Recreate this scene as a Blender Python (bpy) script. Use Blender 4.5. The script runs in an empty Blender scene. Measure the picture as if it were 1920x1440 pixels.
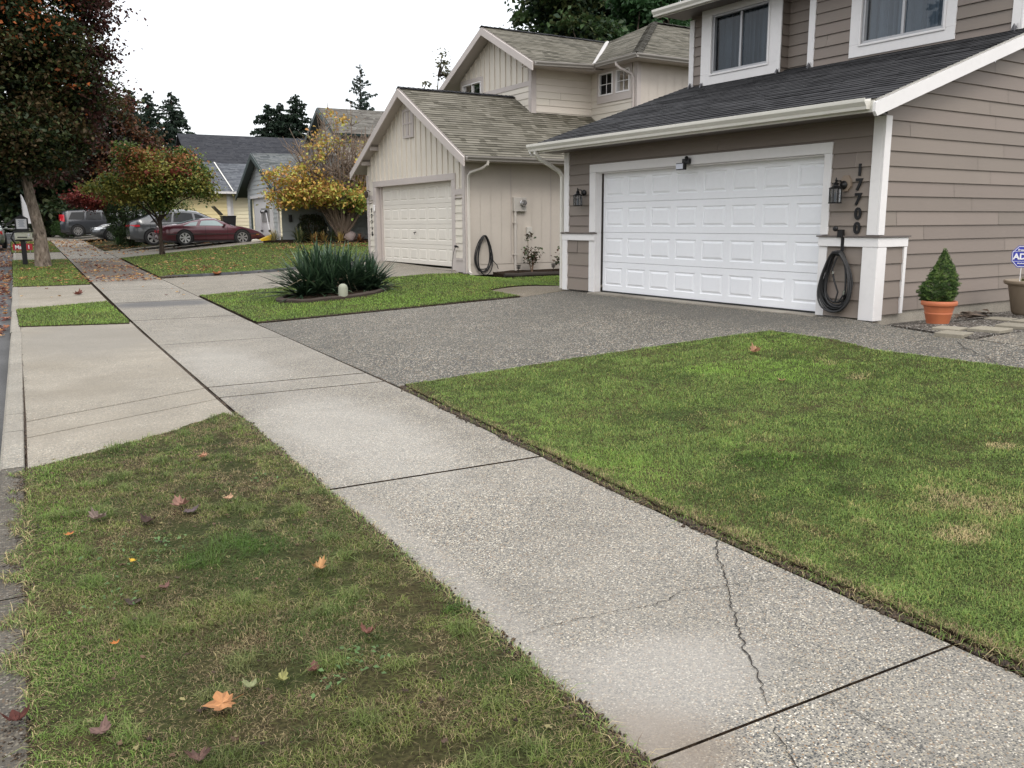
import bpy, bmesh, math, random
import numpy as np
from mathutils import Vector, Matrix
from mathutils.geometry import delaunay_2d_cdt
R = math.radians
rnd = random.Random(7)
SC = bpy.context.scene
COL = SC.collection

# ------------------------------------------------------------------ camera, sky, sun, exposure
CAMH = 1.66935
cam = bpy.data.cameras.new("camera")
cam.sensor_fit = 'HORIZONTAL'; cam.sensor_width = 36.0
cam.lens = 1612.85 / 1920 * 36
cam.clip_start = 0.05; cam.clip_end = 3000
camo = bpy.data.objects.new("camera", cam); COL.objects.link(camo)
_yaw, _pit, _rol = R(29.2877), R(10.62), R(-.28757)
_f = Vector((math.sin(_yaw)*math.cos(_pit), math.cos(_yaw)*math.cos(_pit), -math.sin(_pit)))
_r = Vector((math.cos(_yaw), -math.sin(_yaw), 0)); _u = _r.cross(_f)
_r2 = _r*math.cos(_rol) + _u*math.sin(_rol); _u2 = -_r*math.sin(_rol) + _u*math.cos(_rol)
M = Matrix((_r2, _u2, -_f)).transposed().to_4x4(); M.translation = (0, 0, CAMH)
camo.matrix_world = M
SC.camera = camo

world = bpy.data.worlds.new("World"); SC.world = world; world.use_nodes = True
wn = world.node_tree.nodes; wl = world.node_tree.links; wn.clear()
SUN_EL, SUN_AZ = 50, 195          # soft sun behind the cloud, behind the camera to the right
sky = wn.new('ShaderNodeTexSky'); sky.sky_type = 'NISHITA'; sky.sun_disc = False
sky.sun_elevation = R(SUN_EL); sky.sun_rotation = R(SUN_AZ); sky.dust_density = 4
bg1 = wn.new('ShaderNodeBackground'); bg1.inputs[1].default_value = .05
wl.new(sky.outputs[0], bg1.inputs[0])
tcw = wn.new('ShaderNodeTexCoord')
nz = wn.new('ShaderNodeTexNoise'); nz.inputs['Scale'].default_value = 1.3; nz.inputs['Detail'].default_value = 4
wl.new(tcw.outputs['Generated'], nz.inputs['Vector'])
cr = wn.new('ShaderNodeValToRGB')
cr.color_ramp.elements[0].position = .3; cr.color_ramp.elements[0].color = (.86, .87, .89, 1)
cr.color_ramp.elements[1].position = .7; cr.color_ramp.elements[1].color = (1, 1, 1, 1)
wl.new(nz.outputs[0], cr.inputs[0])
bg2 = wn.new('ShaderNodeBackground'); bg2.inputs[1].default_value = .92
spw = wn.new('ShaderNodeSeparateXYZ'); wl.new(tcw.outputs['Generated'], spw.inputs[0])      # overcast sky: brighter towards the zenith
mrw = wn.new('ShaderNodeMapRange'); wl.new(spw.outputs[2], mrw.inputs[0]); mrw.inputs[1].default_value = .05; mrw.inputs[2].default_value = .95; mrw.inputs[3].default_value = 1.0; mrw.inputs[4].default_value = 1.9
wl.new(mrw.outputs[0], bg2.inputs[1])
wl.new(cr.outputs[0], bg2.inputs[0])
add = wn.new('ShaderNodeAddShader'); wo = wn.new('ShaderNodeOutputWorld')
wl.new(bg1.outputs[0], add.inputs[0]); wl.new(bg2.outputs[0], add.inputs[1]); wl.new(add.outputs[0], wo.inputs[0])

sd = bpy.data.lights.new("sun", 'SUN'); sd.energy = 1.0; sd.angle = R(20); sd.color = (1, .97, .92)
so = bpy.data.objects.new("sun", sd); COL.objects.link(so)
_az = R(SUN_AZ); _el = R(SUN_EL)
sdir = Vector((math.sin(_az)*math.cos(_el), math.cos(_az)*math.cos(_el), math.sin(_el)))
so.rotation_euler = sdir.to_track_quat('Z', 'Y').to_euler()
so.location = (0, -10, 20)
SC.view_settings.view_transform = 'Standard'; SC.view_settings.look = 'None'
SC.view_settings.exposure = 0.13; SC.view_settings.gamma = 1
SC.cycles.max_bounces = 6; SC.cycles.transparent_max_bounces = 12
SC.cycles.caustics_reflective = False; SC.cycles.caustics_refractive = False

# ------------------------------------------------------------------ helpers
ORG = {}
def tag(o, label=None, cat=None, group=None, kind=None):
    if label: o['label'] = label
    if cat: o['category'] = cat
    if group: o['group'] = group
    if kind: o['kind'] = kind
    return o
def root(name, loc, label, cat, group=None):
    o = bpy.data.objects.new(name, None); COL.objects.link(o); o.location = loc
    o.empty_display_size = .2
    ORG[o.name] = Vector(loc)
    return tag(o, label, cat, group)
def link(name, me, mat, parent=None, loc=None):
    o = bpy.data.objects.new(name, me); COL.objects.link(o)
    if mat is not None:
        for m in (mat if isinstance(mat, (list, tuple)) else [mat]): me.materials.append(m)
    if parent is not None:
        o.parent = parent; ORG[o.name] = ORG[parent.name]
    else:
        ORG[o.name] = Vector(loc) if loc is not None else Vector((0, 0, 0))
        if loc is not None: o.location = loc
    return o
class MB:
    def __init__(s): s.v = []; s.f = []; s.uv = []; s.m = []; s.c = []; s.mi = 0; s.cc = None; s.any = False
    def face(s, pts, uv=None):
        n = len(s.v); s.v += [tuple(p) for p in pts]; s.f.append(tuple(range(n, n+len(pts))))
        s.uv += list(uv) if uv else [(0, 0)]*len(pts); s.m.append(s.mi)
        s.c += [s.cc or (1, 1, 1)]*len(pts)
    def grid(s, rows, close=False):
        n = len(s.v); k = len(rows[0])
        for r in rows:
            s.v += [tuple(p) for p in r]
            s.c += [s.cc or (1, 1, 1)]*k
        for i in range(len(rows)-1):
            for j in range(k if close else k-1):
                a = n+i*k+j; b = n+i*k+(j+1) % k
                s.f.append((a, b, b+k, a+k)); s.uv += [(0, 0)]*4; s.m.append(s.mi)
    def ngon(s, idx): s.f.append(tuple(idx)); s.uv += [(0, 0)]*len(idx); s.m.append(s.mi)
    def box(s, lo, hi, W=None):
        W = W or (lambda a, b, c: (a, b, c))
        (x0, y0, z0), (x1, y1, z1) = lo, hi
        p = [W(x, y, z) for z in (z0, z1) for x, y in ((x0, y0), (x1, y0), (x1, y1), (x0, y1))]
        n = len(s.v); s.v += [tuple(q) for q in p]
        s.c += [s.cc or (1, 1, 1)]*8
        for q in ((0, 1, 2, 3), (4, 5, 6, 7), (0, 1, 5, 4), (1, 2, 6, 5), (2, 3, 7, 6), (3, 0, 4, 7)):
            s.f.append(tuple(n+i for i in q)); s.uv += [(0, 0)]*4; s.m.append(s.mi)
    def prism(s, poly, W, c0, c1):
        a = [W(p[0], p[1], c0) for p in poly]; b = [W(p[0], p[1], c1) for p in poly]
        s.face(a, poly); s.face(b, poly)
        k = len(poly)
        for i in range(k):
            j = (i+1) % k; s.face([a[i], a[j], b[j], b[i]])
    def tube(s, path, r, n=8, cap=True):
        path = [Vector(p) for p in path]; rows = []
        t0 = (path[1]-path[0]).normalized(); x = t0.orthogonal().normalized()
        for i, p in enumerate(path):
            t = (path[min(i+1, len(path)-1)]-path[max(i-1, 0)]).normalized()
            x = (x - t*x.dot(t)).normalized(); y = t.cross(x)
            rr = r[i] if isinstance(r, (list, tuple)) else r
            rows.append([p + (x*math.cos(a)+y*math.sin(a))*rr for a in [2*math.pi*k/n for k in range(n)]])
        b = len(s.v); s.grid(rows, True)
        if cap:
            s.ngon(range(b, b+n)); e = b+n*(len(rows)-1); s.ngon(range(e, e+n))
    def sweep(s, path, prof, up, close=True):   # prof in (side, up) coordinates
        path = [Vector(p) for p in path]; up = Vector(up); rows = []
        for i, p in enumerate(path):
            t = (path[min(i+1, len(path)-1)]-path[max(i-1, 0)]).normalized()
            sd_ = t.cross(up)
            if sd_.length < .05: sd_ = t.cross(Vector((1, 0, 0)))
            sd_.normalize(); uu = sd_.cross(t)
            rows.append([p + sd_*a + uu*b for a, b in prof])
        b = len(s.v); s.grid(rows, close); k = len(prof)
        s.ngon(range(b, b+k)); e = b+k*(len(rows)-1); s.ngon(range(e, e+k))
    def lathe(s, prof, c, n=24, capb=True, capt=True):
        rows = [[(c[0]+r*math.cos(a), c[1]+r*math.sin(a), c[2]+z) for a in [2*math.pi*k/n for k in range(n)]] for r, z in prof]
        b = len(s.v); s.grid(rows, True)
        if capb: s.ngon(range(b, b+n))
        if capt: e = b+n*(len(rows)-1); s.ngon(range(e, e+n))
    def ball(s, c, r, n=10, m=7, jit=0, rn=rnd):
        rows = []
        for i in range(m+1):
            th = math.pi*i/m; row = []
            for k in range(n):
                ph = 2*math.pi*k/n; q = 1+rn.uniform(-jit, jit)
                row.append((c[0]+r[0]*q*math.sin(th)*math.cos(ph), c[1]+r[1]*q*math.sin(th)*math.sin(ph), c[2]+r[2]*q*math.cos(th)))
            rows.append(row)
        s.grid(rows, True)
    def build_each(s, name, mat, parent=None, per=6, bevel=0):     # one object per box
        for i in range(0, len(s.f), per):
            q = MB(); fs = s.f[i:i+per]; idx = sorted({k for f in fs for k in f}); mp_ = {k: j for j, k in enumerate(idx)}
            q.v = [s.v[k] for k in idx]; q.c = [s.c[k] for k in idx]; q.f = [tuple(mp_[k] for k in f) for f in fs]; q.uv = [(0, 0)]*sum(len(f) for f in fs); q.m = s.m[i:i+per]
            q.build(name, mat, parent, bevel=bevel)
    def build(s, name, mat, parent=None, loc=None, smooth=None, bevel=0):
        o_ = ORG[parent.name] if parent is not None else (Vector(loc) if loc is not None else Vector((0, 0, 0)))
        me = bpy.data.meshes.new(name)
        me.from_pydata([(a-o_[0], b-o_[1], c-o_[2]) for a, b, c in s.v], [], s.f)
        uvl = me.uv_layers.new(name="UVMap"); flat = [t for p in s.uv for t in p[:2]]
        uvl.data.foreach_set('uv', flat)
        me.polygons.foreach_set('material_index', s.m)
        if len(s.c) == len(s.v):
            ca = me.color_attributes.new("Col", 'FLOAT_COLOR', 'POINT')
            ca.data.foreach_set('color', [t for p in s.c for t in (p[0], p[1], p[2], 1)])
        bm = bmesh.new(); bm.from_mesh(me); bmesh.ops.recalc_face_normals(bm, faces=bm.faces); bm.to_mesh(me); bm.free()
        if smooth is not None:
            me.polygons.foreach_set('use_smooth', [True]*len(me.polygons)); me.set_sharp_from_angle(angle=R(smooth))
        o = link(name, me, mat, parent, loc)
        if bevel:
            bv = o.modifiers.new("bevel", 'BEVEL'); bv.width = bevel; bv.segments = 1; bv.limit_method = 'ANGLE'; bv.angle_limit = R(40)
        return o
def npmesh(name, V, F, C, mat, parent=None, loc=None, smooth=False):
    o_ = np.array(ORG[parent.name] if parent is not None else (loc if loc is not None else (0, 0, 0)), float)
    V = (V-o_).astype(np.float32); me = bpy.data.meshes.new(name)
    me.vertices.add(len(V)); me.vertices.foreach_set('co', V.ravel())
    k = F.shape[1]; me.loops.add(F.size); me.loops.foreach_set('vertex_index', F.ravel().astype(np.int32))
    me.polygons.add(len(F)); me.polygons.foreach_set('loop_start', np.arange(0, F.size, k, dtype=np.int32))
    if smooth: me.polygons.foreach_set('use_smooth', np.ones(len(F), bool))
    me.update(calc_edges=True)
    if C is not None:
        ca = me.color_attributes.new("Col", 'FLOAT_COLOR', 'POINT')
        ca.data.foreach_set('color', np.concatenate([C, np.ones((len(C), 1))], 1).astype(np.float32).ravel())
    return link(name, me, mat, parent, loc)

def clampf(a, lo, hi): return max(lo, min(hi, a))
def zs(y): return .0133*clampf(y-15, 0, 15)+.016*clampf(y-30, 0, 40)
def zt(x, y): return zs(y)+(.41+.17*clampf((y-27)/11, 0, 1))*clampf((x-3.4)/6, 0, 1)-.13*clampf((x-8.6)/1.6, 0, 1)*clampf((y-14.8)/1, 0, 1)*clampf((19.9-y)/.6, 0, 1)
def zt_np(x, y):
    z_ = .0133*np.clip(y-15, 0, 15)+.016*np.clip(y-30, 0, 40)
    return z_+(.41+.17*np.clip((y-27)/11, 0, 1))*np.clip((x-3.4)/6, 0, 1)-.13*np.clip((x-8.6)/1.6, 0, 1)*np.clip((y-14.8)/1, 0, 1)*np.clip((19.9-y)/.6, 0, 1)
def vnoise(x, y, sc, seed=0):
    x = np.asarray(x, float)*sc; y = np.asarray(y, float)*sc
    xi = np.floor(x).astype(np.int64); yi = np.floor(y).astype(np.int64); fx = x-xi; fy = y-yi
    fx = fx*fx*(3-2*fx); fy = fy*fy*(3-2*fy)
    def h(a, b):
        n = (a*374761393+b*668265263+seed*974634777) & 0xffffffff
        n = ((n ^ (n >> 13))*1274126177) & 0xffffffff
        return ((n ^ (n >> 16)) & 0xffff)/65535.
    return (h(xi, yi)*(1-fx)+h(xi+1, yi)*fx)*(1-fy)+(h(xi, yi+1)*(1-fx)+h(xi+1, yi+1)*fx)*fy

# ------------------------------------------------------------------ materials
class NT:
    def __init__(s, name):
        s.mat = bpy.data.materials.new(name); s.mat.use_nodes = True
        s.n = s.mat.node_tree.nodes; s.l = s.mat.node_tree.links
        s.p = s.n['Principled BSDF']; s._pos = None
    def new(s, t, **kw):
        n = s.n.new(t)
        for k, v in kw.items(): setattr(n, k, v)
        return n
    def put(s, sock, v):
        if isinstance(v, bpy.types.NodeSocket): s.l.new(v, sock)
        elif isinstance(v, (int, float)): sock.default_value = v
        else: sock.default_value = tuple(v)+((1,) if len(v) == 3 and len(sock.default_value) == 4 else ())
    def pos(s):
        if not s._pos: s._pos = s.new('ShaderNodeNewGeometry').outputs['Position']
        return s._pos
    def uv(s): return s.new('ShaderNodeUVMap').outputs[0]
    def obj(s): return s.new('ShaderNodeTexCoord').outputs['Object']
    def attr(s, name='Col'): return s.new('ShaderNodeAttribute', attribute_name=name).outputs['Color']
    def scale(s, v, sc):
        m = s.new('ShaderNodeMapping'); s.l.new(v, m.inputs[0]); m.inputs['Scale'].default_value = sc; return m.outputs[0]
    def noise(s, sc, det=4, v=None, rough=.5, out=0):
        n = s.new('ShaderNodeTexNoise'); s.l.new(v or s.pos(), n.inputs['Vector'])
        n.inputs['Scale'].default_value = sc; n.inputs['Detail'].default_value = det; n.inputs['Roughness'].default_value = rough
        return n.outputs[out]
    def voro(s, sc, v=None, out='Distance', feature='F1'):
        n = s.new('ShaderNodeTexVoronoi', feature=feature); s.l.new(v or s.pos(), n.inputs['Vector']); n.inputs['Scale'].default_value = sc
        return n.outputs[out] if out else n
    def ramp(s, fac, stops, interp='LINEAR'):
        n = s.new('ShaderNodeValToRGB'); n.color_ramp.interpolation = interp
        e = n.color_ramp.elements
        while len(e) < len(stops): e.new(.5)
        for i, (p, c) in enumerate(stops):
            e[i].position = p; e[i].color = (c, c, c, 1) if isinstance(c, (int, float)) else tuple(c)+(1,)
        s.l.new(fac, n.inputs[0]); return n.outputs[0]
    def mix(s, fac, a, b, bt='MIX'):
        n = s.new('ShaderNodeMix', data_type='RGBA', blend_type=bt)
        s.put(n.inputs[0], fac); s.put(n.inputs[6], a); s.put(n.inputs[7], b); return n.outputs[2]
    def math(s, op, a, b=0, c=None):
        n = s.new('ShaderNodeMath', operation=op); s.put(n.inputs[0], a); s.put(n.inputs[1], b)
        if c is not None: s.put(n.inputs[2], c)
        return n.outputs[0]
    def bump(s, h, strength=.5, dist=.005, prev=None):
        n = s.new('ShaderNodeBump'); s.put(n.inputs['Height'], h); n.inputs['Strength'].default_value = strength
        n.inputs['Distance'].default_value = dist
        if prev is not None: s.l.new(prev, n.inputs['Normal'])
        return n.outputs[0]
    def out(s, col=None, rough=None, bump=None, spec=None, metal=None):
        if col is not None: s.put(s.p.inputs['Base Color'], col)
        if rough is not None: s.put(s.p.inputs['Roughness'], rough)
        if bump is not None: s.l.new(bump, s.p.inputs['Normal'])
        if spec is not None: s.put(s.p.inputs['Specular IOR Level'], spec)
        if metal is not None: s.put(s.p.inputs['Metallic'], metal)
        return s.mat
def C3(*c): return tuple(c)
def painted(name, col, rough=.55, var=.12, dirt=.15, grain=True):
    t = NT(name); n1 = t.noise(.9, 5); n2 = t.noise(14, 4)
    c = t.mix(t.ramp(n1, [(.35, 0.), (.75, 1.)]), [k*(1-var) for k in col], [min(1, k*(1+var*.5)) for k in col])
    c = t.mix(t.math('MULTIPLY', t.ramp(n2, [(.5, 0.), (.8, 1.)]), dirt), c, [k*.6 for k in col])
    g = t.noise(1, 6, t.scale(t.pos(), (6, 6, 90)), .7) if grain else n2
    return t.out(c, rough, t.bump(g, .25, .003))
def boards(name, col, rough=.6):     # lap siding: each board piece has its own tone in Col.r; dirt gathers low down and in blotches
    t = NT(name); a = t.attr(); g = t.noise(1, 6, t.scale(t.pos(), (5, 5, 80)), .7); n1 = t.noise(1.1, 6)
    c = t.mix(1, col, a, 'MULTIPLY')
    c = t.mix(t.math('MULTIPLY', t.ramp(n1, [(.45, 0.), (.8, 1.)]), .28), c, [k*.7 for k in col])
    c = t.mix(t.math('MULTIPLY', t.ramp(g, [(.5, 0.), (.75, 1.)]), .18), c, [min(1, k*1.25) for k in col])
    return t.out(c, rough, t.bump(g, .3, .003))
def shingle(name, cols, scale=1, tab=.19, row=.143, stain=None, butt=.5):
    t = NT(name); sep = t.new('ShaderNodeSeparateXYZ'); t.l.new(t.uv(), sep.inputs[0])
    r_ = t.math('FLOOR', t.math('DIVIDE', sep.outputs[1], row))
    wn1 = t.new('ShaderNodeTexWhiteNoise', noise_dimensions='1D'); t.put(wn1.inputs['W'], r_)
    u_ = t.math('ADD', t.math('DIVIDE', sep.outputs[0], tab), t.math('MULTIPLY', wn1.outputs[0], 7.3))
    u_ = t.math('ADD', u_, t.math('MULTIPLY', t.math('SINE', t.math('MULTIPLY', u_, 2.3)), .35))
    cmb = t.new('ShaderNodeCombineXYZ'); t.put(cmb.inputs[0], t.math('FLOOR', u_)); t.put(cmb.inputs[1], r_)
    wn2 = t.new('ShaderNodeTexWhiteNoise', noise_dimensions='2D'); t.l.new(cmb.outputs[0], wn2.inputs[0])
    k = len(cols); c = t.ramp(wn2.outputs[0], [(i/(k-1), cols[i]) for i in range(k)])
    gr = t.noise(90, 3); c = t.mix(.55, c, t.ramp(gr, [(.3, .25), (.7, 1.)]), 'MULTIPLY') if False else t.mix(t.math('MULTIPLY', t.ramp(gr, [(.4, 0.), (.7, 1.)]), .35), c, [x*.45 for x in cols[0]])
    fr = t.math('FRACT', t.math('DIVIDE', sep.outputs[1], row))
    sh = t.ramp(fr, [(0, butt), (.16, butt+.1), (.26, 1.), (1, 1.)]); c = t.mix(1, c, sh, 'MULTIPLY')  # shadow line under each course painted in as a darker butt edge
    big = t.ramp(t.noise(.5, 4), [(.3, .9), (.7, 1.05)])
    c = t.mix(1, c, big, 'MULTIPLY')
    if stain: c = t.mix(t.math('MULTIPLY', t.ramp(t.noise(1.3, 5), [(.5, 0.), (.8, 1.)]), .5), c, stain)
    h = t.math('ADD', t.math('MULTIPLY', fr, -.6), t.math('MULTIPLY', wn2.outputs[0], .5))
    return t.out(c, .9, t.bump(h, .8, .012, t.bump(gr, .4, .003)), spec=.2)
def ell_mask(t, cx, cy, rx, ry, soft=.35, wob=.35, nsc=2.5):
    sp = t.new('ShaderNodeSeparateXYZ'); t.l.new(t.pos(), sp.inputs[0])
    a = t.math('DIVIDE', t.math('SUBTRACT', sp.outputs[0], cx), rx); b = t.math('DIVIDE', t.math('SUBTRACT', sp.outputs[1], cy), ry)
    d = t.math('SQRT', t.math('ADD', t.math('MULTIPLY', a, a), t.math('MULTIPLY', b, b)))
    d = t.math('ADD', d, t.math('MULTIPLY', t.math('SUBTRACT', t.noise(nsc, 5), .5), wob*2))
    return t.ramp(d, [(max(0, .5-soft/2), 1.), (.5+soft/2, 0.)]) if False else t.math('SUBTRACT', 1, t.math('SMOOTH_MIN', 1, t.math('MAXIMUM', 0, t.math('DIVIDE', t.math('SUBTRACT', d, 1-soft), soft*2)), .05))
def aggregate(name, matrix, amount, dark=1., blot=None, sc=95, stains=()):
    t = NT(name); v = t.voro(sc, out=None)
    sep = t.new('ShaderNodeSeparateColor'); t.l.new(v.outputs['Color'], sep.inputs[0])
    peb = t.ramp(sep.outputs[0], [(0, (.035, .042, .05)), (.24, (.08, .088, .095)), (.42, (.19, .185, .17)), (.56, (.40, .36, .29)), (.7, (.30, .20, .12)), (.78, (.55, .51, .43)), (.92, (.78, .75, .69))], 'CONSTANT')
    peb = t.mix(1, peb, [dark*1.04, dark, dark*.92], 'MULTIPLY')
    d = v.outputs['Distance']
    msk = t.ramp(d, [(.46, 1.), (.60, 0.)])
    fine = t.noise(260, 2); mt = t.mix(t.ramp(fine, [(.35, 0.), (.65, 1.)]), [k*.72 for k in matrix], [min(1, k*1.18) for k in matrix])
    big = t.noise(.55, 5); amt = t.math('MULTIPLY', t.ramp(big, [(.3, .55), (.6, 1.)]), amount)
    sz = t.math('GREATER_THAN', sep.outputs[1], .10)
    c = t.mix(t.math('MULTIPLY', t.math('MULTIPLY', msk, sz), amt), mt, peb)
    b2 = t.ramp(t.noise(1.7, 5, rough=.6), [(.3, .86), (.7, 1.1)]); c = t.mix(1, c, b2, 'MULTIPLY')
    b3 = t.ramp(t.noise(.23, 3), [(.35, .9), (.65, 1.06)]); c = t.mix(1, c, b3, 'MULTIPLY')
    if blot: c = t.mix(t.math('MULTIPLY', t.ramp(t.noise(.8, 5), [(.48, 0.), (.7, 1.)]), blot[1]), c, blot[0])
    for (cx, cy, rx, ry, sc_, st) in stains: c = t.mix(t.math('MULTIPLY', ell_mask(t, cx, cy, rx, ry), st), c, sc_)
    h = t.math('ADD', t.math('MULTIPLY', t.math('MULTIPLY', msk, amt), .8), t.math('MULTIPLY', fine, .25))
    return t.out(c, .82, t.bump(h, .55, .004), spec=.3)
def flat(name, col, rough=.5, metal=0, spec=.5, coat=0):
    t = NT(name); n = t.noise(9, 4, t.obj())
    c = t.mix(t.math('MULTIPLY', t.ramp(n, [(.4, 0.), (.7, 1.)]), .25), col, [k*.72 for k in col])
    if coat: t.p.inputs['Coat Weight'].default_value = coat; t.p.inputs['Coat Roughness'].default_value = .06
    return t.out(c, rough, None, spec, metal)
def attrmat(name, rough=.6, trans=.0, spec=.3, var=True):
    t = NT(name); c = t.attr(); t.out(c, rough, None, spec)
    if trans:
        tr = t.new('ShaderNodeBsdfTranslucent'); t.l.new(c, tr.inputs[0])
        mx = t.new('ShaderNodeMixShader'); mx.inputs[0].default_value = trans
        o = t.n['Material Output']; t.l.new(t.p.outputs[0], mx.inputs[1]); t.l.new(tr.outputs[0], mx.inputs[2]); t.l.new(mx.outputs[0], o.inputs[0])
    return t.mat
def glass(name, tint=(.75, .8, .85), refl=1.42):
    t = NT(name); t.n.remove(t.p)
    tr = t.new('ShaderNodeBsdfTransparent'); tr.inputs[0].default_value = (*tint, 1)
    gl = t.new('ShaderNodeBsdfGlossy'); gl.inputs['Roughness'].default_value = .015
    fr = t.new('ShaderNodeFresnel'); fr.inputs[0].default_value = refl
    mx = t.new('ShaderNodeMixShader'); t.l.new(fr.outputs[0], mx.inputs[0]); t.l.new(tr.outputs[0], mx.inputs[1]); t.l.new(gl.outputs[0], mx.inputs[2])
    t.l.new(mx.outputs[0], t.n['Material Output'].inputs[0]); return t.mat

m_side1 = boards('taupe_siding', (.215, .178, .150))
m_white = painted('white_trim', (.76, .74, .73), .5, .05, .12)
m_cap = painted('brown_cap', (.12, .10, .09), .5)
m_door1 = painted('white_door', (.85, .86, .885), .38, .035, .09)
m_gutter1 = painted('cream_gutter', (.66, .64, .58), .35, .06, .15, False)
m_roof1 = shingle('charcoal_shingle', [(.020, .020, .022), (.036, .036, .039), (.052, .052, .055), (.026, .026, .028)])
m_side2 = boards('cream_siding', (.64, .59, .51))
m_trim2 = painted('greige_trim', (.50, .45, .42), .55, .06, .12)
m_ply2 = painted('pale_plywood', (.56, .505, .445), .65, .10, .12)
m_door2 = painted('cream_door', (.72, .68, .61), .4, .04, .06)
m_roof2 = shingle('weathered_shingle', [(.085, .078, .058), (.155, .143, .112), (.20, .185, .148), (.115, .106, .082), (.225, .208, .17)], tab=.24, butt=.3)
m_gut2 = painted('grey_gutter', (.28, .26, .235), .45, .1, .3, False)
m_foot = aggregate('foundation_concrete', (.34, .31, .26), .25, blot=((.12, .10, .08), .7))
m_agg_side = aggregate('sidewalk_aggregate', (.25, .232, .20), 1.0, .85, sc=135, stains=((2.45, 19.1, 1.1, .62, (.085, .085, .088), .8), (1.60, 1.98, .26, .26, (.20, .165, .13), .8), (2.4, 31.5, 1.4, 5.2, (.085, .068, .055), .9), (2.2, 6.6, .55, 1.6, (.46, .44, .40), .32), (2.0, 10.6, .5, 1.5, (.44, .42, .38), .28), (1.98, 2.30, .38, .30, (.36, .34, .31), .45), (1.62, 3.6, .12, 1.6, (.30, .28, .25), .35)))
m_agg_drive = aggregate('driveway_aggregate', (.095, .090, .078), 1.0, .70, sc=70, stains=((8.7, 10.5, .5, 3.2, (.09, .085, .075), .5),))
m_apron = aggregate('apron_concrete', (.275, .247, .20), .4, .95, blot=((.20, .175, .135), .7), stains=((.7, 14.2, 1.0, 1.9, (.20, .185, .16), .6),))
m_kerb = aggregate('kerb_concrete', (.28, .26, .22), .5, .85, blot=((.2, .18, .15), .6))
m_agg_far = aggregate('old_driveway', (.22, .20, .165), .7, .8)
m_dark_metal = flat('black_metal', (.012, .012, .013), .4, .3)
m_black = flat('black_rubber', (.018, .018, .019), .55)
m_grass = attrmat('grass_blades', .55, .25, .25)
m_leaf = attrmat('tree_leaves', .55, .3, .3)
m_col = attrmat('tinted', .5)
m_glass = glass('window_glass')
m_steel = flat('steel', (.55, .55, .56), .25, .9)
m_alu = flat('window_aluminium', (.42, .42, .43), .4, .5)
t_ = NT('soil'); _n = t_.noise(35, 6); 
m_soil = t_.out(t_.ramp(_n, [(.3, (.010, .007, .005)), (.55, (.035, .024, .016)), (.75, (.075, .052, .034))]), .95, t_.bump(_n, 1, .02), spec=.1)
t_ = NT('lawn_soil'); _n = t_.noise(55, 5); _b = t_.noise(1.6, 4)
m_lawn = t_.out(t_.mix(t_.ramp(_b, [(.4, 0.), (.65, 1.)]), t_.ramp(_n, [(.3, (.018, .022, .007)), (.7, (.050, .062, .020))]), t_.ramp(_n, [(.3, (.025, .018, .010)), (.7, (.075, .060, .028))])), .95, t_.bump(_n, 1, .02), spec=.1)
t_ = NT('asphalt'); _n = t_.noise(140, 3); _b = t_.noise(.7, 4)
m_asph = t_.out(t_.mix(t_.ramp(_b, [(.35, 0.), (.7, 1.)]), t_.ramp(_n, [(.35, .035), (.7, .10)]), t_.ramp(_n, [(.35, .06), (.7, .15)])), .9, t_.bump(_n, .6, .005))
def bark(name, a, b):
    t = NT(name); v = t.scale(t.obj(), (1, 1, .3)); n = t.noise(9, 6, v, .65); n2 = t.noise(2.2, 3, t.obj())
    return t.out(t.mix(t.ramp(n2, [(.42, 0.), (.58, 1.)]), t.ramp(n, [(.35, a), (.65, b)]), t.ramp(n, [(.35, [k*1.3 for k in b]), (.6, [k*.5 for k in a])])), .9, t.bump(n, 1, .03), spec=.1)
m_bark = bark('maple_bark', (.09, .065, .048), (.30, .25, .20))
m_bark2 = bark('dark_bark', (.028, .021, .017), (.075, .058, .045))

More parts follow.
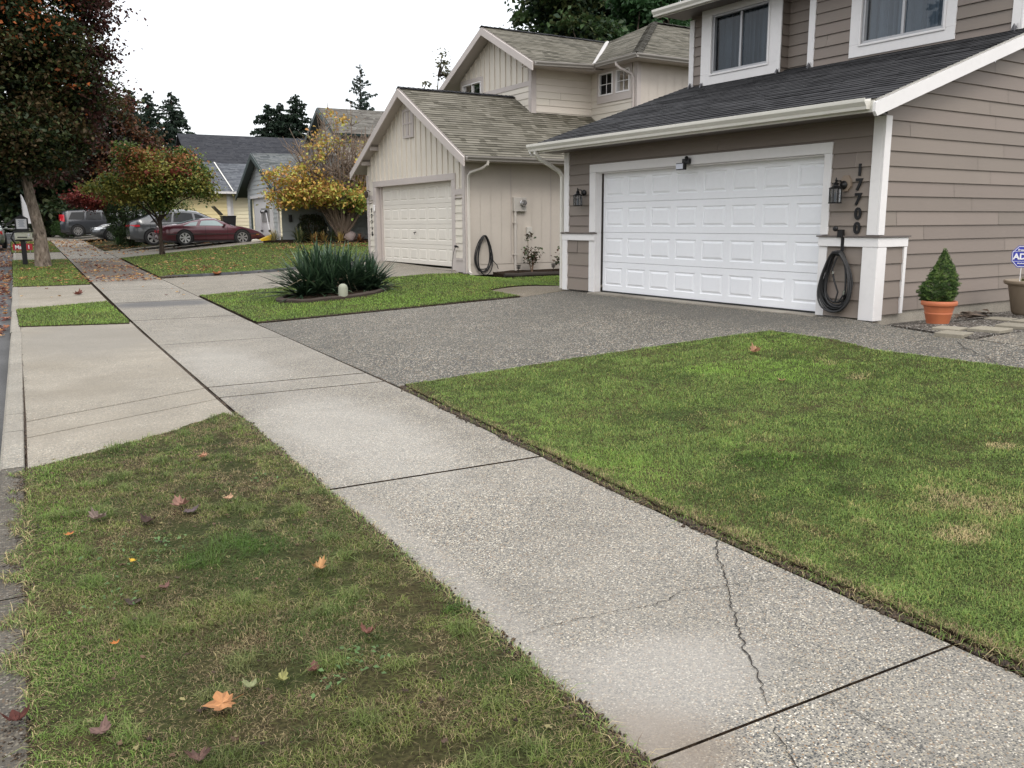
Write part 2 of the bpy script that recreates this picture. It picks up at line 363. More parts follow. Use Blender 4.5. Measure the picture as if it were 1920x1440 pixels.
# ------------------------------------------------------------------ ground sheets
def ragged(poly, step, jit, seed):
    r_ = random.Random(seed); out = []
    for i in range(len(poly)):
        a = Vector(poly[i]); b = Vector(poly[(i+1) % len(poly)]); L = (b-a).length; k = max(1, int(L/step)); nrm = Vector((-(b-a).y, (b-a).x))/max(L, 1e-6)
        for j in range(k):
            out.append(tuple(a+(b-a)*(j/k)+nrm*(r_.uniform(-jit, jit) if j else 0)))
    return out
def sheet(name, poly, mat, step=.5, off=0, skirt=.1, kind='structure', parent=None, zfun=zt, bumpy=0, seed=1, skirt_mat=None, jit=0, estep=None):
    pl = ragged(poly, estep or step, jit, seed)
    xs = [p[0] for p in pl]; ys = [p[1] for p in pl]
    vs = [Vector(p) for p in pl]; n = len(vs); ed = [(i, (i+1) % n) for i in range(n)]
    x = min(xs)+step/2
    pts = []
    while x < max(xs):
        y = min(ys)+step/2
        while y < max(ys):
            ins = False; j = n-1
            for i in range(n):
                if (pl[i][1] > y) != (pl[j][1] > y) and x < (pl[j][0]-pl[i][0])*(y-pl[i][1])/(pl[j][1]-pl[i][1])+pl[i][0]: ins = not ins
                j = i
            if ins: pts.append(Vector((x, y)))
            y += step
        x += step
    V, E, F, *_ = delaunay_2d_cdt(vs+pts, ed, [], 1, 1e-5)
    mb = MB(); mb.v = [(p.x, p.y, zfun(p.x, p.y)+off+(bumpy*(float(vnoise(p.x, p.y, 3, 5))-.5) if bumpy else 0)) for p in V]
    mb.f = [tuple(f) for f in F]; mb.uv = [(0, 0)]*(3*len(F)); mb.m = [0]*len(F)
    if skirt:
        mb.mi = 1 if skirt_mat else 0
        for i in range(n):
            a = pl[i]; b = pl[(i+1) % n]; za = zfun(*a)+off; zb = zfun(*b)+off
            mb.face([(a[0], a[1], za+.0), (b[0], b[1], zb+.0), (b[0], b[1], zb-skirt), (a[0], a[1], za-skirt)])
    o = mb.build(name, [mat, skirt_mat] if skirt_mat else mat, parent)
    if kind: o['kind'] = kind
    return o
SWL = 1.54
def swr(y): return 3.10+.15*clampf((y-4)/4, 0, 1)+.09*clampf((y-8)/6, 0, 1)
# the wide ground under everything, out to the horizon
xs_ = [-900, -200, -60, -20, -8, -.35]; xs2 = [-.33, 3.4, 6.4, 8.6, 9.4, 10.2, 20, 60, 200, 900]; ys_ = [-300, -40, -8, 5, 14.8, 15.8, 19.3, 19.9, 20.2, 27, 30, 38, 50, 60, 70, 120, 300, 1200]
mb = MB(); mb.grid([[(x, y, zt(x, y)-.16) for x in xs_+xs2] for y in ys_]); tag(mb.build('ground', m_lawn), kind='structure')
mb = MB(); mb.grid([[(x, y, zs(y)-.125+.03*(x > -1)*0) for x in (-9, -5, -2, -.28)] for y in (-20, -5, 5, 15, 22, 30, 38, 45, 52, 60, 70, 100, 140)]); tag(mb.build('road', m_asph), kind='structure')
# kerb of separate lengths
mb = MB(); y = -3.; r_ = random.Random(3)
joints = [-3, 1.5, 4.3, 6.75, 8.0, 8.75, 12.0, 15.6, 19.0, 22, 25, 28, 31, 34, 37, 40, 44, 48, 54, 60, 70, 90]
for a, b in zip(joints[:-1], joints[1:]):
    x0, x1 = -.30, -.135
    if b > 15: x0 -= .1*min(1, (b-15)/30); x1 -= .16*min(1, (b-15)/30)
    a += .012
    mb.mi = 1 if b < 6.8 else 0
    pr = [(x0, -.14), (x0+.01, -.02), (x0+.03, 0), (x1-.008, 0), (x1, -.01), (x1, -.14)]
    mb.grid([[(px_, yy, zs(yy)+pz+.004) for px_, pz in pr] for yy in (a, (a+b)/2, b)]); 
tag(mb.build('kerb', [m_kerb, aggregate('dirty_kerb', (.095, .083, .066), .5, .5, blot=((.04, .032, .025), .6))], smooth=30), kind='structure')
# sidewalk slabs
sj = [-4.5, -1.35, 1.92, 5.17, 8.6, 9.22, 12.9, 16.3, 19.65, 22.9, 26.1, 29.3, 32.5, 35.7, 38.9, 42.1, 45.3, 48.5, 55, 65, 85]
mb = MB(); tiltr = random.Random(5)
for a, b in zip(sj[:-1], sj[1:]):
    mb.mi = 0; ga = .0065 if a < 3 else .014; gb = .0065 if b < 3 else .014; a2, b2 = a+ga, b-gb; tz = tiltr.uniform(-.001, .001)
    rows = []
    for k in range(5):
        yy = a2+(b2-a2)*k/4; sk = .05*(2.3-SWL)*0
        rows.append([(x, yy, zs(yy)+tz+(-.006 if e else 0)) for x, e in ((SWL, 1), (SWL+.012, 0), (2.4, 0), (swr(yy)-.012, 0), (swr(yy), 1))])
    mb.grid(rows)
    mb.mi = 1
    for yy, s_ in ((a2, 1), (b2, 1)):
        mb.face([(SWL, yy, zs(yy)), (swr(yy), yy, zs(yy)), (swr(yy), yy, zs(yy)-.05), (SWL, yy, zs(yy)-.05)])
    for fx in (lambda q: SWL, swr):
        mb.face([(fx(a2), a2, zs(a2)), (fx(b2), b2, zs(b2)), (fx(b2), b2, zs(b2)-.06), (fx(a2), a2, zs(a2)-.06)])
tag(mb.build('sidewalk', [m_agg_side, m_soil]), kind='structure')
# dark soil showing in the joints
mb = MB(); mb.grid([[(x, y, zt(x, y)-.04) for x in (-.14, 1.5, 3.36)] for y in (-4, 5, 15, 20, 27, 30, 38, 60, 84)]); tag(mb.build('soil', m_soil), kind='structure')
# driveway approaches (aprons)
def apron(name, pts, mat, cuts=()):
    return sheet(name, pts, mat, .6, -.002, .05)
AP = [(-.115, 6.4), (1.505, 7.2), (1.505, 8.55), (-.115, 7.72)]
apron('driveway_apron', [(-.115, 6.4), (1.505, 7.2), (1.505, 8.54), (-.115, 7.71)], m_apron)
apron('driveway_apron', [(-.115, 7.735), (1.505, 8.565), (1.505, 9.19), (-.115, 8.37)], m_apron)
apron('driveway_apron', [(-.115, 8.4), (1.505, 9.22), (1.505, 16.2), (-.16, 16.4)], m_apron)
apron('driveway_apron', [(-.22, 19.2), (1.47, 20.1), (1.47, 25.2), (-.3, 25.2)], m_apron)
apron('driveway_apron', [(-.35, 38.6), (1.5, 38.6), (1.5, 45), (-.35, 45)], m_agg_far)
sheet('driveway', [(3.29, 8.27), (5.49, 8.1), (8.06, 7.8), (8.03, 6.75), (7.84, 6.0), (7.95, 4.6), (8.12, 2.0), (8.9, 2.0), (9.02, 5.7), (9.12, 6.45), (9.33, 7.36), (9.55, 8.2), (9.25, 14.0), (8.02, 13.85), (3.36, 14.87)], m_agg_drive, .45, -.004, .05)
sheet('walkway', [(8.92, 2.0), (15.5, 2.6), (15.5, 5.7), (9.04, 5.69)], aggregate('walk_aggregate', (.135, .122, .10), .95, .78, sc=62), .6, -.002, .05)
sheet('driveway', [(3.36, 20.6), (6.2, 20.25), (9.42, 19.55), (9.75, 20.1), (9.55, 25.2), (6.1, 25.1), (3.36, 26.6)], m_agg_far, .5, -.004, .05)
sheet('driveway', [(3.36, 38.5), (10, 37.9), (10.0, 44.8), (3.36, 45.2)], m_agg_far, .8, 0, .05)
sheet('driveway', [(-.3, 61), (12, 62), (12, 69), (-.3, 68)], m_agg_far, 1.5, .02, .05)
sheet('path', [(8.04, 13.87), (9.05, 14.04), (13, 14.2), (13, 15.75), (9.1, 15.72), (8.12, 15.42)], aggregate('dirt_path', (.17, .14, .10), .6, .7, blot=((.10, .085, .05), .7)), .3, -.006, .12)
# gravel and soil bed along the side wall of the near house
t_ = NT('bed_gravel'); _v = t_.voro(60, out=None); _s = t_.new('ShaderNodeSeparateColor'); t_.l.new(_v.outputs['Color'], _s.inputs[0])
m_bedg = t_.out(t_.ramp(_s.outputs[0], [(0, (.03, .024, .018)), (.45, (.07, .058, .045)), (.7, (.14, .12, .10)), (.88, (.28, .26, .23)), (.96, (.42, .40, .36))], 'CONSTANT'), .9, t_.bump(_v.outputs['Distance'], 1, .01))
sheet('gravel_bed', [(9.03, 5.71), (15.5, 5.72), (15.5, 7.9), (9.4, 7.55), (9.2, 6.45)], m_bedg, .2, .004, .05, bumpy=.03, zfun=lambda x, y: zt(x, y)-.085*clampf((y-6.75)/.5, 0, 1)*clampf((x-9.2)/.35, 0, 1))
# fine cracks: jagged dark ribbons lying in the slab surface
mb = MB()
def crack(pts, w, seed):
    r_ = random.Random(seed); out = []
    for (a, b) in zip(pts[:-1], pts[1:]):
        a = Vector(a); b = Vector(b); L = (b-a).length; k = max(2, int(L/.022)); n_ = Vector((-(b-a).y, (b-a).x)).normalized()
        for j in range(k): out.append(a+(b-a)*(j/k)+n_*r_.gauss(0, .0065))
    out.append(Vector(pts[-1])); n = len(out)
    for i in range(n-1):
        p, q = out[i], out[i+1]; d = (q-p).normalized(); s_ = Vector((-d.y, d.x))
        w0 = w*r_.uniform(.3, 1.3)*min(1, (n-i)/12); w1 = w*r_.uniform(.3, 1.3)*min(1, (n-i-1)/12)
        mb.face([(*(p+s_*w0), zt(p.x, p.y)+.0065), (*(p-s_*w0), zt(p.x, p.y)+.0065), (*(q-s_*w1), zt(q.x, q.y)+.0065), (*(q+s_*w1), zt(q.x, q.y)+.0065)])
crack([(3.10, 3.28), (2.93, 3.10), (2.71, 2.79), (2.60, 2.66), (2.45, 2.45), (2.34, 2.30), (2.22, 2.09), (2.09, 1.93)], .0035, 1)
crack([(2.03, 1.86), (1.99, 1.76), (1.92, 1.6), (1.9, 1.4)], .0028, 2)
crack([(2.71, 2.79), (2.85, 2.77), (3.02, 2.72)], .0018, 3)
crack([(2.71, 2.79), (2.49, 2.85), (2.3, 2.80), (2.09, 2.83), (1.85, 2.86), (1.58, 2.84)], .0020, 4)
crack([(2.3, 1.9), (2.35, 1.86), (2.42, 1.92)], .0016, 5)
crack([(2.33, 1.87), (2.36, 1.7), (2.37, 1.45), (2.45, 1.3)], .0015, 6)
crack([(8.8, 5.75), (8.5, 5.45), (8.2, 5.0), (7.97, 4.75)], .006, 7)
tag(mb.build('crack', flat('crack_dark', (.02, .016, .012), .9)), kind='structure')
# ------------------------------------------------------------------ house building helpers
def clip(poly, k, lim, keep_less):
    out = []
    for i in range(len(poly)):
        a = poly[i]; b = poly[(i+1) % len(poly)]
        ia = (a[k] <= lim) if keep_less else (a[k] >= lim); ib = (b[k] <= lim) if keep_less else (b[k] >= lim)
        if ia: out.append(a)
        if ia != ib:
            t = (lim-a[k])/(b[k]-a[k]); out.append((a[0]+(b[0]-a[0])*t, a[1]+(b[1]-a[1])*t))
    return out
def lap(mb, P, poly, z0, ex, t=.024, seed=0, seam=3.2, rr=.09, back=0.0, vary=.0, gap=.003):
    """lap boards (or shingle courses): P(a, z, off) maps wall coordinates to the world, off = outwards"""
    r_ = random.Random(seed); zmin = min(p[1] for p in poly); zmax = max(p[1] for p in poly)
    i = math.floor((zmin-z0)/ex)
    while z0+i*ex < zmax-1e-4:
        za, zb = z0+i*ex, z0+(i+1)*ex; i += 1
        c = clip(clip(poly, 1, za, False), 1, zb, True)
        if len(c) < 3: continue
        amin = min(p[0] for p in c); amax = max(p[0] for p in c); cuts = [amin]; x = amin+r_.uniform(.3, seam)
        while x < amax-.3: cuts.append(x); x += seam*r_.uniform(.7, 1.1)
        cuts.append(amax)
        for a0, a1 in zip(cuts[:-1], cuts[1:]):
            q = clip(clip(c, 0, a0+(gap if a0 > amin else 0), False), 0, a1-(gap if a1 < amax else 0), True)
            if len(q) < 3: continue
            tone = 1+r_.uniform(-rr, rr); mb.cc = (tone, tone*(1+r_.uniform(-.012, .012)), tone)
            tt = t*(1+r_.uniform(-vary, vary))
            off = lambda z: back+tt*(1-(z-za)/ex)+.003
            mb.face([P(p[0], p[1], off(p[1])) for p in q], q)
            zl = min(p[1] for p in q); lo = [p for p in q if p[1] < zl+1e-5]
            if len(lo) >= 2:
                e0 = min(lo); e1 = max(lo)
                mb.cc = (tone*.9,)*3  # underside lip tinted darker: shade of the lap put into its colour
                mb.face([P(e0[0], zl, off(zl)), P(e1[0], zl, off(zl)), P(e1[0], zl, back-.002), P(e0[0], zl, back-.002)], [e0, e1, e1, e0])
    mb.cc = None
class House:
    def __init__(s, O, yaw):
        a = R(yaw); s.O = Vector(O); s.d = Vector((-math.sin(a), math.cos(a), 0)); s.n = Vector((s.d.y, -s.d.x, 0))
    def W(s, v, u, z): p = s.O+s.n*v+s.d*u; return (p.x, p.y, z)
    def front(s, v): return lambda a, z, o=0: s.W(v-o, a, z)       # wall looking to the street
    def side(s, u): return lambda a, z, o=0: s.W(a, u-o, z)        # wall looking towards the camera (minus u)
    def sidef(s, u): return lambda a, z, o=0: s.W(a, u+o, z)
def rect(a0, z0, a1, z1): return [(a0, z0), (a1, z0), (a1, z1), (a0, z1)]
def panel_door(mb, P, a0, z0, a1, z1, cols, rows, dp=.011, mx=.06):
    hs = (z1-z0)/rows; ws = (a1-a0)/cols
    for r_ in range(rows):
        zb, zt_ = z0+r_*hs+.003, z0+(r_+1)*hs-.003
        mb.face([P(a0, zb, -.004), P(a1, zb, -.004), P(a1, zb-.006, -.012), P(a0, zb-.006, -.012)])
        for c in range(cols):
            x0, x1 = a0+c*ws, a0+(c+1)*ws; ix0, ix1 = x0+ws*.10, x1-ws*.10; iz0, iz1 = zb+hs*.19, zt_-hs*.19
            L = [(rect(x0, zb, x1, zt_), 0), (rect(ix0, iz0, ix1, iz1), 0), (rect(ix0+.014, iz0+.014, ix1-.014, iz1-.014), -dp), (rect(ix0+.028, iz0+.028, ix1-.028, iz1-.028), -dp), (rect(ix0+mx, iz0+.055, ix1-mx, iz1-.055), .002)]
            for (A, oa), (B, ob) in zip(L[:-1], L[1:]):
                for i in range(4):
                    j = (i+1) % 4; mb.face([P(*A[i], oa), P(*A[j], oa), P(*B[j], ob), P(*B[i], ob)])
            B, ob = L[-1]; mb.face([P(*q, ob) for q in B])
def gutter(name, a, b, mat, parent, out, h=.125, d=.12):
    """K-profile gutter from a to b; out = unit vector away from the wall"""
    a = Vector(a); b = Vector(b); o = Vector(out); mb = MB()
    pr = [(0, 0), (0, -h), (d*.62, -h), (d*.68, -h*.72), (d*.86, -h*.5), (d*.98, -h*.34), (d, -h*.12), (d, 0), (d-.012, 0), (d-.012, -.03), (.012, -.03)]
    mb.grid([[p+o*x+Vector((0, 0, z)) for x, z in pr] for p in (a, a+(b-a)*.5, b)], True)
    k = len(pr); mb.ngon(range(k)); mb.ngon(range(2*k, 3*k))
    return mb.build(name, mat, parent, smooth=25)
def slider_window(Hs, P, a0, z0, a1, z1, parent, depth=.07, mat=None, cols=2, grille=None, curtain=True, fr=.045):
    fm = MB()
    def bar(x0, zz0, x1, zz1, o0, o1): fm.box((x0, zz0, o0), (x1, zz1, o1), lambda a, b, c: P(a, b, c))
    bar(a0, z0, a1, z0+fr, -depth, .012); bar(a0, z1-fr, a1, z1, -depth, .012)
    bar(a0, z0+fr, a0+fr, z1-fr, -depth, .012); bar(a1-fr, z0+fr, a1, z1-fr, -depth, .012)
    for c in range(1, cols):
        x = a0+(a1-a0)*c/cols; bar(x-.022, z0+fr, x+.022, z1-fr, -depth+.01, -.01)
    if grille:
        gx, gz = grille
        for i in range(1, gx):
            x = a0+(a1-a0)*i/gx
            bar(x-.009, z0+fr, x+.009, z1-fr, -.045, -.028)
        for i in range(1, gz):
            z = z0+(z1-z0)*i/gz; bar(a0+fr, z-.009, a1-fr, z+.009, -.044, -.029)
    f = fm.build('frame', mat or m_alu, parent, bevel=.004)
    g = MB(); g.face([P(a0+.02, z0+.02, -.05), P(a1-.02, z0+.02, -.05), P(a1-.02, z1-.02, -.05), P(a0+.02, z1-.02, -.05)]); g.build('glass', m_glass, parent)
    rm = MB(); rm.box((a0, z0, -.6), (a1, z1, -.59), lambda a, b, c: P(a, b, c))
    for x in (a0-.01, a1): rm.box((x, z0, -.6), (x+.01, z1, -depth), lambda a, b, c: P(a, b, c))
    rm.build('room', m_room, parent)
    if curtain:
        cm = MB(); k = 80
        cm.grid([[P(a0+(a1-a0)*i/k, z, -.17-.03*math.sin(i*.9+1.3*math.sin(i*.23))-.01*math.sin(i*2.1)) for i in range(k+1)] for z in (z0, z1)])
        cm.build('curtain', m_curt, parent, smooth=60)
m_room = flat('dim_room', (.05, .05, .055), .9)
m_curt = flat('curtain_cloth', (.15, .18, .205), .9)
m_flash = flat('lead_flashing', (.14, .14, .15), .5, .6)

def digits(s, P, ac, z, h, parent, mat, name='digit', off=.03):
    cu = bpy.data.curves.new(name, 'FONT'); cu.body = s; cu.size = h*1.38; cu.extrude = .006; cu.align_x = 'CENTER'; cu.offset = h*.05
    tmp = bpy.data.objects.new('tmp', cu); COL.objects.link(tmp)
    dg = bpy.context.evaluated_depsgraph_get(); me0 = bpy.data.meshes.new_from_object(tmp.evaluated_get(dg))
    mb = MB(); mb.v = [P(ac-v.co.x, z+v.co.y, off+v.co.z) for v in me0.vertices]; mb.f = [tuple(p.vertices) for p in me0.polygons]
    mb.uv = [(0, 0)]*sum(len(f) for f in mb.f); mb.m = [0]*len(mb.f)
    bpy.data.objects.remove(tmp); bpy.data.meshes.remove(me0)
    return mb.build(name, mat, parent)

# ================================================================== house 1: the taupe house
H = House((9.4096, 8.2229, 0), 3.4659); W = H.W
h1 = root('house', W(0, 2.5, .41), 'taupe two-storey house with a white double garage door and the number 17700', 'house')
F0 = H.front(0); S0 = H.side(-.85)
EX = .185; ZB = .50
mb = MB()
lap(mb, F0, rect(-.85, 1.47, -.12, 3.0), ZB, EX, seed=1)
lap(mb, F0, rect(-.12, 2.68, 5.05, 3.0), ZB, EX, seed=2)
lap(mb, F0, rect(5.05, 1.47, 5.82, 3.0), ZB, EX, seed=3)
mb.build('wall', m_side1, h1)
mb = MB()   # shake panels under the band
for a0, a1 in ((-.67, -.132), (5.052, 5.70)):
    mb = MB(); lap(mb, F0, rect(a0, .42, a1, 1.34), .42, .232, .02, 5, .4, .1, back=.016, vary=.25); mb.build('shingle_panel', m_side1, h1)
mb = MB()
lap(mb, S0, rect(.0, .47, .51, 1.34), .47, .22, .02, 6, .4, .1, back=.016, vary=.25)
mb.build('shingle_panel', m_side1, h1)
mb = MB()
lap(mb, S0, [(0, .5), (9, .5), (9, 4.28), (2.9, 4.28), (0, 3.27)], ZB, EX, .02, 8)
lap(mb, S0, rect(2.9, 4.28, 9, 7.3), ZB, EX, .02, 9)
mb.build('wall', m_side1, h1)
m_core = flat('wall_core', (.2, .17, .15), .8)
mb = MB()
mb.prism([(.06, .45), (9, .45), (9, 7.2), (3.3, 7.2), (3.3, 4.1), (.06, 3.0)], lambda a, b, c: W(a, c, b), -.84, -.81); mb.build('wall_core', m_core, h1); mb = MB()
mb.prism([(.06, .45), (9, .45), (9, 5.7), (3.3, 5.7), (3.3, 4.1), (.06, 3.0)], lambda a, b, c: W(a, c, b), 5.79, 5.815)
mb.build('wall_core', m_core, h1)
mb = MB(); mb.box((.02, -.845, .2), (9, -.78, .498), W); mb.build('foundation', m_foot, h1)
# garage door and its frame
gd = MB(); panel_door(gd, H.front(.15), 0.02, .43, 4.86, 2.55, 8, 4)
gdo = gd.build('garage_door', m_door1, h1)
mb = MB(); mb.box((.13, 0.0, .405), (.17, 4.88, .432), W); mb.build('weather_strip', m_black, gdo)
mb = MB(); mb.box((.10, .03, 1.62), (.142, .045, 1.86), W); mb.box((.085, .02, 1.60), (.14, .05, 1.63), W); mb.build('handle', m_dark_metal, gdo)
mb = MB(); mb.box((-.02, -.12, .41), (.0, .0, 1.34), W)
mb.box((-.035, -.12, 1.49), (.12, .0, 2.545), W); mb.box((-.035, 4.88, 1.49), (.12, 5.05, 2.545), W); mb.box((-.037, -.12, 2.547), (.12, 5.05, 2.69), W)
mb.box((-.037, -.13, .41), (-.001, .0, 1.338), W); mb.box((-.037, 4.88, .41), (-.001, 5.05, 1.338), W); mb.box((.001, -.05, .41), (.119, .0, 1.489), W); mb.box((.001, 4.88, .41), (.119, 4.93, 1.489), W)
mb.box((.0, .0, 2.53), (.14, 4.88, 2.544), W)
mb.build('garage_door_frame', m_white, h1, bevel=.004)
mb = MB(); mb.box((-.15, -.05, .35), (.2, 4.93, .407), W); mb.build('threshold', m_foot, h1)
def corner_post(u0, u1, z0, z1, v0=0, wside=.09, near=True, parent=h1):
    m = MB(); m.box((v0-.035, u0, z0), (v0, u1, z1), W)
    if near: m.box((v0-.035, u0-.035, z0), (v0+wside, u0-.001, z1), W)
    return m.build('corner_trim', m_white, parent, bevel=.004)
corner_post(-.85, -.71, 1.49, 2.95); corner_post(5.68, 5.83, 1.49, 2.95, near=False)
m = MB(); m.box((-.055, -.90, .40), (0, -.68, 1.338), W); m.box((-.052, -.905, .40), (.13, -.852, 1.338), W); m.build('corner_trim', m_white, h1, bevel=.004)
m = MB(); m.box((-.055, 5.70, .40), (0, 5.85, 1.338), W); m.build('corner_trim', m_white, h1, bevel=.004)
m = MB(); m.box((.51, -.905, .47), (.57, -.852, 1.338), W); m.build('corner_trim', m_white, h1, bevel=.004)
m = MB(); m.box((-.06, -.91, 1.34), (0, .0, 1.46), W); m.box((-.06, 4.88, 1.34), (0, 5.86, 1.46), W); m.box((.001, -.91, 1.34), (.575, -.852, 1.46), W); m.build_each('trim_band', m_white, h1, bevel=.004)
m = MB(); m.box((-.08, -.93, 1.462), (0, .02, 1.482), W); m.box((-.08, 4.86, 1.462), (0, 5.88, 1.482), W); m.box((.001, -.93, 1.462), (.60, -.852, 1.482), W); m.build_each('trim_cap', m_cap, h1)
# lower roof
MR = .342; ZE = 3.08; VE = -.6; sec = math.sqrt(1+MR*MR)
def roofP(a, s_, o=0):   # a along the eave, s_ up the slope
    v = VE+s_/sec; z = ZE+MR*s_/sec
    return W(v-o*MR/sec, a, z+o/sec)
mb = MB(); smax = 3.85*sec
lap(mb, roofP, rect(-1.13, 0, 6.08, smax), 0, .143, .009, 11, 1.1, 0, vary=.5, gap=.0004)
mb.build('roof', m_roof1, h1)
mb = MB(); mb.prism(rect(-1.10, .02, 6.05, smax), roofP, -.10, -.004); mb.build('roof_deck', m_gutter1, h1)
mb = MB(); mb.prism([(-.645, 2.93), (-.645, 3.035), (3.3, 3.035+MR*3.945), (3.3, 2.88+MR*3.945), (-.6, 2.88)], lambda a, b, c: W(a, c, b), -1.145, -1.105); mb.build('rake_board', m_white, h1, bevel=.004)
mb = MB(); mb.prism([(-.645, 2.93), (-.645, 3.035), (3.3, 3.035+MR*3.945), (3.3, 2.88+MR*3.945), (-.6, 2.88)], lambda a, b, c: W(a, c, b), 6.055, 6.095); mb.build('rake_board', m_white, h1, bevel=.004)
mb = MB(); mb.box((VE-.02, -1.10, 2.93), (VE+.01, 6.05, 3.06), W); mb.build('fascia', m_gutter1, h1)
mb = MB(); mb.box((VE+.012, -.87, 2.955), (.02, 6.05, 2.97), W); mb.build('soffit', m_cap, h1)
gutter('gutter', W(VE-.022, -1.06, 3.085), W(VE-.022, 6.06, 3.085), m_gutter1, h1, -H.n)
mb = MB(); mb.sweep([W(-.66, 5.86, 2.99), W(-.66, 5.86, 2.92), W(-.60, 5.86, 2.84), W(-.12, 5.88, 2.62), W(-.04, 5.88, 2.52), W(-.04, 5.88, .42)], [(-.024, -.033), (.024, -.033), (.024, .033), (-.024, .033)], tuple(H.n)); mb.build('downspout', m_gutter1, h1, smooth=30)
# upper storey
EXU = .185
mb = MB()
lap(mb, H.front(2.9), rect(-.85, 4.1, .28, 7.3), ZB, EXU, seed=21)
lap(mb, H.front(2.9), rect(1.69, 4.1, 2.69, 7.3), ZB, EXU, seed=25)
lap(mb, H.front(2.9), rect(.28, 4.1, 1.69, 4.49), ZB, EXU, seed=26)
lap(mb, H.front(2.9), rect(.28, 5.60, 1.69, 7.3), ZB, EXU, seed=27)
mb.build('upper_wall', m_side1, h1); mb = MB()
lap(mb, H.front(3.15), rect(2.69, 4.1, 3.6, 5.95), ZB, EXU, seed=22)
mb.build('upper_wall', m_side1, h1); mb = MB()
lap(mb, H.front(3.15), rect(5.1, 4.1, 5.84, 5.95), ZB, EXU, seed=28)
mb.build('upper_wall', m_side1, h1); mb = MB()
lap(mb, H.side(3.38), rect(2.95, 4.1, 3.16, 5.9), ZB, EXU, seed=23)
mb.build('upper_wall', m_side1, h1); mb = MB()
lap(mb, H.sidef(2.69), rect(2.9, 4.1, 3.15, 5.9), ZB, EXU, seed=24)
mb.build('upper_wall', m_side1, h1)
m = MB(); m.box((2.865, -.85, 4.2), (2.9, -.73, 7.2), W); m.box((2.865, -.885, 4.2), (2.99, -.852, 7.2), W); m.build('corner_trim', m_white, h1, bevel=.004)
m = MB(); m.box((2.865, 2.60, 4.22), (2.9, 2.73, 5.75), W); m.build('corner_trim', m_white, h1, bevel=.004)
m = MB(); m.box((3.115, 5.74, 4.28), (3.15, 5.87, 5.65), W); m.build('corner_trim', m_white, h1, bevel=.004)
m = MB(); m.box((2.95, 3.38, 4.15), (3.15, 5.33, 4.44), W); m.box((2.95, 3.38, 5.6), (3.15, 5.33, 5.95), W); m.box((2.95, 3.38, 4.44), (3.15, 3.44, 5.6), W); m.box((2.95, 5.27, 4.44), (3.15, 5.33, 5.6), W); m.build('bay', m_side1, h1)
def win_trim(v, a0, z0, a1, z1, g0, gz0, g1, gz1, parent, t=.03):
    m = MB()
    m.box((v-t, a0, z0), (v, a1, gz0), W); m.box((v-t, a0, gz1), (v, a1, z1), W); m.box((v-t, a0, gz0), (v, g0, gz1), W); m.box((v-t, g1, gz0), (v, a1, gz1), W)
    t2 = t+.018
    m.box((v-t2, g0-.035, gz0-.035), (v-t-.001, g1+.035, gz0), W); m.box((v-t2, g0-.035, gz0), (v-t-.001, g0, gz1), W); m.box((v-t2, g1, gz0), (v-t-.001, g1+.035, gz1), W)
    return m.build('trim', m_white, parent, bevel=.004)
def window_part(v, g0, z0, g1, z1, o, parent, **kw):
    e = root('window', W(v, (g0+g1)/2, z0), None, None); e.parent = parent; e.location = Vector(W(v, (g0+g1)/2, z0))-ORG[parent.name]
    slider_window(H, H.front(v), g0, z0, g1, z1, e, **kw)
    if o: win_trim(v, *o, g0, z0, g1, z1, e)
    return e
window_part(2.95, 3.66, 4.50, 5.06, 5.58, (3.37, 4.30, 5.34, 5.70), h1)
window_part(2.9, .28, 4.49, 1.69, 5.60, (.09, 4.30, 1.90, 5.76), h1)
mb = MB()   # upper eave
def roofP2(a, s_, o=0):
    v = 2.42+s_/sec; z = 5.80+MR*s_/sec; return W(v-o*MR/sec, a, z+o/sec)
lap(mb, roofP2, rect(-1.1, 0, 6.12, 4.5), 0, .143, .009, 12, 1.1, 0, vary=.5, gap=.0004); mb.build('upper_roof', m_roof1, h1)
mb = MB(); mb.prism(rect(-1.08, .02, 6.10, 4.5), roofP2, -.10, -.004); mb.build('roof_deck', m_cap, h1)
mb = MB(); mb.box((2.41, -1.08, 5.66), (2.43, 6.08, 5.80), W); mb.build('fascia', m_gutter1, h1)
mb = MB(); mb.box((2.44, -1.08, 5.70), (3.16, 6.08, 5.715), W); mb.build('soffit', m_cap, h1)
gutter('gutter', W(2.408, -1.05, 5.80), W(2.408, 6.1, 5.80), m_gutter1, h1, -H.n)
mb = MB()
mb = None
for u, v in ((-.79, 2.86), (2.67, 2.86), (3.42, 2.93), (5.3, 2.93), (5.8, 3.1)):
    mb = MB(); zr = ZE+MR*(v-VE); p = [W(v-.10, u-.05, zr-.03), W(v-.02, u+.05, zr+.01), W(v+.0, u+.02, zr+.10), W(v-.01, u-.04, zr+.03)]; mb.face(p); mb.face([W(v-.10, u-.05, zr-.03), W(v, u-.02, zr+.01), W(v, u-.03, zr+.1)]); mb.build('flashing', m_flash, h1)
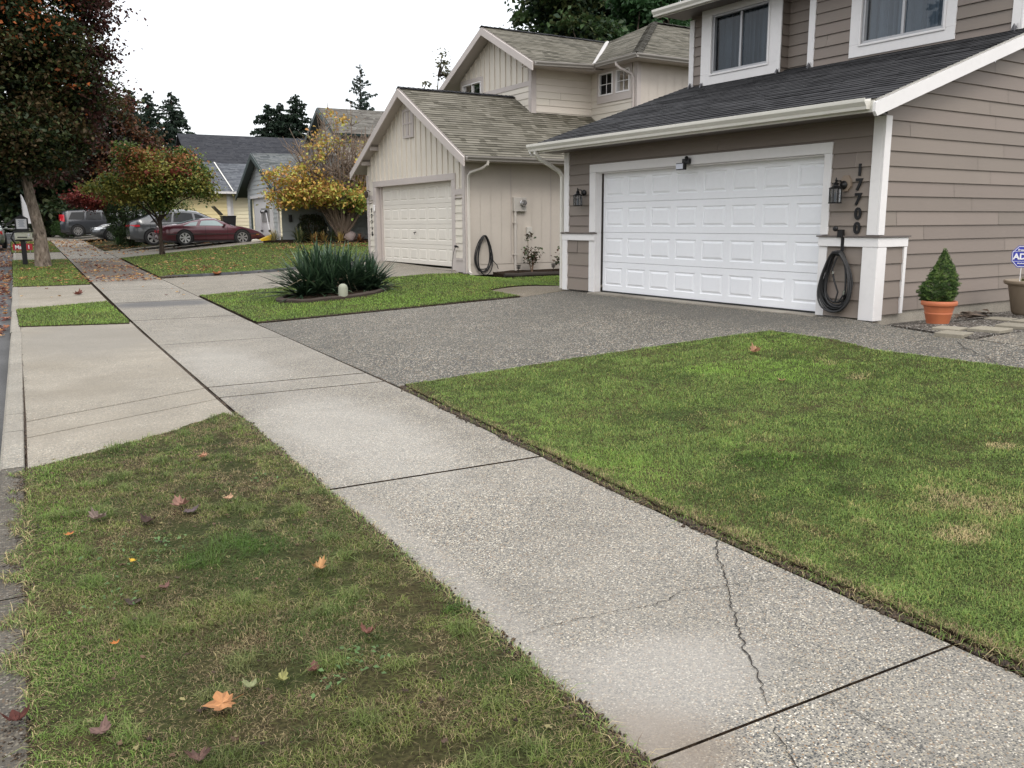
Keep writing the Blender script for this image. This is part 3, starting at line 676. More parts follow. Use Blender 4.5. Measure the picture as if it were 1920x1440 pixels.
# wall lamps, camera light, number, hose hook
def wall_lamp(u, z, parent, far=False):
    e = MB(); c = Vector(W(-.03, u, z+.10)); 
    e.lathe([(0, 0), (.05, 0), (.055, .01), (.055, .03), (.03, .05), (.02, .07)], (0, 0, 0), 14)
    e.v = [W(-.035-p[2], u-.03+p[0]*0+p[0], z+.12+p[1]) for p in e.v]
    e.tube([W(-.08, u-.03, z+.12), W(-.12, u-.03, z+.17), W(-.16, u, z+.17), W(-.17, u, z+.13)], .011, 8)
    c = W(-.17, u, z)
    e.lathe([(.0, .215), (.006, .21), (.008, .19), (.018, .18), (.008, .165), (.022, .15), (.04, .135), (.03, .12), (.035, .11), (.075, .085), (.085, .075)], c, 8)
    for k in range(8):
        a = math.pi/8+2*math.pi*k/8; x, y = c[0]+.078*math.cos(a), c[1]+.078*math.sin(a); e.tube([(x, y, z-.105), (x, y, z+.08)], .005, 4)
    e.lathe([(.082, -.115), (.086, -.105), (.08, -.1)], c, 8); e.lathe([(.082, .07), (.086, .08), (.08, .085)], c, 8)
    l = e.build('wall_lamp', m_dark_metal, parent, smooth=30)
    g = MB(); g.lathe([(.073, -.1), (.073, .075)], c, 8); g.build('lamp_glass', m_lglass, l)
    g = MB(); g.lathe([(.012, -.1), (.014, -.02), (.008, .02), (0, .03)], c, 8); g.build('bulb', m_curt, l, smooth=60)
    return l
m_lglass = glass('lamp_glass', (.7, .72, .74), 1.6)
m = MB(); m.prism([(-.36+.085*math.cos(2*math.pi*k/8+.39), 2.15+.11*math.sin(2*math.pi*k/8+.39)) for k in range(8)], lambda a, b, c: W(-c, a, b), .0, .05); m.build('lamp_mount', painted('tan_mount', (.26, .20, .15), .6), h1, bevel=.006)
wall_lamp(-.31, 2.01, h1).location += Vector((0, 0, 0)); wall_lamp(5.22, 2.08, h1)
nb = root('house_number', W(-.03, -.55, 1.95), None, None); nb.parent = h1; nb.location = Vector(W(-.03, -.55, 1.95))-ORG[h1.name]
for i, s_ in enumerate('17700'): digits(s_, F0, -.55-.012*(i > 2), 2.245-.183*i, .145, nb, m_dark_metal)
m = MB(); m.box((-.10, 2.47, 2.56), (-.04, 2.62, 2.64), W); m.tube([W(-.07, 2.55, 2.66), W(-.10, 2.5, 2.62)], .03, 10); sl = m.build('security_light', m_dark_metal, h1, bevel=.008)
m = MB(); m.box((-.17, 2.50, 2.47), (-.10, 2.68, 2.575), W); m.build('lamp_head', m_dark_metal, sl, bevel=.008)
m = MB(); m.box((-.176, 2.515, 2.483), (-.171, 2.665, 2.562), W); m.build('lamp_face', flat('lamp_face', (.62, .64, .72), .3), sl)
m = MB(); m.box((-.066, -.41, 1.28), (-.058, -.36, 1.50), W); m.box((-.10, -.40, 1.46), (-.05, -.32, 1.56), W); m.lathe([(0, 0), (.035, 0), (.035, .02), (.028, .03), (0, .035)], (0, 0, 0), 14)
k_ = 14*5; m.v[-k_:] = [W(-.10-p[2], -.30+p[0], 1.57+p[1]) for p in m.v[-k_:]]
m.box((-.11, -.42, 1.22), (-.055, -.30, 1.25), W); m.box((-.16, -.42, 1.245), (-.155, -.30, 1.28), W); m.build('hose_hook', m_dark_metal, h1, bevel=.004)
# ---------------------------------------------------------------- hose coils
def hose(name, P, ac, zt_, w, h, n, off, label, seed, tail=None, spread=.05):
    r_ = random.Random(seed); mb = MB(); pts = []
    N = 36
    for k in range(n):
        ww = w*(1+r_.uniform(-.28, .12)); hh = h*(1+r_.choice((-.3, -.1, 0, 0))+r_.uniform(-.10, .04)); dx = r_.uniform(-spread, spread)*.5; ph = r_.uniform(-.12, .12); oo = off+.022*(k % 4)+r_.uniform(0, .01)
        for i in range(N):
            a = 2*math.pi*i/N; y = math.cos(a); wd = ww*math.sin(a)*(1-.34*y)
            pts.append(P(ac+dx*(1-y)/2+wd+ph*(1-y)*.1, zt_-hh*(1-y)/2, oo+.012*math.sin(3*a+k)))
    mb.tube(pts, .0128, 8)
    if tail: mb.tube([P(*t) for t in tail], .0115, 8)
    o = mb.build(name, m_black, None, P(ac, zt_, off), smooth=60)
    tag(o, label, 'garden hose')
    return o
ho = hose('garden_hose', F0, -.355, 1.28, .205, .79, 10, .065, 'thick black hose coiled on a bracket right of the white garage door', 3, [(-.38, 1.2, .15), (-.32, 1.05, .15), (-.36, .9, .15), (-.42, .75, .14), (-.38, .62, .13), (-.45, .64, .14), (-.50, .72, .13)])
m = MB(); m.tube([F0(-.50, .72, .13), F0(-.515, .775, .13)], .017, 8); m.build('hose_fitting', m_steel, ho); m = MB(); m.tube([F0(-.35, 1.02, .165), F0(-.345, .985, .165)], .014, 8); m.build('hose_fitting', m_steel, ho)
# ------------------------------------------------------------------ more roof helpers
def plane3(B, A, S):
    B = Vector(B); A = Vector(A).normalized(); S = Vector(S).normalized(); N = A.cross(S)
    if N.z < 0: N = -N
    return lambda a, s_, o=0: tuple(B+A*a+S*s_+N*o)
def roof_part(name, P, poly, mat, parent, seed=1, deck=None, deckm=None, t=.10):
    mb = MB(); lap(mb, P, poly, 0, .143, .008, seed, 1.1, 0, vary=.5, gap=.0004); o = mb.build(name, mat, parent)
    d = MB(); d.prism(poly, P, -t, -.004); d.build('roof_deck', deckm or mat, parent)
    return o
def ridge_cap(a, b, nrm_w, mat, parent, h=.02, seed=2):
    a = Vector(a); b = Vector(b); L = (b-a).length; k = int(L/.145); d = (b-a)/k; sd_ = Vector(nrm_w).normalized(); up = d.cross(sd_).normalized()
    if up.z < 0: up = -up
    mb = MB(); r_ = random.Random(seed)
    for i in range(k):
        p = a+d*i; q = p+d*1.25; dr = .06+r_.uniform(-.01, .01)
        u0, u1 = up*(h+.018), up*(h+r_.uniform(.0, .008))
        c = [p-sd_*.14-up*dr+u0, p+u0, p+sd_*.14-up*dr+u0, q+sd_*.14-up*dr+u1, q+u1, q-sd_*.14-up*dr+u1]
        mb.face([c[0], c[1], c[4], c[5]]); mb.face([c[1], c[2], c[3], c[4]]); dn = up*-.022
        mb.face([c[0], c[1], c[1]+dn, c[0]+dn]); mb.face([c[1], c[2], c[2]+dn, c[1]+dn])
    return mb.build('ridge_cap', mat, parent)
def battens(mb, P, a0, a1, z0f, z1f, sp=.31, w=.045, t=.032):
    k = int((a1-a0)/sp)
    for i in range(k+1):
        a = a0+.05+sp*i
        if a+w > a1: break
        mb.face([P(a, z0f(a), t), P(a+w, z0f(a), t), P(a+w, z1f(a+w), t), P(a, z1f(a), t)])
        for x in (a, a+w): mb.face([P(x, z0f(a), t), P(x, z1f(x), t), P(x, z1f(x), 0), P(x, z0f(a), 0)])
def vwall(mb, P, poly, off=0, tone=1):
    mb.cc = (tone,)*3; mb.face([P(p[0], p[1], off) for p in poly], poly); mb.cc = None

# ================================================================== house 2: the cream house
H = House((9.586, 20.126, 0), 2.137); W = H.W
h2 = root('house', W(0, 2.4, .5), 'cream two-storey house with batten gables, weathered shingles and a cream garage door', 'house')
F2 = H.front(0); S2 = H.side(-.70); sl2 = .548; RU = 2.43; RZ = 5.25
gz = lambda u: RZ-sl2*abs(u-RU)-.12
mb = MB()
vwall(mb, F2, [(-.7, .45), (0, .45), (0, 2.73), (4.887, 2.73), (4.887, .45), (5.57, .45), (5.57, gz(5.57)), (RU, gz(RU)), (-.7, gz(-.7))])
battens(mb, F2, -.18, 5.52, lambda a: 2.9, lambda a: gz(a)); battens(mb, F2, -.68, -.2, lambda a: 2.52, lambda a: gz(a), .2)
mb.build('wall', m_side2, h2)
mb = MB(); lap(mb, F2, rect(-.56, .80, -.20, 2.24), .80, .187, .016, 3, 3, .03, back=.012); mb.build('wall_panel', m_side2, h2)
mb = MB(); lap(mb, F2, rect(5.10, .80, 5.42, 2.24), .80, .187, .016, 4, 3, .03, back=.012); mb.build('wall_panel', m_side2, h2)
mb = MB()
mb.box((-.03, -.2, .47), (.1, 0, 2.73), W); mb.box((-.03, 4.887, .47), (.1, 5.10, 2.73), W); mb.box((-.032, -.2, 2.732), (.1, 5.10, 2.90), W)
mb.build('garage_door_frame', m_trim2, h2, bevel=.004)
mb = MB(); mb.box((.101, 4.80, .47), (.22, 4.9, 2.73), W); mb.build('door_jamb', m_side2.copy() if False else m_trim2, h2)
for a0, a1 in ((-.70, -.2), (5.10, 5.57)):
    m = MB(); m.box((-.03, a0+.03, 2.36), (-.001, a1, 2.50), W); m.box((-.05, a0+.12, 2.28), (-.001, a1, 2.31), W); m.box((-.03, a0, .45), (-.001, a1, .78), W); m.box((-.045, a0+.1, .74), (-.03, a1-.02, .795), W); m.build_each('trim', m_trim2, h2)
m = MB(); m.box((-.035, -.72, .43), (0, -.58, 3.1), W); m.box((-.035, -.74, .43), (.10, -.701, 3.1), W); m.build('corner_trim', m_trim2, h2)
m = MB(); m.box((-.035, 5.43, .43), (0, 5.59, 3.1), W); m.build('corner_trim', m_trim2, h2)
gd = MB(); panel_door(gd, H.front(.16), .01, .55, 4.80, 2.74, 8, 4, .008); gdo = gd.build('garage_door', m_door2, h2)
m = MB(); m.tube([W(.15, 2.52, 1.42), W(.10, 2.52, 1.42)], .012, 8); m.tube([W(.10, 2.45, 1.43), W(.10, 2.56, 1.41)], .012, 8); m.tube([W(.10, 2.52, 1.42), W(.10, 2.50, 1.36)], .01, 8); m.build('handle', m_dark_metal, gdo)
m = MB(); m.box((-.12, -.15, .40), (.2, 4.95, .49), W); m.build('threshold', m_foot, h2)
m = MB(); m.box((.01, -.69, .30), (.2, -.2, .46), W); m.box((.005, 5.1, .30), (.2, 5.56, .46), W); m.build_each('foundation', m_cap, h2)
# decorative dummy window in the gable
m = MB()
for b in ((2.12, 3.96, 2.80, 4.02), (2.12, 4.66, 2.80, 4.72), (2.12, 4.02, 2.18, 4.66), (2.74, 4.02, 2.80, 4.66), (2.44, 4.02, 2.48, 4.66), (2.18, 4.32, 2.74, 4.36)): m.box((-.045, b[0], b[1]), (-.012, b[2], b[3]), W)
m.box((-.02, 2.15, 4.0), (-.001, 2.78, 4.7), W); m.build('gable_vent', m_trim2, h2)
# side wall of grooved sheets
mb = MB(); r_ = random.Random(4)
v0 = 0.1
while v0 < 9:
    v1 = v0+.305; tone = 1+r_.uniform(-.02, .02); vwall(mb, S2, rect(v0+.004, .64, v1-.004, 3.15), .012, tone); v0 = v1
vwall(mb, S2, rect(.1, .40, 9, 3.15), .0, .62); mb.build('side_wall', m_ply2, h2)
m = MB(); vwall(m, S2, rect(.1, .38, 9, .625), .02, .97); m.build('side_wall', m_ply2, h2)
m = MB()
for v in (1.29, 2.51, 3.73): m.box((v-.012, -.716, .64), (v+.012, -.712, 3.15), W)
m.build_each('batten', m_trim2, h2)
m = MB(); m.box((.2, 5.55, .3), (9, 5.57, 3.2), W); m.build('wall', m_ply2, h2)
# lower roof
Rl = 3.67*math.sqrt(1+sl2*sl2); Rn = Vector(H.n); Rd = Vector(H.d)
P_r = plane3(W(-.29, -1.24, 3.24), Rn, Rd+Vector((0, 0, sl2))); P_l = plane3(W(-.29, 6.10, 3.24), Rn, -Rd+Vector((0, 0, sl2)))
roof_part('roof', P_r, rect(0, 0, 9.3, Rl), m_roof2, h2, 5, deckm=m_trim2); roof_part('roof', P_l, rect(0, 0, 9.3, Rl), m_roof2, h2, 6, deckm=m_trim2)
ridge_cap(W(-.32, RU, RZ+.0), W(4.5, RU, RZ+.0), Rd, m_roof1, h2)
def rake(Hh, v, u0, z0, u1, z1, mat, parent, h=.19, t=.04):
    m = MB(); m.prism([(u0, z0), (u1, z1), (u1, z1-h*1.1), (u0, z0-h*1.1)], lambda a, b, c: Hh.W(v-c, a, b), 0, t); return m.build('rake_board', mat, parent)
rake(H, -.31, -1.26, 3.20, RU, RZ-.03, m_trim2, h2); rake(H, -.31, 6.12, 3.20, RU, RZ-.03, m_trim2, h2)
m = MB()
for u in (5.3, 4.6): m.box((-.28, u, gz(u)-.17), (0, u+.09, gz(u)-.06), W)
m.build_each('bracket', m_trim2, h2)
gutter('gutter', W(-.28, -1.25, 3.235), W(9, -1.25, 3.235), m_gut2, h2, -Rd, .11, .11)
m = MB(); m.sweep([W(.30, -1.30, 3.14), W(.30, -1.28, 3.05), W(.24, -1.15, 2.97), W(.08, -.82, 2.88), W(.04, -.78, 2.80), W(.04, -.77, .55), W(.04, -.80, .45), W(.0, -.95, .43)], [(-.027, -.027), (.027, -.027), (.027, .027), (-.027, .027)], tuple(H.n)); m.build('downspout', painted('cream_pipe', (.66, .62, .56), .45, .04, .1, False), h2, smooth=30)
# upper front gable
UF = 3.32; gz2 = lambda u: 7.30-.5*abs(u-3.5)-.14
F2u = H.front(UF); mb = MB()
vwall(mb, F2u, [(1.44, 4.5), (5.60, 4.5), (5.60, 4.9), (4.29, 4.9), (4.29, 5.95), (5.60, 5.95), (5.60, gz2(5.6)), (3.5, gz2(3.5)), (1.44, gz2(1.44))])
battens(mb, F2u, 1.55, 4.22, lambda a: 5.58, gz2); battens(mb, F2u, 4.25, 5.55, lambda a: 6.06, gz2)
lap(mb, F2u, rect(1.56, 4.5, 4.22, 5.45), 4.37, .187, .018, 7, 3, .03, back=.004)
mb.build('upper_wall', m_side2, h2)
m = MB(); m.box((UF-.03, 1.56, 5.45), (UF, 4.22, 5.58), W); m.box((UF-.036, 1.42, 4.5), (UF, 1.56, 5.95), W); m.box((UF-.036, 1.40, 4.5), (UF+.12, 1.44, 5.95), W)
m.box((UF-.03, 4.14, 5.0), (UF, 4.26, 6.06), W); m.box((UF-.03, 4.26, 5.96), (UF, 5.60, 6.08), W); m.box((UF-.03, 5.48, 5.0), (UF, 5.6, 5.96), W); m.build('trim', m_trim2, h2)
H_keep = H
def win2(P, a0, z0, a1, z1, Wp, gr=None, cols=2, cur=False):
    e = root('window', Wp, None, None); e.parent = h2; e.location = Vector(Wp)-ORG[h2.name]
    slider_window(H, P, a0, z0, a1, z1, e, mat=m_white, cols=cols, grille=gr, curtain=cur, fr=.04); return e
win2(H.front(UF-.03), 4.29, 4.9, 5.46, 5.95, W(UF, 4.9, 4.9), cur=True)
# upper side wall and inner front wall
mb = MB(); lap(mb, H.side(1.44), rect(UF+.12, 4.45, 5.38, 6.02), 4.37, .187, .018, 8, 9, .02); mb.build('upper_wall', m_side2, h2); mb = MB(); lap(mb, H.front(5.38), rect(-.53, 4.2, 1.44, 5.22), 4.37, .187, .018, 9, 9, .02); lap(mb, H.front(5.38), rect(1.01, 5.22, 1.44, 6.06), 4.37, .187, .018, 9, 9, .02); lap(mb, H.front(5.38), rect(-.53, 5.22, -.38, 6.06), 4.37, .187, .018, 9, 9, .02)
mb.build('upper_wall', m_side2, h2)
mb = MB(); v0 = 5.48
while v0 < 12.5: vwall(mb, H.side(-.65), rect(v0+.004, 3.9, v0+.301, 6.08), .012); v0 += .305
vwall(mb, H.side(-.65), rect(5.4, 3.9, 12.5, 6.08), 0, .62); mb.build('upper_wall', m_ply2, h2)
m = MB(); m.box((5.345, -.67, 4.0), (5.38, -.53, 6.05), W); m.box((5.345, -.69, 4.0), (5.48, -.651, 6.05), W); m.build('corner_trim', m_trim2, h2)
m = MB()
for b in ((-.46, 5.02, 1.10, 5.22), (-.46, 5.84, 1.10, 6.0), (-.46, 5.22, -.38, 5.84), (.22, 5.22, .37, 5.84), (1.01, 5.22, 1.10, 5.84)): m.box((5.335, b[0], b[1]), (5.36, b[2], b[3]), W)
m.build('trim', m_trim2, h2)
win2(H.front(5.33), .37, 5.22, 1.01, 5.84, W(5.33, .7, 5.2), (2, 2), 1); win2(H.front(5.33), -.38, 5.22, .22, 5.84, W(5.33, -.1, 5.2), (2, 2), 1)
win2(H.side(-.67), 7.55, 4.85, 8.4, 5.72, W(7.9, -.67, 4.9), None, 1)
# upper roofs
L2 = 2.76*math.sqrt(1.25)
P_a = plane3(W(2.92, .74, 5.95), Rn, Rd+Vector((0, 0, .5))); P_b = plane3(W(2.92, 6.26, 5.95), Rn, -Rd+Vector((0, 0, .5)))
roof_part('upper_roof', P_a, [(0, 0), (2.1, 0), (4.75, L2), (0, L2)], m_roof2, h2, 15, deckm=m_trim2); roof_part('upper_roof', P_b, rect(0, 0, 4.7, L2), m_roof2, h2, 16, deckm=m_trim2)
ridge_cap(W(2.88, 3.5, 7.33), W(7.4, 3.5, 7.33), Rd, m_roof1, h2, seed=3)
rake(H, 2.90, .72, 5.92, 3.5, 7.30, m_trim2, h2); rake(H, 2.90, 6.28, 5.92, 3.5, 7.30, m_trim2, h2)
hp = 3.6*math.sqrt(1.25)
P_h = plane3(W(4.98, -1.1, 6.05), Rd, Rn+Vector((0, 0, .5))); P_s = plane3(W(4.98, -1.1, 6.05), Rn, Rd+Vector((0, 0, .5))); P_s2 = plane3(W(4.98, 6.1, 6.05), Rn, -Rd+Vector((0, 0, .5)))
roof_part('upper_roof', P_h, [(0, 0), (1.9, 0), (4.6, 2.72*math.sqrt(1.25)), (7.2-.35, .4), (3.6, hp)][:3]+[(5.2, 2.0*math.sqrt(1.25)), (3.6, hp)], m_roof2, h2, 17, deckm=m_trim2)
roof_part('upper_roof', P_s, [(0, 0), (9, 0), (9, hp), (3.6, hp)], m_roof2, h2, 18, deckm=m_trim2)
roof_part('upper_roof', P_s2, [(2.5, 2.5*math.sqrt(1.25)), (9, 0), (9, hp), (3.6, hp)], m_roof2, h2, 19, deckm=m_trim2)
ridge_cap(W(4.98, -1.1, 6.07), W(8.58, 2.5, 7.87), Rn-Rd, m_roof2, h2, .02, 5); ridge_cap(W(8.58, 2.5, 7.87), W(13.8, 2.5, 7.87), Rd, m_roof2, h2, .02, 6)
m = MB(); a = Vector(W(4.95, .74, 6.0)); b = Vector(W(7.5, 3.46, 7.32)); s_ = Vector(Rn-Rd).normalized()*.06; up = Vector((0, 0, .035))
m.face([a-s_+up, a+s_+up, b+s_+up, b-s_+up]); m.face([a-s_+up, a+up*1.6, b+up*1.6, b-s_+up]); m.face([a+s_+up, a+up*1.6, b+up*1.6, b+s_+up]); m.build('valley_flashing', flat('pale_flashing', (.42, .40, .38), .5), h2)
gutter('gutter', W(2.95, .73, 5.945), W(4.93, .73, 5.945+.08), m_gut2, h2, -Rd, .11, .11)
gutter('gutter', W(4.97, .66, 6.045), W(4.97, -1.2, 6.045), m_gut2, h2, -Rn, .11, .11)
gutter('gutter', W(4.9, -1.11, 6.045), W(13, -1.11, 6.045), m_gut2, h2, -Rd, .11, .11)
m = MB(); m.box((4.99, -1.09, 5.94), (5.38, 1.44, 5.955), W); m.box((5.381, -1.09, 5.94), (13, -.66, 5.955), W); m.box((2.95, .76, 5.90), (5.38, 1.43, 5.915), W); m.build('soffit', m_trim2, h2)
m = MB(); m.box((-.27, -1.22, 3.12), (9, -.70, 3.132), W); m.build('soffit', m_trim2, h2)
m = MB(); m.sweep([W(4.92, -.30, 5.95), W(4.92, -.32, 5.86), W(4.98, -.38, 5.78), W(5.26, -.56, 5.62), W(5.30, -.58, 5.52), W(5.30, -.58, 4.2)], [(-.027, -.027), (.027, -.027), (.027, .027), (-.027, .027)], tuple(H.d)); m.build('downspout', m_trim2, h2, smooth=30)
# fittings: lamp, number, doorbell, tap with hose, meter, boxes, conduit
m = MB(); m.tube([W(-.03, 5.3, 2.62), W(-.12, 5.3, 2.66), W(-.16, 5.3, 2.60)], .014, 6); m.lathe([(.02, .08), (.055, .05), (.06, 0), (.035, -.12)], W(-.16, 5.3, 2.55), 6); m.lathe([(.02, .08), (.055, .05), (.06, 0), (.035, -.12)], W(-.12, 5.42, 2.55), 6); m.build('wall_lamp', flat('aged_bronze', (.06, .045, .035), .5, .4), h2)
nb = root('house_number', W(-.05, 5.25, 1.7), None, None); nb.parent = h2; nb.location = Vector(W(-.05, 5.25, 1.7))-ORG[h2.name]
for i, s_ in enumerate('17718'): digits(s_, F2, 5.25, 2.00-.175*i, .13, nb, m_dark_metal)
m = MB(); m.box((-.075, 4.93, 2.02), (-.035, 5.03, 2.22), W); m.build('intercom', m_white, h2, bevel=.01)
m = MB(); m.tube([W(-.03, -.33, 1.08), W(-.13, -.33, 1.08)], .02, 8); m.tube([W(-.10, -.38, 1.10), W(-.10, -.28, 1.10)], .02, 8); m.build('tap', m_dark_metal, h2)
m = MB(); m.box((1.34, -.80, 1.95), (1.72, -.712, 2.30), W); mt = m.build('meter_box', m_ply2.copy() if False else painted('grey_box', (.5, .47, .43), .5), h2, bevel=.006)
m = MB(); m.lathe([(.085, 0), (.085, .02), (.075, .03), (.075, .09), (.06, .11), (0, .115)], (0, 0, 0), 20); m.v = [W(1.60+p[0], -.80-p[2], 2.16+p[1]) for p in m.v]; m.build('meter_dial', m_steel, mt, smooth=40)
m = MB(); m.tube([W(1.40, -.76, 1.95), W(1.40, -.76, .42)], .035, 10); [m.box((1.34, -.80, z), (1.46, -.715, z+.03), W) for z in (1.65, .85)]; m.build('conduit', m_ply2 if False else painted('pipe_paint', (.55, .51, .465), .5), h2, smooth=40)
m = MB(); m.box((1.74, -.79, 1.36), (1.89, -.712, 1.56), W); m.build('junction_box', painted('pale_box', (.58, .55, .5), .5), h2, bevel=.006)
ho = hose('garden_hose', S2, .48, 1.36, .22, .98, 5, .05, 'black hose hanging in long loops on the cream side wall beside the downspout', 8, [(.62, .95, .1), (.72, .72, .1), (.82, .62, .1), (.86, .52, .1)], spread=.12)
m = MB(); m.tube([F2(-.33, 1.05, .13), F2(-.30, .9, .16), F2(-.32, .7, .2), F2(-.45, .52, .28), F2(-.62, .43, .4), F2(-.8, .40, .5)], .011, 8); tag(m.build('tap_hose', flat('grey_hose', (.12, .11, .10), .5), None, F2(-.33, 1.0, .1), smooth=60), 'short grey hose running from the tap beside the cream garage door down to the grass', 'hose')

# ================================================================== house 3: small pale blue gable garage with tall house behind
H = House((9.62, 37.31, 0), -1.8); W = H.W; Rn = Vector(H.n); Rd = Vector(H.d)
h3 = root('house', W(0, 3, .9), 'pale blue-grey house with dark green gable trim behind the maroon sports car', 'house')
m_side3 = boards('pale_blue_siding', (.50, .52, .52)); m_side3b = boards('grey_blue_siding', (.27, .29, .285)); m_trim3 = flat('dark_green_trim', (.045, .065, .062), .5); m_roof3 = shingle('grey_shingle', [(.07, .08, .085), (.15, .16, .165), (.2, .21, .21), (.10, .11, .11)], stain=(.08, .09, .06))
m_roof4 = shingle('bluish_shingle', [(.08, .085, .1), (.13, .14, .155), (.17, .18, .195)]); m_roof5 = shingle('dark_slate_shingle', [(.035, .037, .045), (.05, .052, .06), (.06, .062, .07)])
u_c = 3.3; sl3 = .412; ez, ew = 3.05, 4.29; rz = ez+ew*sl3
g3 = lambda u: rz-sl3*abs(u-u_c)-.12
mb = MB(); F3 = H.front(0); 
lap(mb, F3, [(0, 2.93), (6.5, 2.93), (6.5, g3(6.5)), (u_c, g3(u_c)), (0, g3(0))], .6, .19, .022, 3, 9, .03)
lap(mb, F3, rect(0.05, .7, .9, 2.93), .6, .19, .022, 4, 9, .03); lap(mb, F3, rect(5.75, .7, 6.5, 2.93), .6, .19, .022, 4, 9, .03)
mb.build('wall', m_side3, h3)
mb = MB(); lap(mb, H.side(0), rect(.1, 1.0, 9, 3.1), .6, .19, .024, 6, 9, .05); vwall(mb, H.side(0), rect(.1, .5, 9, 1.0), .01, .5); mb.build('side_wall', m_side3b, h3)
m = MB(); m.box((-.05, .9, .8), (0, 1.05, 2.85), W); m.box((-.05, .9, 2.85), (0, 5.75, 2.98), W); m.box((-.05, -.06, .8), (.02, .12, 3.0), W); m.build('trim', m_white, h3)
m = MB(); m.box((-.05, 5.55, .8), (0, 5.78, 2.85), W); m.build('trim', m_trim3, h3)
gd = MB(); gd.box((.08, 1.04, .85), (.12, 5.6, 2.87), W)
for z in (1.35, 1.86, 2.37): gd.box((.075, 1.04, z), (.08, 5.6, z+.015), W)
gd.build('garage_door', m_white, h3)
m = MB(); m.box((.055, 2.2, 1.75), (.08, 3.9, 2.38), W); m.build('door_panel', flat('grey_panel', (.30, .29, .28), .6), h3)
Ls = ew*math.sqrt(1+sl3*sl3)
PA = plane3(W(-.35, u_c-ew, ez), Rn, Rd+Vector((0, 0, sl3))); PB = plane3(W(-.35, u_c+ew, ez), Rn, -Rd+Vector((0, 0, sl3)))
roof_part('roof', PA, rect(0, 0, 9.5, Ls), m_roof3, h3, 31, deckm=m_trim3); roof_part('roof', PB, rect(0, 0, 9.5, Ls), m_roof3, h3, 32, deckm=m_trim3)
rake(H, -.36, u_c-ew-.02, ez-.02, u_c, rz-.02, m_trim3, h3, .2); rake(H, -.36, u_c+ew+.02, ez-.02, u_c, rz-.02, m_trim3, h3, .2)
gutter('gutter', W(-.3, u_c-ew-.01, ez), W(9, u_c-ew-.01, ez), m_white, h3, -Rd, .11, .11)
m = MB(); m.box((4.2, 2.2, rz-.62), (4.5, 2.45, rz-.42), W); m.build('roof_vent', m_steel, h3)
# tall part behind
m_beige3 = boards('beige_siding', (.40, .36, .31))
mb = MB(); lap(mb, H.front(3.5), [(2.2, 3.5), (6.9, 3.5), (6.9, 5.75), (4.55, 6.92), (2.2, 5.75)], .6, .19, .02, 33, 9, .03); mb.build('upper_wall', m_beige3, h3); mb = MB(); lap(mb, H.side(2.2), rect(3.5, 3.5, 12, 5.75), .6, .19, .02, 34, 9, .03); mb.build('upper_wall', m_beige3, h3)
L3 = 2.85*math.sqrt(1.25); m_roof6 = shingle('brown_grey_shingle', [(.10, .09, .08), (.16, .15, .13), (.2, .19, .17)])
PA = plane3(W(3.1, 1.7, 5.68), Rn, Rd+Vector((0, 0, .5))); PB = plane3(W(3.1, 7.4, 5.68), Rn, -Rd+Vector((0, 0, .5)))
roof_part('upper_roof', PA, rect(0, 0, 10, L3), m_roof6, h3, 35, deckm=m_trim3); roof_part('upper_roof', PB, rect(0, 0, 10, L3), m_roof6, h3, 36, deckm=m_trim3)
rake(H, 3.09, 1.68, 5.66, 4.55, 7.08, m_trim3, h3); rake(H, 3.09, 7.42, 5.66, 4.55, 7.08, m_trim3, h3)
m = MB(); m.box((.4, -.14, 1.75), (.52, -.02, 2.05), W); m.build('wall_lamp', m_dark_metal, h3)

# ================================================================== house 4: yellow, house 5: grey roof
def simple_house(name, label, walls, roofs, trims, loc, parts=()):
    h = root('house', loc, label, 'house')
    for mat, lo, hi in walls:
        mb = MB(); X = lambda a, b, c: (a, b, c)
        (x0, y0, z0), (x1, y1, z1) = lo, hi
        lap(mb, lambda a, z, o=0: (a, y0-o, z), rect(x0, z0, x1, z1), z0, .2, .024, 5, 9, .04)
        lap(mb, lambda a, z, o=0: (x0-o, a, z), rect(y0, z0, y1, z1), z0, .2, .024, 6, 9, .04)
        mb.build('wall', mat, h)
    for i, (mat, B, A, S, poly) in enumerate(roofs): roof_part('roof', plane3(B, A, S), poly, mat, h, 50+i, deckm=mat)
    for mat, lo, hi in trims:
        m = MB(); m.box(lo, hi); m.build('trim', mat, h)
    return h
m_yel = boards('yellow_siding', (.90, .76, .42)); m_yel2 = boards('pale_yellow_siding', (.86, .78, .56))
sx = Vector((1, 0, 0))
q45 = math.sqrt(1+.5*.5)
h4 = simple_house('house', 'yellow house with a broad dark roof beyond the maroon sports car', 
    [(m_yel, (6.5, 50, .8), (10.2, 56, 3.4)), (m_yel2, (10.2, 50.35, .8), (16, 56, 3.4)), (boards('tan_siding', (.42, .40, .36)), (9.4, 57.1, 3), (17, 63, 5.45))],
    [(m_roof4, (6.0, 49.5, 3.42), sx, (0, 1, .46), rect(0, 0, 4.3, 4.3)), (m_roof4, (10.3, 49.8, 3.42), sx, (0, 1, .46), rect(0, 0, 6.2, 4.2)),
     (m_roof5, (9.2, 56.3, 5.3), sx, (0, 1, .62), rect(0, 0, 9.3, 3.85)), (m_roof5, (18.5, 62.85, 5.3), -sx, (0, -1, .62), rect(0, 0, 9.3, 3.85))],
    [(m_white, (10.05, 49.96, .8), (10.24, 50.0, 3.4)), (m_white, (6.0, 49.38, 3.30), (10.3, 49.5, 3.42)), (m_white, (10.3, 49.68, 3.30), (16.5, 49.8, 3.42)), (m_white, (10.3, 50.25, .8), (10.44, 50.34, 3.3))],
    (9, 50, 1.0))
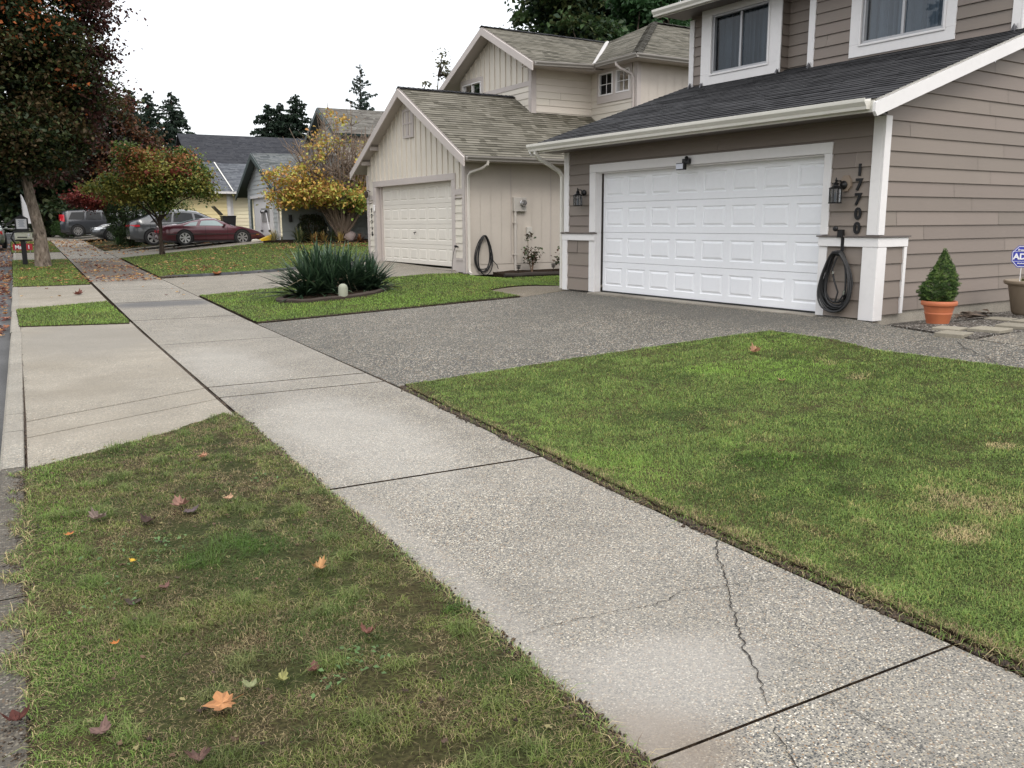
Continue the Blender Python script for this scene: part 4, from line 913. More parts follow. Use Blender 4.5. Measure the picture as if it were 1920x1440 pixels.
m = MB(); a = Vector((10.32, 49.45, 3.46)); b = Vector((10.15, 53.3, 5.22)); s_ = Vector((.035, .01, 0)); m.face([a-s_, a+s_, b+s_, b-s_]); m.build('valley_flashing', m_gutter1, h4)
h5 = simple_house('house', 'grey-roofed house half hidden behind the small orange and green tree', [(boards('white_siding', (.5, .5, .49)), (4.6, 76, .9), (12, 84, 5.6))],
    [(m_roof4, (4.2, 75.4, 5.6), sx, (0, 1, .5), rect(0, 0, 8.4, 4.8)), (m_roof4, (12.6, 84.0, 5.6), -sx, (0, -1, .5), rect(0, 0, 8.4, 4.8))], [(m_white, (4.15, 75.3, 5.45), (12.6, 75.4, 5.6))], (8, 76, 1))
# ------------------------------------------------------------------ lawns
def inpoly(px, py, poly):
    ins = np.zeros(len(px), bool); n = len(poly); j = n-1
    for i in range(n):
        xi, yi = poly[i]; xj, yj = poly[j]
        c = ((yi > py) != (yj > py)) & (px < (xj-xi)*(py-yi)/((yj-yi) or 1e-9)+xi); ins ^= c; j = i
    return ins
def lerp3(a, b, t): return a+(b-a)*t[:, None]
def grass(name, poly, D0, off, seed, fn_col, hmin=.018, hmax=.045, edge=None, lean=1.0, dmax=60, wk=1.0):
    g = np.random.default_rng(seed); P = np.array(poly); lo, hi = P.min(0), P.max(0); out = []
    area = (hi-lo).prod(); n = int(area*D0)
    while n > 0:
        k = min(n, 400000); n -= k
        x = g.uniform(lo[0], hi[0], k); y = g.uniform(lo[1], hi[1], k); d = np.sqrt(x*x+y*y+2.8)
        keep = (g.random(k) < np.minimum(1, (4.2/d)**1.6)) & (y > .25*x-.2+.6*(x < 1.6)) 
        x, y = x[keep], y[keep]; m = inpoly(x, y, poly); out.append(np.stack([x[m], y[m]], 1))
    xy = np.concatenate(out); x, y = xy.T; n = len(x); d = np.sqrt(x*x+y*y+2.8)
    col, hs = fn_col(x, y, g); k_ = hs > 0; x, y, d, col, hs = x[k_], y[k_], d[k_], col[k_], hs[k_]; n = len(x)
    h = g.uniform(hmin, hmax, n)*hs; az = g.uniform(0, 2*np.pi, n); ln = np.abs(g.normal(.75, .45, n))*lean
    w = (.0010+.0007*g.random(n))*np.maximum(1, d/4.2)**.72*wk
    z0 = zt_np(x, y)+off-.004; dx, dy = np.cos(az), np.sin(az); pa = az+np.pi/2+g.uniform(-.5, .5, n); wx, wy = np.cos(pa)*w, np.sin(pa)*w
    mx, my, mz = x+dx*h*ln*.35, y+dy*h*ln*.35, z0+h*.62
    tx, ty, tz = x+dx*h*ln*1.05, y+dy*h*ln*1.05, z0+h*np.maximum(.35, 1-.35*ln)
    V = np.stack([np.stack([x-wx, y-wy, z0], 1), np.stack([x+wx, y+wy, z0], 1), np.stack([mx+wx*.8, my+wy*.8, mz], 1), np.stack([mx-wx*.8, my-wy*.8, mz], 1), np.stack([tx, ty, tz], 1)], 1).reshape(-1, 3)
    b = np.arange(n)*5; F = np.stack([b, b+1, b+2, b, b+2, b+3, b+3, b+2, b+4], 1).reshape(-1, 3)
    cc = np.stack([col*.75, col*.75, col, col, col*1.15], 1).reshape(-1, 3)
    o = npmesh(name, V, F, np.clip(cc, 0, 1), m_grass, None, (0, 0, 0)); o['kind'] = 'stuff'; return o
cG = lambda *c: np.array(c)
G_dark, G_mid, G_bri, G_yel, G_straw, G_brown, G_blue = cG(.105, .165, .038), cG(.18, .27, .064), cG(.23, .37, .068), cG(.33, .35, .090), cG(.52, .42, .22), cG(.105, .070, .040), cG(.065, .125, .018)
def sm(v, a, b): t = np.clip((v-a)/(b-a), 0, 1); return t*t*(3-2*t)
def colA(x, y, g):     # front lawn: green, with straw and bright patches
    n = len(x); a = vnoise(x, y, 1.1, 1)*.6+vnoise(x, y, 3.1, 2)*.4; b = vnoise(x, y, .7, 3)*.5+vnoise(x, y, 2.3, 4)*.5; c = vnoise(x, y, 5.5, 6)
    col = lerp3(np.tile(G_mid, (n, 1)), np.tile(G_dark, (n, 1)), sm(a, .40, .85)); col = lerp3(col, np.tile(G_bri, (n, 1)), sm(b, .52, .8)*.75); 
    pst = sm(vnoise(x, y, 1.7, 7)*.4+vnoise(x, y, 7, 8)*.6, .6, .9)*.5*sm(8.5-y-.3*x, 0, 3)
    for cx, cy, r in ((4.55, 2.9, .34), (4.1, 2.55, .2), (5.2, 2.4, .3), (7.0, 6.0, .22), (6.7, 5.3, .2), (6.2, 3.0, .28), (5.6, 3.3, .2)): pst = np.maximum(pst, sm(1-np.hypot(x-cx, y-cy)/r+(c-.5)*1.3, 0, 1)*.9)
    u = g.random(n); col = np.where((u < .12+pst*.75)[:, None], lerp3(np.tile(G_yel, (n, 1)), np.tile(G_straw, (n, 1)), np.clip(pst+g.random(n)*.5-.1, 0, 1)), col)
    for cx, cy, r in ((4.2, 4.05, .26), (4.5, 3.8, .22), (4.15, 3.35, .12)): col = np.where((g.random(n) < .8*sm(1.3-np.hypot(x-cx, y-cy)/r, 0, .9))[:, None], G_blue, col)
    for cx, cy, r in ((6.4, 5.9, .6), (6.0, 6.5, .3)): col = np.where((g.random(n) < .75*sm(1.5-np.hypot(x-cx, y-cy)/r-.4*c, 0, .9))[:, None], G_bri*1.08, col)
    ed = sm(x-3.14-.10*sm(y, 4, 8), .0, .05+.22*vnoise(x, y, 2.6, 19)); br = (g.random(n) > ed*.7+.28) & (x < 3.7)
    col = np.where(br[:, None], lerp3(np.tile(G_brown, (n, 1)), np.tile(G_straw, (n, 1)), g.random(n)), col)
    cl_ = vnoise(x, y, 9, 31); return col*(g.uniform(.78, 1.22, n)*(.84+.32*cl_))[:, None], np.where(x < 3.25, 1.1, 1.)*g.uniform(.7, 1.2, n)*(.7+.7*cl_)
def colB(x, y, g):     # kerb strip: worn olive turf, brown thatch, bright by the kerb
    n = len(x); a = vnoise(x, y, 2.2, 11)*.5+vnoise(x, y, 6.1, 12)*.5; b = vnoise(x, y, 3.3, 13)*.5+vnoise(x, y, 9, 14)*.5; c = vnoise(x, y, 14, 15)
    O_d, O_m = cG(.085, .125, .028), cG(.175, .205, .052)
    col = lerp3(np.tile(O_m, (n, 1)), np.tile(O_d, (n, 1)), sm(a, .3, .7)); br = sm(.38-x, 0, .4)*sm(a, .3, .55); far = sm(y, 5.4, 7); col = lerp3(col, np.tile(G_bri*.85, (n, 1)), np.clip(br*.7+far*.35, 0, 1))
    worn = sm(b, .45, .7); u = g.random(n)
    col = np.where((u < .34+.55*worn*(1-br))[:, None], lerp3(np.tile(G_brown, (n, 1)), np.tile(G_straw*.85, (n, 1)), g.random(n)**1.3), col)
    hs = np.ones(n)
    for cx, cy, r in ((.82, 4.4, .24), (.62, 4.3, .12), (1.5, 3.2, .08)):
        m = g.random(n) < .85*sm(1.4-np.hypot((x-cx), (y-cy))/r-.3*c, 0, .9); col = np.where(m[:, None], G_blue*1.0, col); hs = np.where(m, 1.5, hs)
    cl_ = vnoise(x, y, 11, 33); bare = sm(vnoise(x, y, 4.3, 34)*.5+vnoise(x, y, 15, 35)*.5, .56, .68)*sm(x, .25, .7); hs = np.where(g.random(n) < bare*.9, -1, hs)
    tuft = sm(vnoise(x, y, 7, 36), .68, .9); hs = np.where(hs > 0, hs*(1+1.3*tuft), hs); col = np.where((tuft > .3)[:, None], lerp3(col, np.tile(G_dark*1.25, (n, 1)), np.full(n, .5)), col); col = col*(.75+.5*cl_)[:, None]*(1-.25*(bare > .1))[:, None]
    return col*g.uniform(.6, 1.35, n)[:, None], hs*g.uniform(.6, 1.25, n)*(1-.35*worn)
def colC(br, litter=0):
    def f(x, y, g):
        n = len(x); a = vnoise(x, y, 1.2, 21)*.6+vnoise(x, y, 4, 22)*.4
        col = lerp3(np.tile(G_bri*br, (n, 1)), np.tile(G_mid, (n, 1)), sm(a, .3, .7)); u = g.random(n); k = sm(vnoise(x, y, 1.6, 23), .5, .8)
        col = np.where((u < .04+litter*.28+.16*k)[:, None], G_yel*.9, col)
        return col*g.uniform(.75, 1.25, n)[:, None], np.ones(n)
    return f
e3 = .035
LA = [(3.15, -2), (3.15, 4), (3.225, 6), (3.295, 8.0), (3.33, 8.22), (5.49, 8.05), (7.3, 7.83), (8.0, 7.70), (8.0, 6.75), (7.80, 6.0), (7.91, 4.6), (8.09, 2), (8.2, -2)]
LB = [(-.125, -2), (-.125, 6.66), (.4, 7.0), (1.0, 7.42), (1.44, 7.86), (1.51, 7.6), (1.525, 5), (1.53, -2)]
LC = [(-.17, 16.28), (1.46, 15.9), (1.49, 16.4), (1.44, 20.08), (-.22, 19.25)]
LD = [(-.3, 25.1), (1.44, 25.05), (1.50, 38.5), (-.4, 38.5)]
LD2 = [(-.45, 45.1), (1.5, 45.1), (1.5, 60.5), (-.6, 60.5)]
LE = [(3.385, 14.98), (8.0, 13.94), (8.12, 15.4), (9.1, 15.7), (12.8, 15.7), (12.8, 18.6), (9.62, 18.5), (9.42, 19.48), (6.2, 20.2), (3.39, 20.52)]
LF = [(3.40, 26.72), (6.1, 25.18), (9.6, 25.3), (15, 25.6), (15, 36.2), (9.6, 36.6), (9.2, 37.8), (3.42, 38.4)]
for nm, pl, st, jt, off, sk in (('lawn', LA, .25, .02, .022, .07), ('lawn', LB, .2, .022, .004, .03), ('lawn', LC, .3, .015, .012, .04), ('lawn', LD, .6, .03, .01, .04), ('lawn', LD2, 1.5, .03, .01, .04), ('lawn', LE, .4, .02, .012, .045), ('lawn', LF, .8, .03, .012, .045)):
    sheet(nm, pl, m_lawn, st, off, sk, bumpy=.012, seed=len(pl)+int(pl[0][1]), skirt_mat=m_soil, jit=jt, estep=.05 if st < .35 else .15)
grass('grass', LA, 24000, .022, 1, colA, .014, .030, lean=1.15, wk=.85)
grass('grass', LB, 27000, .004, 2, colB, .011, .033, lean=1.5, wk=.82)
grass('grass', LC, 14000, .012, 3, colC(1.0), wk=1.2); grass('grass', LE, 13000, .012, 4, colC(.9), wk=1.2)
grass('grass', LD, 12000, .01, 5, colC(.7, .6), wk=1.3); grass('grass', LF, 10000, .012, 6, colC(.8, .5), wk=1.3)
grass('grass', LD2, 9000, .01, 7, colC(.7, .5), wk=1.3)
# torn turf, soil crumbs and longer tufts along the cut edges
def edge_stuff(name, path, n, seed, w=.03, zoff=.0, size=(.003, .009)):
    g = np.random.default_rng(seed); P = np.array(path); L = np.hypot(*(P[1:]-P[:-1]).T); cs = np.concatenate([[0], np.cumsum(L)])
    s_ = g.uniform(0, cs[-1], n); i = np.clip(np.searchsorted(cs, s_)-1, 0, len(L)-1); t = ((s_-cs[i])/L[i])[:, None]; p = P[i]*(1-t)+P[i+1]*t
    d = (P[i+1]-P[i])/L[i][:, None]; nr = np.stack([-d[:, 1], d[:, 0]], 1); lump = vnoise(s_, s_*0, 4, seed); p = p+nr*(g.normal(0, w, n)*(.4+1.2*lump))[:, None]
    r = g.uniform(*size, n)*(.6+.9*lump); z = zt_np(p[:, 0], p[:, 1])+zoff+r*.4
    base = np.array([[1, 0, 0], [-1, 0, 0], [0, 1, 0], [0, -1, 0], [0, 0, 1], [0, 0, -1]], float)
    V = (base[None]*r[:, None, None]*g.uniform(.5, 1.3, (n, 6, 1))+np.concatenate([p, z[:, None]], 1)[:, None]).reshape(-1, 3)
    f = np.array([[0, 2, 4], [2, 1, 4], [1, 3, 4], [3, 0, 4], [2, 0, 5], [1, 2, 5], [3, 1, 5], [0, 3, 5]]); F = (f[None]+(np.arange(n)*6)[:, None, None]).reshape(-1, 3)
    c = lerp3(np.tile(cG(.022, .015, .010), (n, 1)), np.tile(cG(.11, .075, .045), (n, 1)), g.random(n)**2.2)
    o = npmesh(name, V, F, np.repeat(c, 6, 0), m_col, None, (0, 0, 0)); o['kind'] = 'stuff'
    return o
edge_stuff('soil_crumbs', [(3.125, 0.5), (3.125, 4), (3.20, 6), (3.275, 8.0), (3.32, 8.2)], 12000, 3, .016, .0, (.004, .011))
edge_stuff('soil_crumbs', [(1.535, 1.0), (1.53, 5), (1.515, 7.6)], 4200, 4, .016, .003)
edge_stuff('soil_crumbs', [(-.125, 1.5), (-.12, 6.7)], 1800, 5, .02, .002); edge_stuff('soil_crumbs', [(3.4, 14.95), (8.0, 13.9)], 2500, 6, .02, .004)
edge_stuff('soil_crumbs', [(-.118, 6.6), (-.12, 8), (-.17, 16.3)], 3000, 7, .009, -.012); edge_stuff('soil_crumbs', [(1.522, 7.8), (1.522, 16)], 2500, 8, .007, -.012)
edge_stuff('soil_crumbs', [(1.55, 1.925), (3.1, 1.945)], 900, 11, .007, -.012, (.002, .005)); edge_stuff('soil_crumbs', [(1.55, 5.17), (3.1, 5.17)], 900, 12, .007, -.012, (.002, .005)); edge_stuff('soil_crumbs', [(3.27, 8.3), (3.345, 14.9)], 1500, 13, .008, -.01, (.003, .007))
edge_stuff('soil_crumbs', [(3.36, 26.6), (6.1, 25.1), (8, 25.1)], 2500, 9, .05, .01, (.01, .03))
def edgecol(x, y, g):
    n = len(x); u = g.random(n); c = np.where((u < .45)[:, None], G_mid, np.where((u < .75)[:, None], G_brown, G_straw*.9)); return c*g.uniform(.6, 1.3, n)[:, None], g.uniform(.7, 1.9, n)
grass('grass', [(3.095, 1.0), (3.095, 4), (3.17, 6), (3.24, 8), (3.31, 8.05), (3.24, 6), (3.17, 4), (3.17, 1.0)], 7000, .004, 31, edgecol, .015, .035, lean=1.8)
grass('grass', [(1.50, 1.2), (1.50, 5), (1.48, 7.8), (1.53, 7.8), (1.56, 5), (1.56, 1.2)], 16000, .002, 32, edgecol, .014, .032, lean=1.8)
def kerbcol(x, y, g):
    c, h = edgecol(x, y, g); m = vnoise(x, y, 3.3, 51)*.6+vnoise(x, y, 9, 52)*.4; return c, np.where((x > -.125-.11*sm(m, .42, .75)) , h, -1)
grass('grass', [(-.25, 1.5), (-.25, 6.6), (-.10, 6.6), (-.10, 1.5)], 20000, .004, 33, kerbcol, .014, .03, lean=1.8)
edge_stuff('soil_crumbs', [(-.17, 1.5), (-.16, 6.6)], 2200, 15, .03, .003, (.0015, .005))
# the mud film and drying damp patch near the slab joint
# ------------------------------------------------------------------ leaves: fallen
def leaf_shape(kind='maple'):
    if kind == 'maple':
        a = [(0, -.02), (.14, -.10), (.40, -.20), (.46, -.02), (.72, .02), (.66, .20), (.92, .42), (.66, .50), (.60, .68), (.34, .62), (.26, .84), (.10, .96), (.0, 1.14)]
        return a+[(-x, y) for x, y in a[-2:0:-1]]
    a = [(0, 0), (.22, .25), (.30, .55), (.18, .85), (0, 1.1)]; return a+[(-x, y) for x, y in a[-2:0:-1]]
def fallen_leaf(x, y, size, rot, col, curl, label, group=None, z=.03, kind='maple', tilt=(0, 0), stem=True):
    pts = leaf_shape(kind); r_ = random.Random(int(x*1000+y*77)); mb = MB(); ce = (0, .38)
    def P(px_, py_, k=1):
        px_, py_ = (px_-ce[0])*size, (py_-ce[1])*size; h = curl*((px_/size)**2*1.3+((py_)/size)**2*.8)*size+r_.uniform(-.04, .04)*size*k
        h += tilt[0]*px_+tilt[1]*py_
        c, s_ = math.cos(rot), math.sin(rot); return (x+c*px_-s_*py_, y+s_*px_+c*py_, zt(x, y)+z+h)
    cen = P(0, .32, 0); ring1 = [P(p[0]*.55, .32+(p[1]-.32)*.55) for p in pts]; ring2 = [P(p[0]*r_.uniform(.86, 1.05), p[1]*r_.uniform(.9, 1.05), 1.6) for p in pts]; n = len(pts)
    for i in range(n):
        j = (i+1) % n; k = r_.uniform(.7, 1.12); mb.cc = [c*k for c in col]; mb.face([cen, ring1[i], ring1[j]]); k *= r_.uniform(.62, 1.0); mb.cc = [c*k for c in col]; mb.face([ring1[i], ring2[i], ring2[j], ring1[j]])
    if stem: mb.cc = [c*.45 for c in col]; mb.tube([P(0, .3, 0), P(0, -.1, 0), P(.08, -.55, 0)], size*.014, 4)
    o = mb.build('fallen_leaf', m_leaf, None, (x, y, zt(x, y)+z)); tag(o, label, 'leaf', group); return o
tan, orng, redb, dkb, grey_, yell, pal = (.55, .30, .13), (.62, .23, .06), (.22, .075, .045), (.07, .04, .03), (.26, .19, .16), (.75, .48, .05), (.42, .42, .17)
GL = 'maple leaves fallen on the kerb strip'
for a in ((.445, 2.86, .085, 1.5, (.62, .29, .12), .22, 'large pale orange maple leaf lying flat at the front of the kerb strip', GL, .045),
          (1.10, 3.86, .058, 3.9, tan, .9, 'curled tan leaf on the kerb strip close to the sidewalk edge', GL, .04),
          (.67, 5.22, .085, 1.9, (.36, .20, .15), .7, 'folded reddish leaf in the middle of the kerb strip', GL, .035),
          (.70, 5.10, .07, .3, (.15, .11, .11), .4, 'dark grey leaf tucked under the folded reddish leaf', GL, .025),
          (.23, 5.21, .075, 5.2, grey_, .7, 'curled grey-brown leaf on the left of the kerb strip', GL, .035),
          (.47, 5.04, .07, 2.2, dkb, .6, 'dark brown crumpled leaf between the grey leaf and the reddish one', GL, .025),
          (.94, 5.20, .05, .9, (.58, .36, .22), .5, 'small tan leaf right of the folded reddish leaf', GL, .035),
          (.98, 6.28, .055, 1.2, (.55, .28, .17), .6, 'small tan leaf near the top of the kerb strip', GL, .035),
          (.07, 5.02, .035, .2, orng, .4, 'tiny bright orange leaf near the kerb', GL, .03),
          (.33, 4.44, .030, 2.2, yell, .4, 'tiny yellow leaf left of the dark green tuft', GL, .03),
          (1.08, 3.13, .045, 5.4, (.24, .11, .08), 1.1, 'rolled brown leaf on the right part of the kerb strip', GL, .03),
          (.80, 2.96, .040, 1.2, (.18, .08, .06), .7, 'small dark red leaf right of the large orange leaf', GL, .025),
          (.07, 2.91, .055, 1.0, (.20, .12, .10), .5, 'dull pink-brown leaf left of the large orange leaf', GL, .03),
          (-.17, 3.13, .06, .2, (.12, .035, .025), .9, 'dark red curled leaf resting on the kerb', GL, .03),
          (.17, 3.55, .025, .2, orng, .6, 'orange fragment of a leaf above the pink-brown leaf', GL, .03),
          (.33, 2.60, .05, 3.0, (.16, .09, .07), .7, 'red-brown leaf cut by the bottom of the view', GL, .03),
          (.57, 2.95, .045, 5.5, (.30, .32, .16), .8, 'torn yellow-green leaf scrap beside the large orange leaf', GL, .03),
          (.68, 2.94, .04, 4.0, (.34, .33, .12), .8, 'pale yellow sliver of leaf right of the torn scrap', GL, .03),
          (.28, 3.95, .05, 2.6, (.09, .06, .05), .5, 'blackened leaf pressed in the turf left of centre', GL, .015),
          (.42, 4.05, .04, .6, (.20, .10, .08), .6, 'little brown leaf below the yellow one', GL, .02),
          (6.80, 6.75, .10, 1.2, (.50, .27, .16), .9, 'curled tan leaf alone on the front lawn', None, .05),
          (6.05, 5.65, .05, 2.2, (.50, .30, .18), .6, 'small tan leaf scrap on the bright green patch of lawn', None, .03),
          (1.0, 22.1, .17, 1.2, (.20, .07, .05), .7, 'dark red maple leaf on the far concrete apron', None, .01)):
    fallen_leaf(*a)
def scatter_leaves(name, boxes, n, seed, cols, size=(.04, .08), zoff=.02):
    g = np.random.default_rng(seed); xs, ys = [], []
    tot = sum(b[4] for b in boxes)
    for x0, y0, x1, y1, w in boxes: k = int(n*w/tot); xs.append(g.uniform(x0, x1, k)); ys.append(g.uniform(y0, y1, k))
    x = np.concatenate(xs); y = np.concatenate(ys); n = len(x); keep = vnoise(x, y, .9, seed)+g.normal(0, .15, n) > .38; x, y = x[keep], y[keep]; n = len(x)
    s_ = g.uniform(*size, n); a = g.uniform(0, 6.28, n); c, si = np.cos(a), np.sin(a); z = zt_np(x, y)+zoff+g.uniform(0, .02, n)
    shp = np.array([(0, -.6), (.45, -.35), (.35, 0), (.75, .2), (.3, .45), (0, 1), (-.35, .4), (-.8, .25), (-.3, -.05), (-.5, -.4)]); k = len(shp)
    px_ = shp[None, :, 0]*s_[:, None]; py_ = shp[None, :, 1]*s_[:, None]
    V = np.stack([x[:, None]+px_*c[:, None]-py_*si[:, None], y[:, None]+px_*si[:, None]+py_*c[:, None], z[:, None]+g.uniform(0, .5, (n, k))*s_[:, None]], 2)
    V = np.concatenate([V, np.stack([x, y, z], 1)[:, None]], 1).reshape(-1, 3)
    f = np.array([[i, (i+1) % k, k] for i in range(k)]); F = (f[None]+(np.arange(n)*(k+1))[:, None, None]).reshape(-1, 3)
    cols = np.array(cols); cc = cols[g.integers(0, len(cols), n)]*g.uniform(.6, 1.2, (n, 1))
    o = npmesh(name, V, F, np.repeat(cc, k+1, 0), m_leaf, None, (0, 0, 0)); o['kind'] = 'stuff'
fallen_leaf(4.75, 25.65, .2, .8, (.50, .20, .08), .5, 'big orange-brown leaf lying at the edge of the far driveway', None, .05)
LC_ = [(.60, .34, .14), (.42, .18, .09), (.20, .07, .045), (.14, .05, .04), (.50, .30, .10), (.70, .46, .22)]
scatter_leaves('leaf_litter', [(1.5, 25.5, 3.3, 30, 1.6), (1.6, 30, 3.3, 38, 3), (-.25, 25.5, 1.5, 32, 1.8), (-.3, 32, 1.5, 38, 1)], 1100, 1, LC_, (.035, .07))
scatter_leaves('leaf_litter', [(-.95, 16, -.36, 24, 1.5), (-1.6, 24, -.4, 40, 9), (-1.5, 40, -.4, 60, 3)], 2300, 2, LC_[:4], (.04, .08), -.11)
scatter_leaves('leaf_litter', [(4, 27, 9.5, 37, 3), (8.5, 33, 14, 37, 6), (3.4, 27, 6, 33, 2)], 1300, 3, LC_, (.04, .07))
scatter_leaves('leaf_litter', [(1.5, 40, 8, 60, 3), (-.5, 45, 4, 62, 2)], 1500, 4, LC_, (.05, .09))
scatter_leaves('leaf_litter', [(-.2, 19.5, 1.4, 25, 1), (1.6, 20, 3.3, 25, 1), (3.5, 21, 9, 25, 1)], 30, 5, LC_, (.03, .06), .0)
scatter_leaves('turf_debris', [(-.1, 2, 1.5, 7, 4), (3.2, 1.8, 7.8, 7.4, .5)], 900, 6, [(.05, .03, .02), (.10, .06, .04), (.16, .10, .06), (.30, .26, .12)], (.006, .020), .006)

g_ = np.random.default_rng(77); wp = []
for cx, cy, r, k in ((.35, 4.55, .22, 60), (.5, 4.7, .15, 30), (1.0, 3.0, .12, 26), (.85, 2.85, .1, 20), (.2, 4.0, .12, 22), (4.9, 2.5, .2, 30), (5.8, 3.3, .25, 30), (4.3, 5.0, .2, 26), (6.0, 4.6, .25, 24), (1.2, 5.6, .15, 20)):
    wp.append(np.stack([cx+g_.normal(0, r*.6, k), cy+g_.normal(0, r*.6, k)], 1))
wp = np.concatenate(wp); WP = np.concatenate([wp, (zt_np(wp[:, 0], wp[:, 1])+.03+g_.uniform(-.006, .008, len(wp)))[:, None]], 1)
def leaf_cloud(name, pts, size, cols, seed, parent, mat=None, jitter=.3, asp=.7, up=.35, zlo=None):
    g = np.random.default_rng(seed); n = len(pts); s_ = g.uniform(size*.6, size*1.3, n)
    N = g.normal(0, 1, (n, 3)); N[:, 2] = np.abs(N[:, 2])+up; N /= np.linalg.norm(N, axis=1)[:, None]
    T = np.cross(N, g.normal(0, 1, (n, 3))); T /= np.linalg.norm(T, axis=1)[:, None]; B = np.cross(N, T)
    T *= s_[:, None]; B *= (s_*asp)[:, None]; fold = N*(s_*.18)[:, None]
    V = np.stack([pts-T*.5, pts+B*.5+fold, pts+T*.6, pts-B*.5+fold], 1).reshape(-1, 3); b = np.arange(n)*4
    F = np.stack([b, b+1, b+2, b, b+2, b+3], 1).reshape(-1, 3); c = np.asarray(cols)
    return npmesh(name, V, F, np.repeat(np.clip(c, 0, 1), 4, 0), mat or m_leaf, parent)
leaf_cloud('weeds', WP, .022, np.array([(.10, .17, .06)])*g_.uniform(.7, 1.4, (len(WP), 1)), 3, None, up=1.6)['kind'] = 'stuff'
# ------------------------------------------------------------------ trees
def clumps(blobs, nper, g, spread=.32, leaves=120, shell=.45):
    cen, pts, idx = [], [], []
    for (cx, cy, cz, rx, ry, rz, w) in blobs:
        k = max(1, int(nper*w)); d = g.normal(0, 1, (k, 3)); d /= np.linalg.norm(d, axis=1)[:, None]; r = shell+(1-shell)*g.random(k)**.6
        c = np.stack([cx+d[:, 0]*r*rx, cy+d[:, 1]*r*ry, cz+d[:, 2]*r*rz], 1); cen.append(c)
    cen = np.concatenate(cen); n = len(cen); m = g.integers(int(leaves*.5), int(leaves*1.5), n); idx = np.repeat(np.arange(n), m)
    sp = spread*g.uniform(.6, 1.4, n)[idx][:, None]; pts = cen[idx]+g.normal(0, 1, (len(idx), 3))*sp*np.array([1, 1, .55]); return cen, pts, idx
def limbs(mb, base, top, r0, targets, g, kmain=7, r1=.03, twig=.012, bend=.1):
    base = Vector(base); top = Vector(top); n = 6; path = []
    for i in range(n+1):
        t = i/n; path.append(base.lerp(top, t)+Vector((g.normal(0, bend*.3), g.normal(0, bend*.3), 0))*(0 if i == 0 else 1)*(r0*3))
    rad = [r0*(1.25 if i == 0 else 1)*(1-.72*i/n) for i in range(n+1)]; mb.tube(path, rad, 12)
    tg = [Vector(t) for t in targets]; order = list(range(len(tg))); g.shuffle(order); mains = []
    for i in order[:kmain]:
        t = tg[i]; k = g.uniform(.5, .95); s_ = path[int(k*n)]; mid = s_.lerp(t, .5)+Vector((0, 0, .12*(t-s_).length)); pth = [s_, s_.lerp(mid, .5)+Vector((0, 0, .05)), mid, mid.lerp(t, .5)+Vector((0, 0, .04)), t]
        ra = r0*.42; mb.tube(pth, [ra, ra*.8, ra*.55, ra*.35, r1*.5], 7); mains.append(pth)
    for i in order[kmain:]:
        t = tg[i]; best = min((p for m_ in mains for p in m_[1:]), key=lambda p: (p-t).length) if mains else path[-1]
        mb.tube([best, best.lerp(t, .5)+Vector((g.normal(0, .06), g.normal(0, .06), .06)), t], [twig*2.2, twig*1.4, twig*.5], 4)
def broad_tree(name, base, top, r0, blobs, label, cat='tree', nper=30, leaves=120, size=.15, colf=None, seed=1, spread=.32, kmain=8, barkm=None, group=None, twig=.012, bend=.1, shell=.45, extra=0, crown_name='crown'):
    g = np.random.default_rng(seed); e = root(name, base, label, cat, group)
    cen, pts, idx = clumps(blobs, nper, g, spread, leaves, shell)
    mb = MB(); limbs(mb, base, top, r0, cen[::max(1, len(cen)//70)] if len(cen) > 70 else cen, g, kmain, twig=twig, bend=bend)
    mb.build('trunk', barkm or m_bark2, e, smooth=50)
    leaf_cloud(crown_name, pts, size, colf(pts, cen[idx], g), seed+1, e)
    return e
def pal(cols, wts=None, patch=None, sc=1.2, var=.3):
    cols = np.array(cols, float)
    def f(pts, cen, g):
        n = len(pts); q = vnoise(cen[:, 0]+cen[:, 2]*.7, cen[:, 1]-cen[:, 2]*.6, sc, 5)+g.normal(0, .10, n); i = np.clip((q*1.25-.12)*len(cols), 0, len(cols)-1).astype(int)
        return cols[i]*g.uniform(1-var, 1+var, n)[:, None]
    return f
def maplecol(pts, cen, g):
    n = len(pts); z = cen[:, 2]; q = vnoise(cen[:, 0]*1.3+cen[:, 2], cen[:, 1]+cen[:, 2]*1.1, 1.2, 5)+g.normal(0, .13, n); hi = np.clip((z-5.5)/4.5, 0, 1)
    dk = np.array((.026, .042, .016)); ol = np.array((.055, .070, .022)); orr = np.array((.34, .10, .03)); br = np.array((.075, .052, .022)); pu = np.array((.07, .030, .025))
    c = np.where((q < .5)[:, None], dk, np.where((q < .68)[:, None], ol, br)); hr = .75*vnoise(cen[:, 0]*1.7, cen[:, 1]*1.3+cen[:, 2]*1.9, 3, 17)+.25*g.random(n); m = (hr < .12+.42*hi*(q > .35)); c = np.where(m[:, None], orr, c); m2 = (cen[:, 0] > 2.2) & (hr < .6); c = np.where(m2[:, None], pu, c)
    return c*g.uniform(.6, 1.4, n)[:, None]
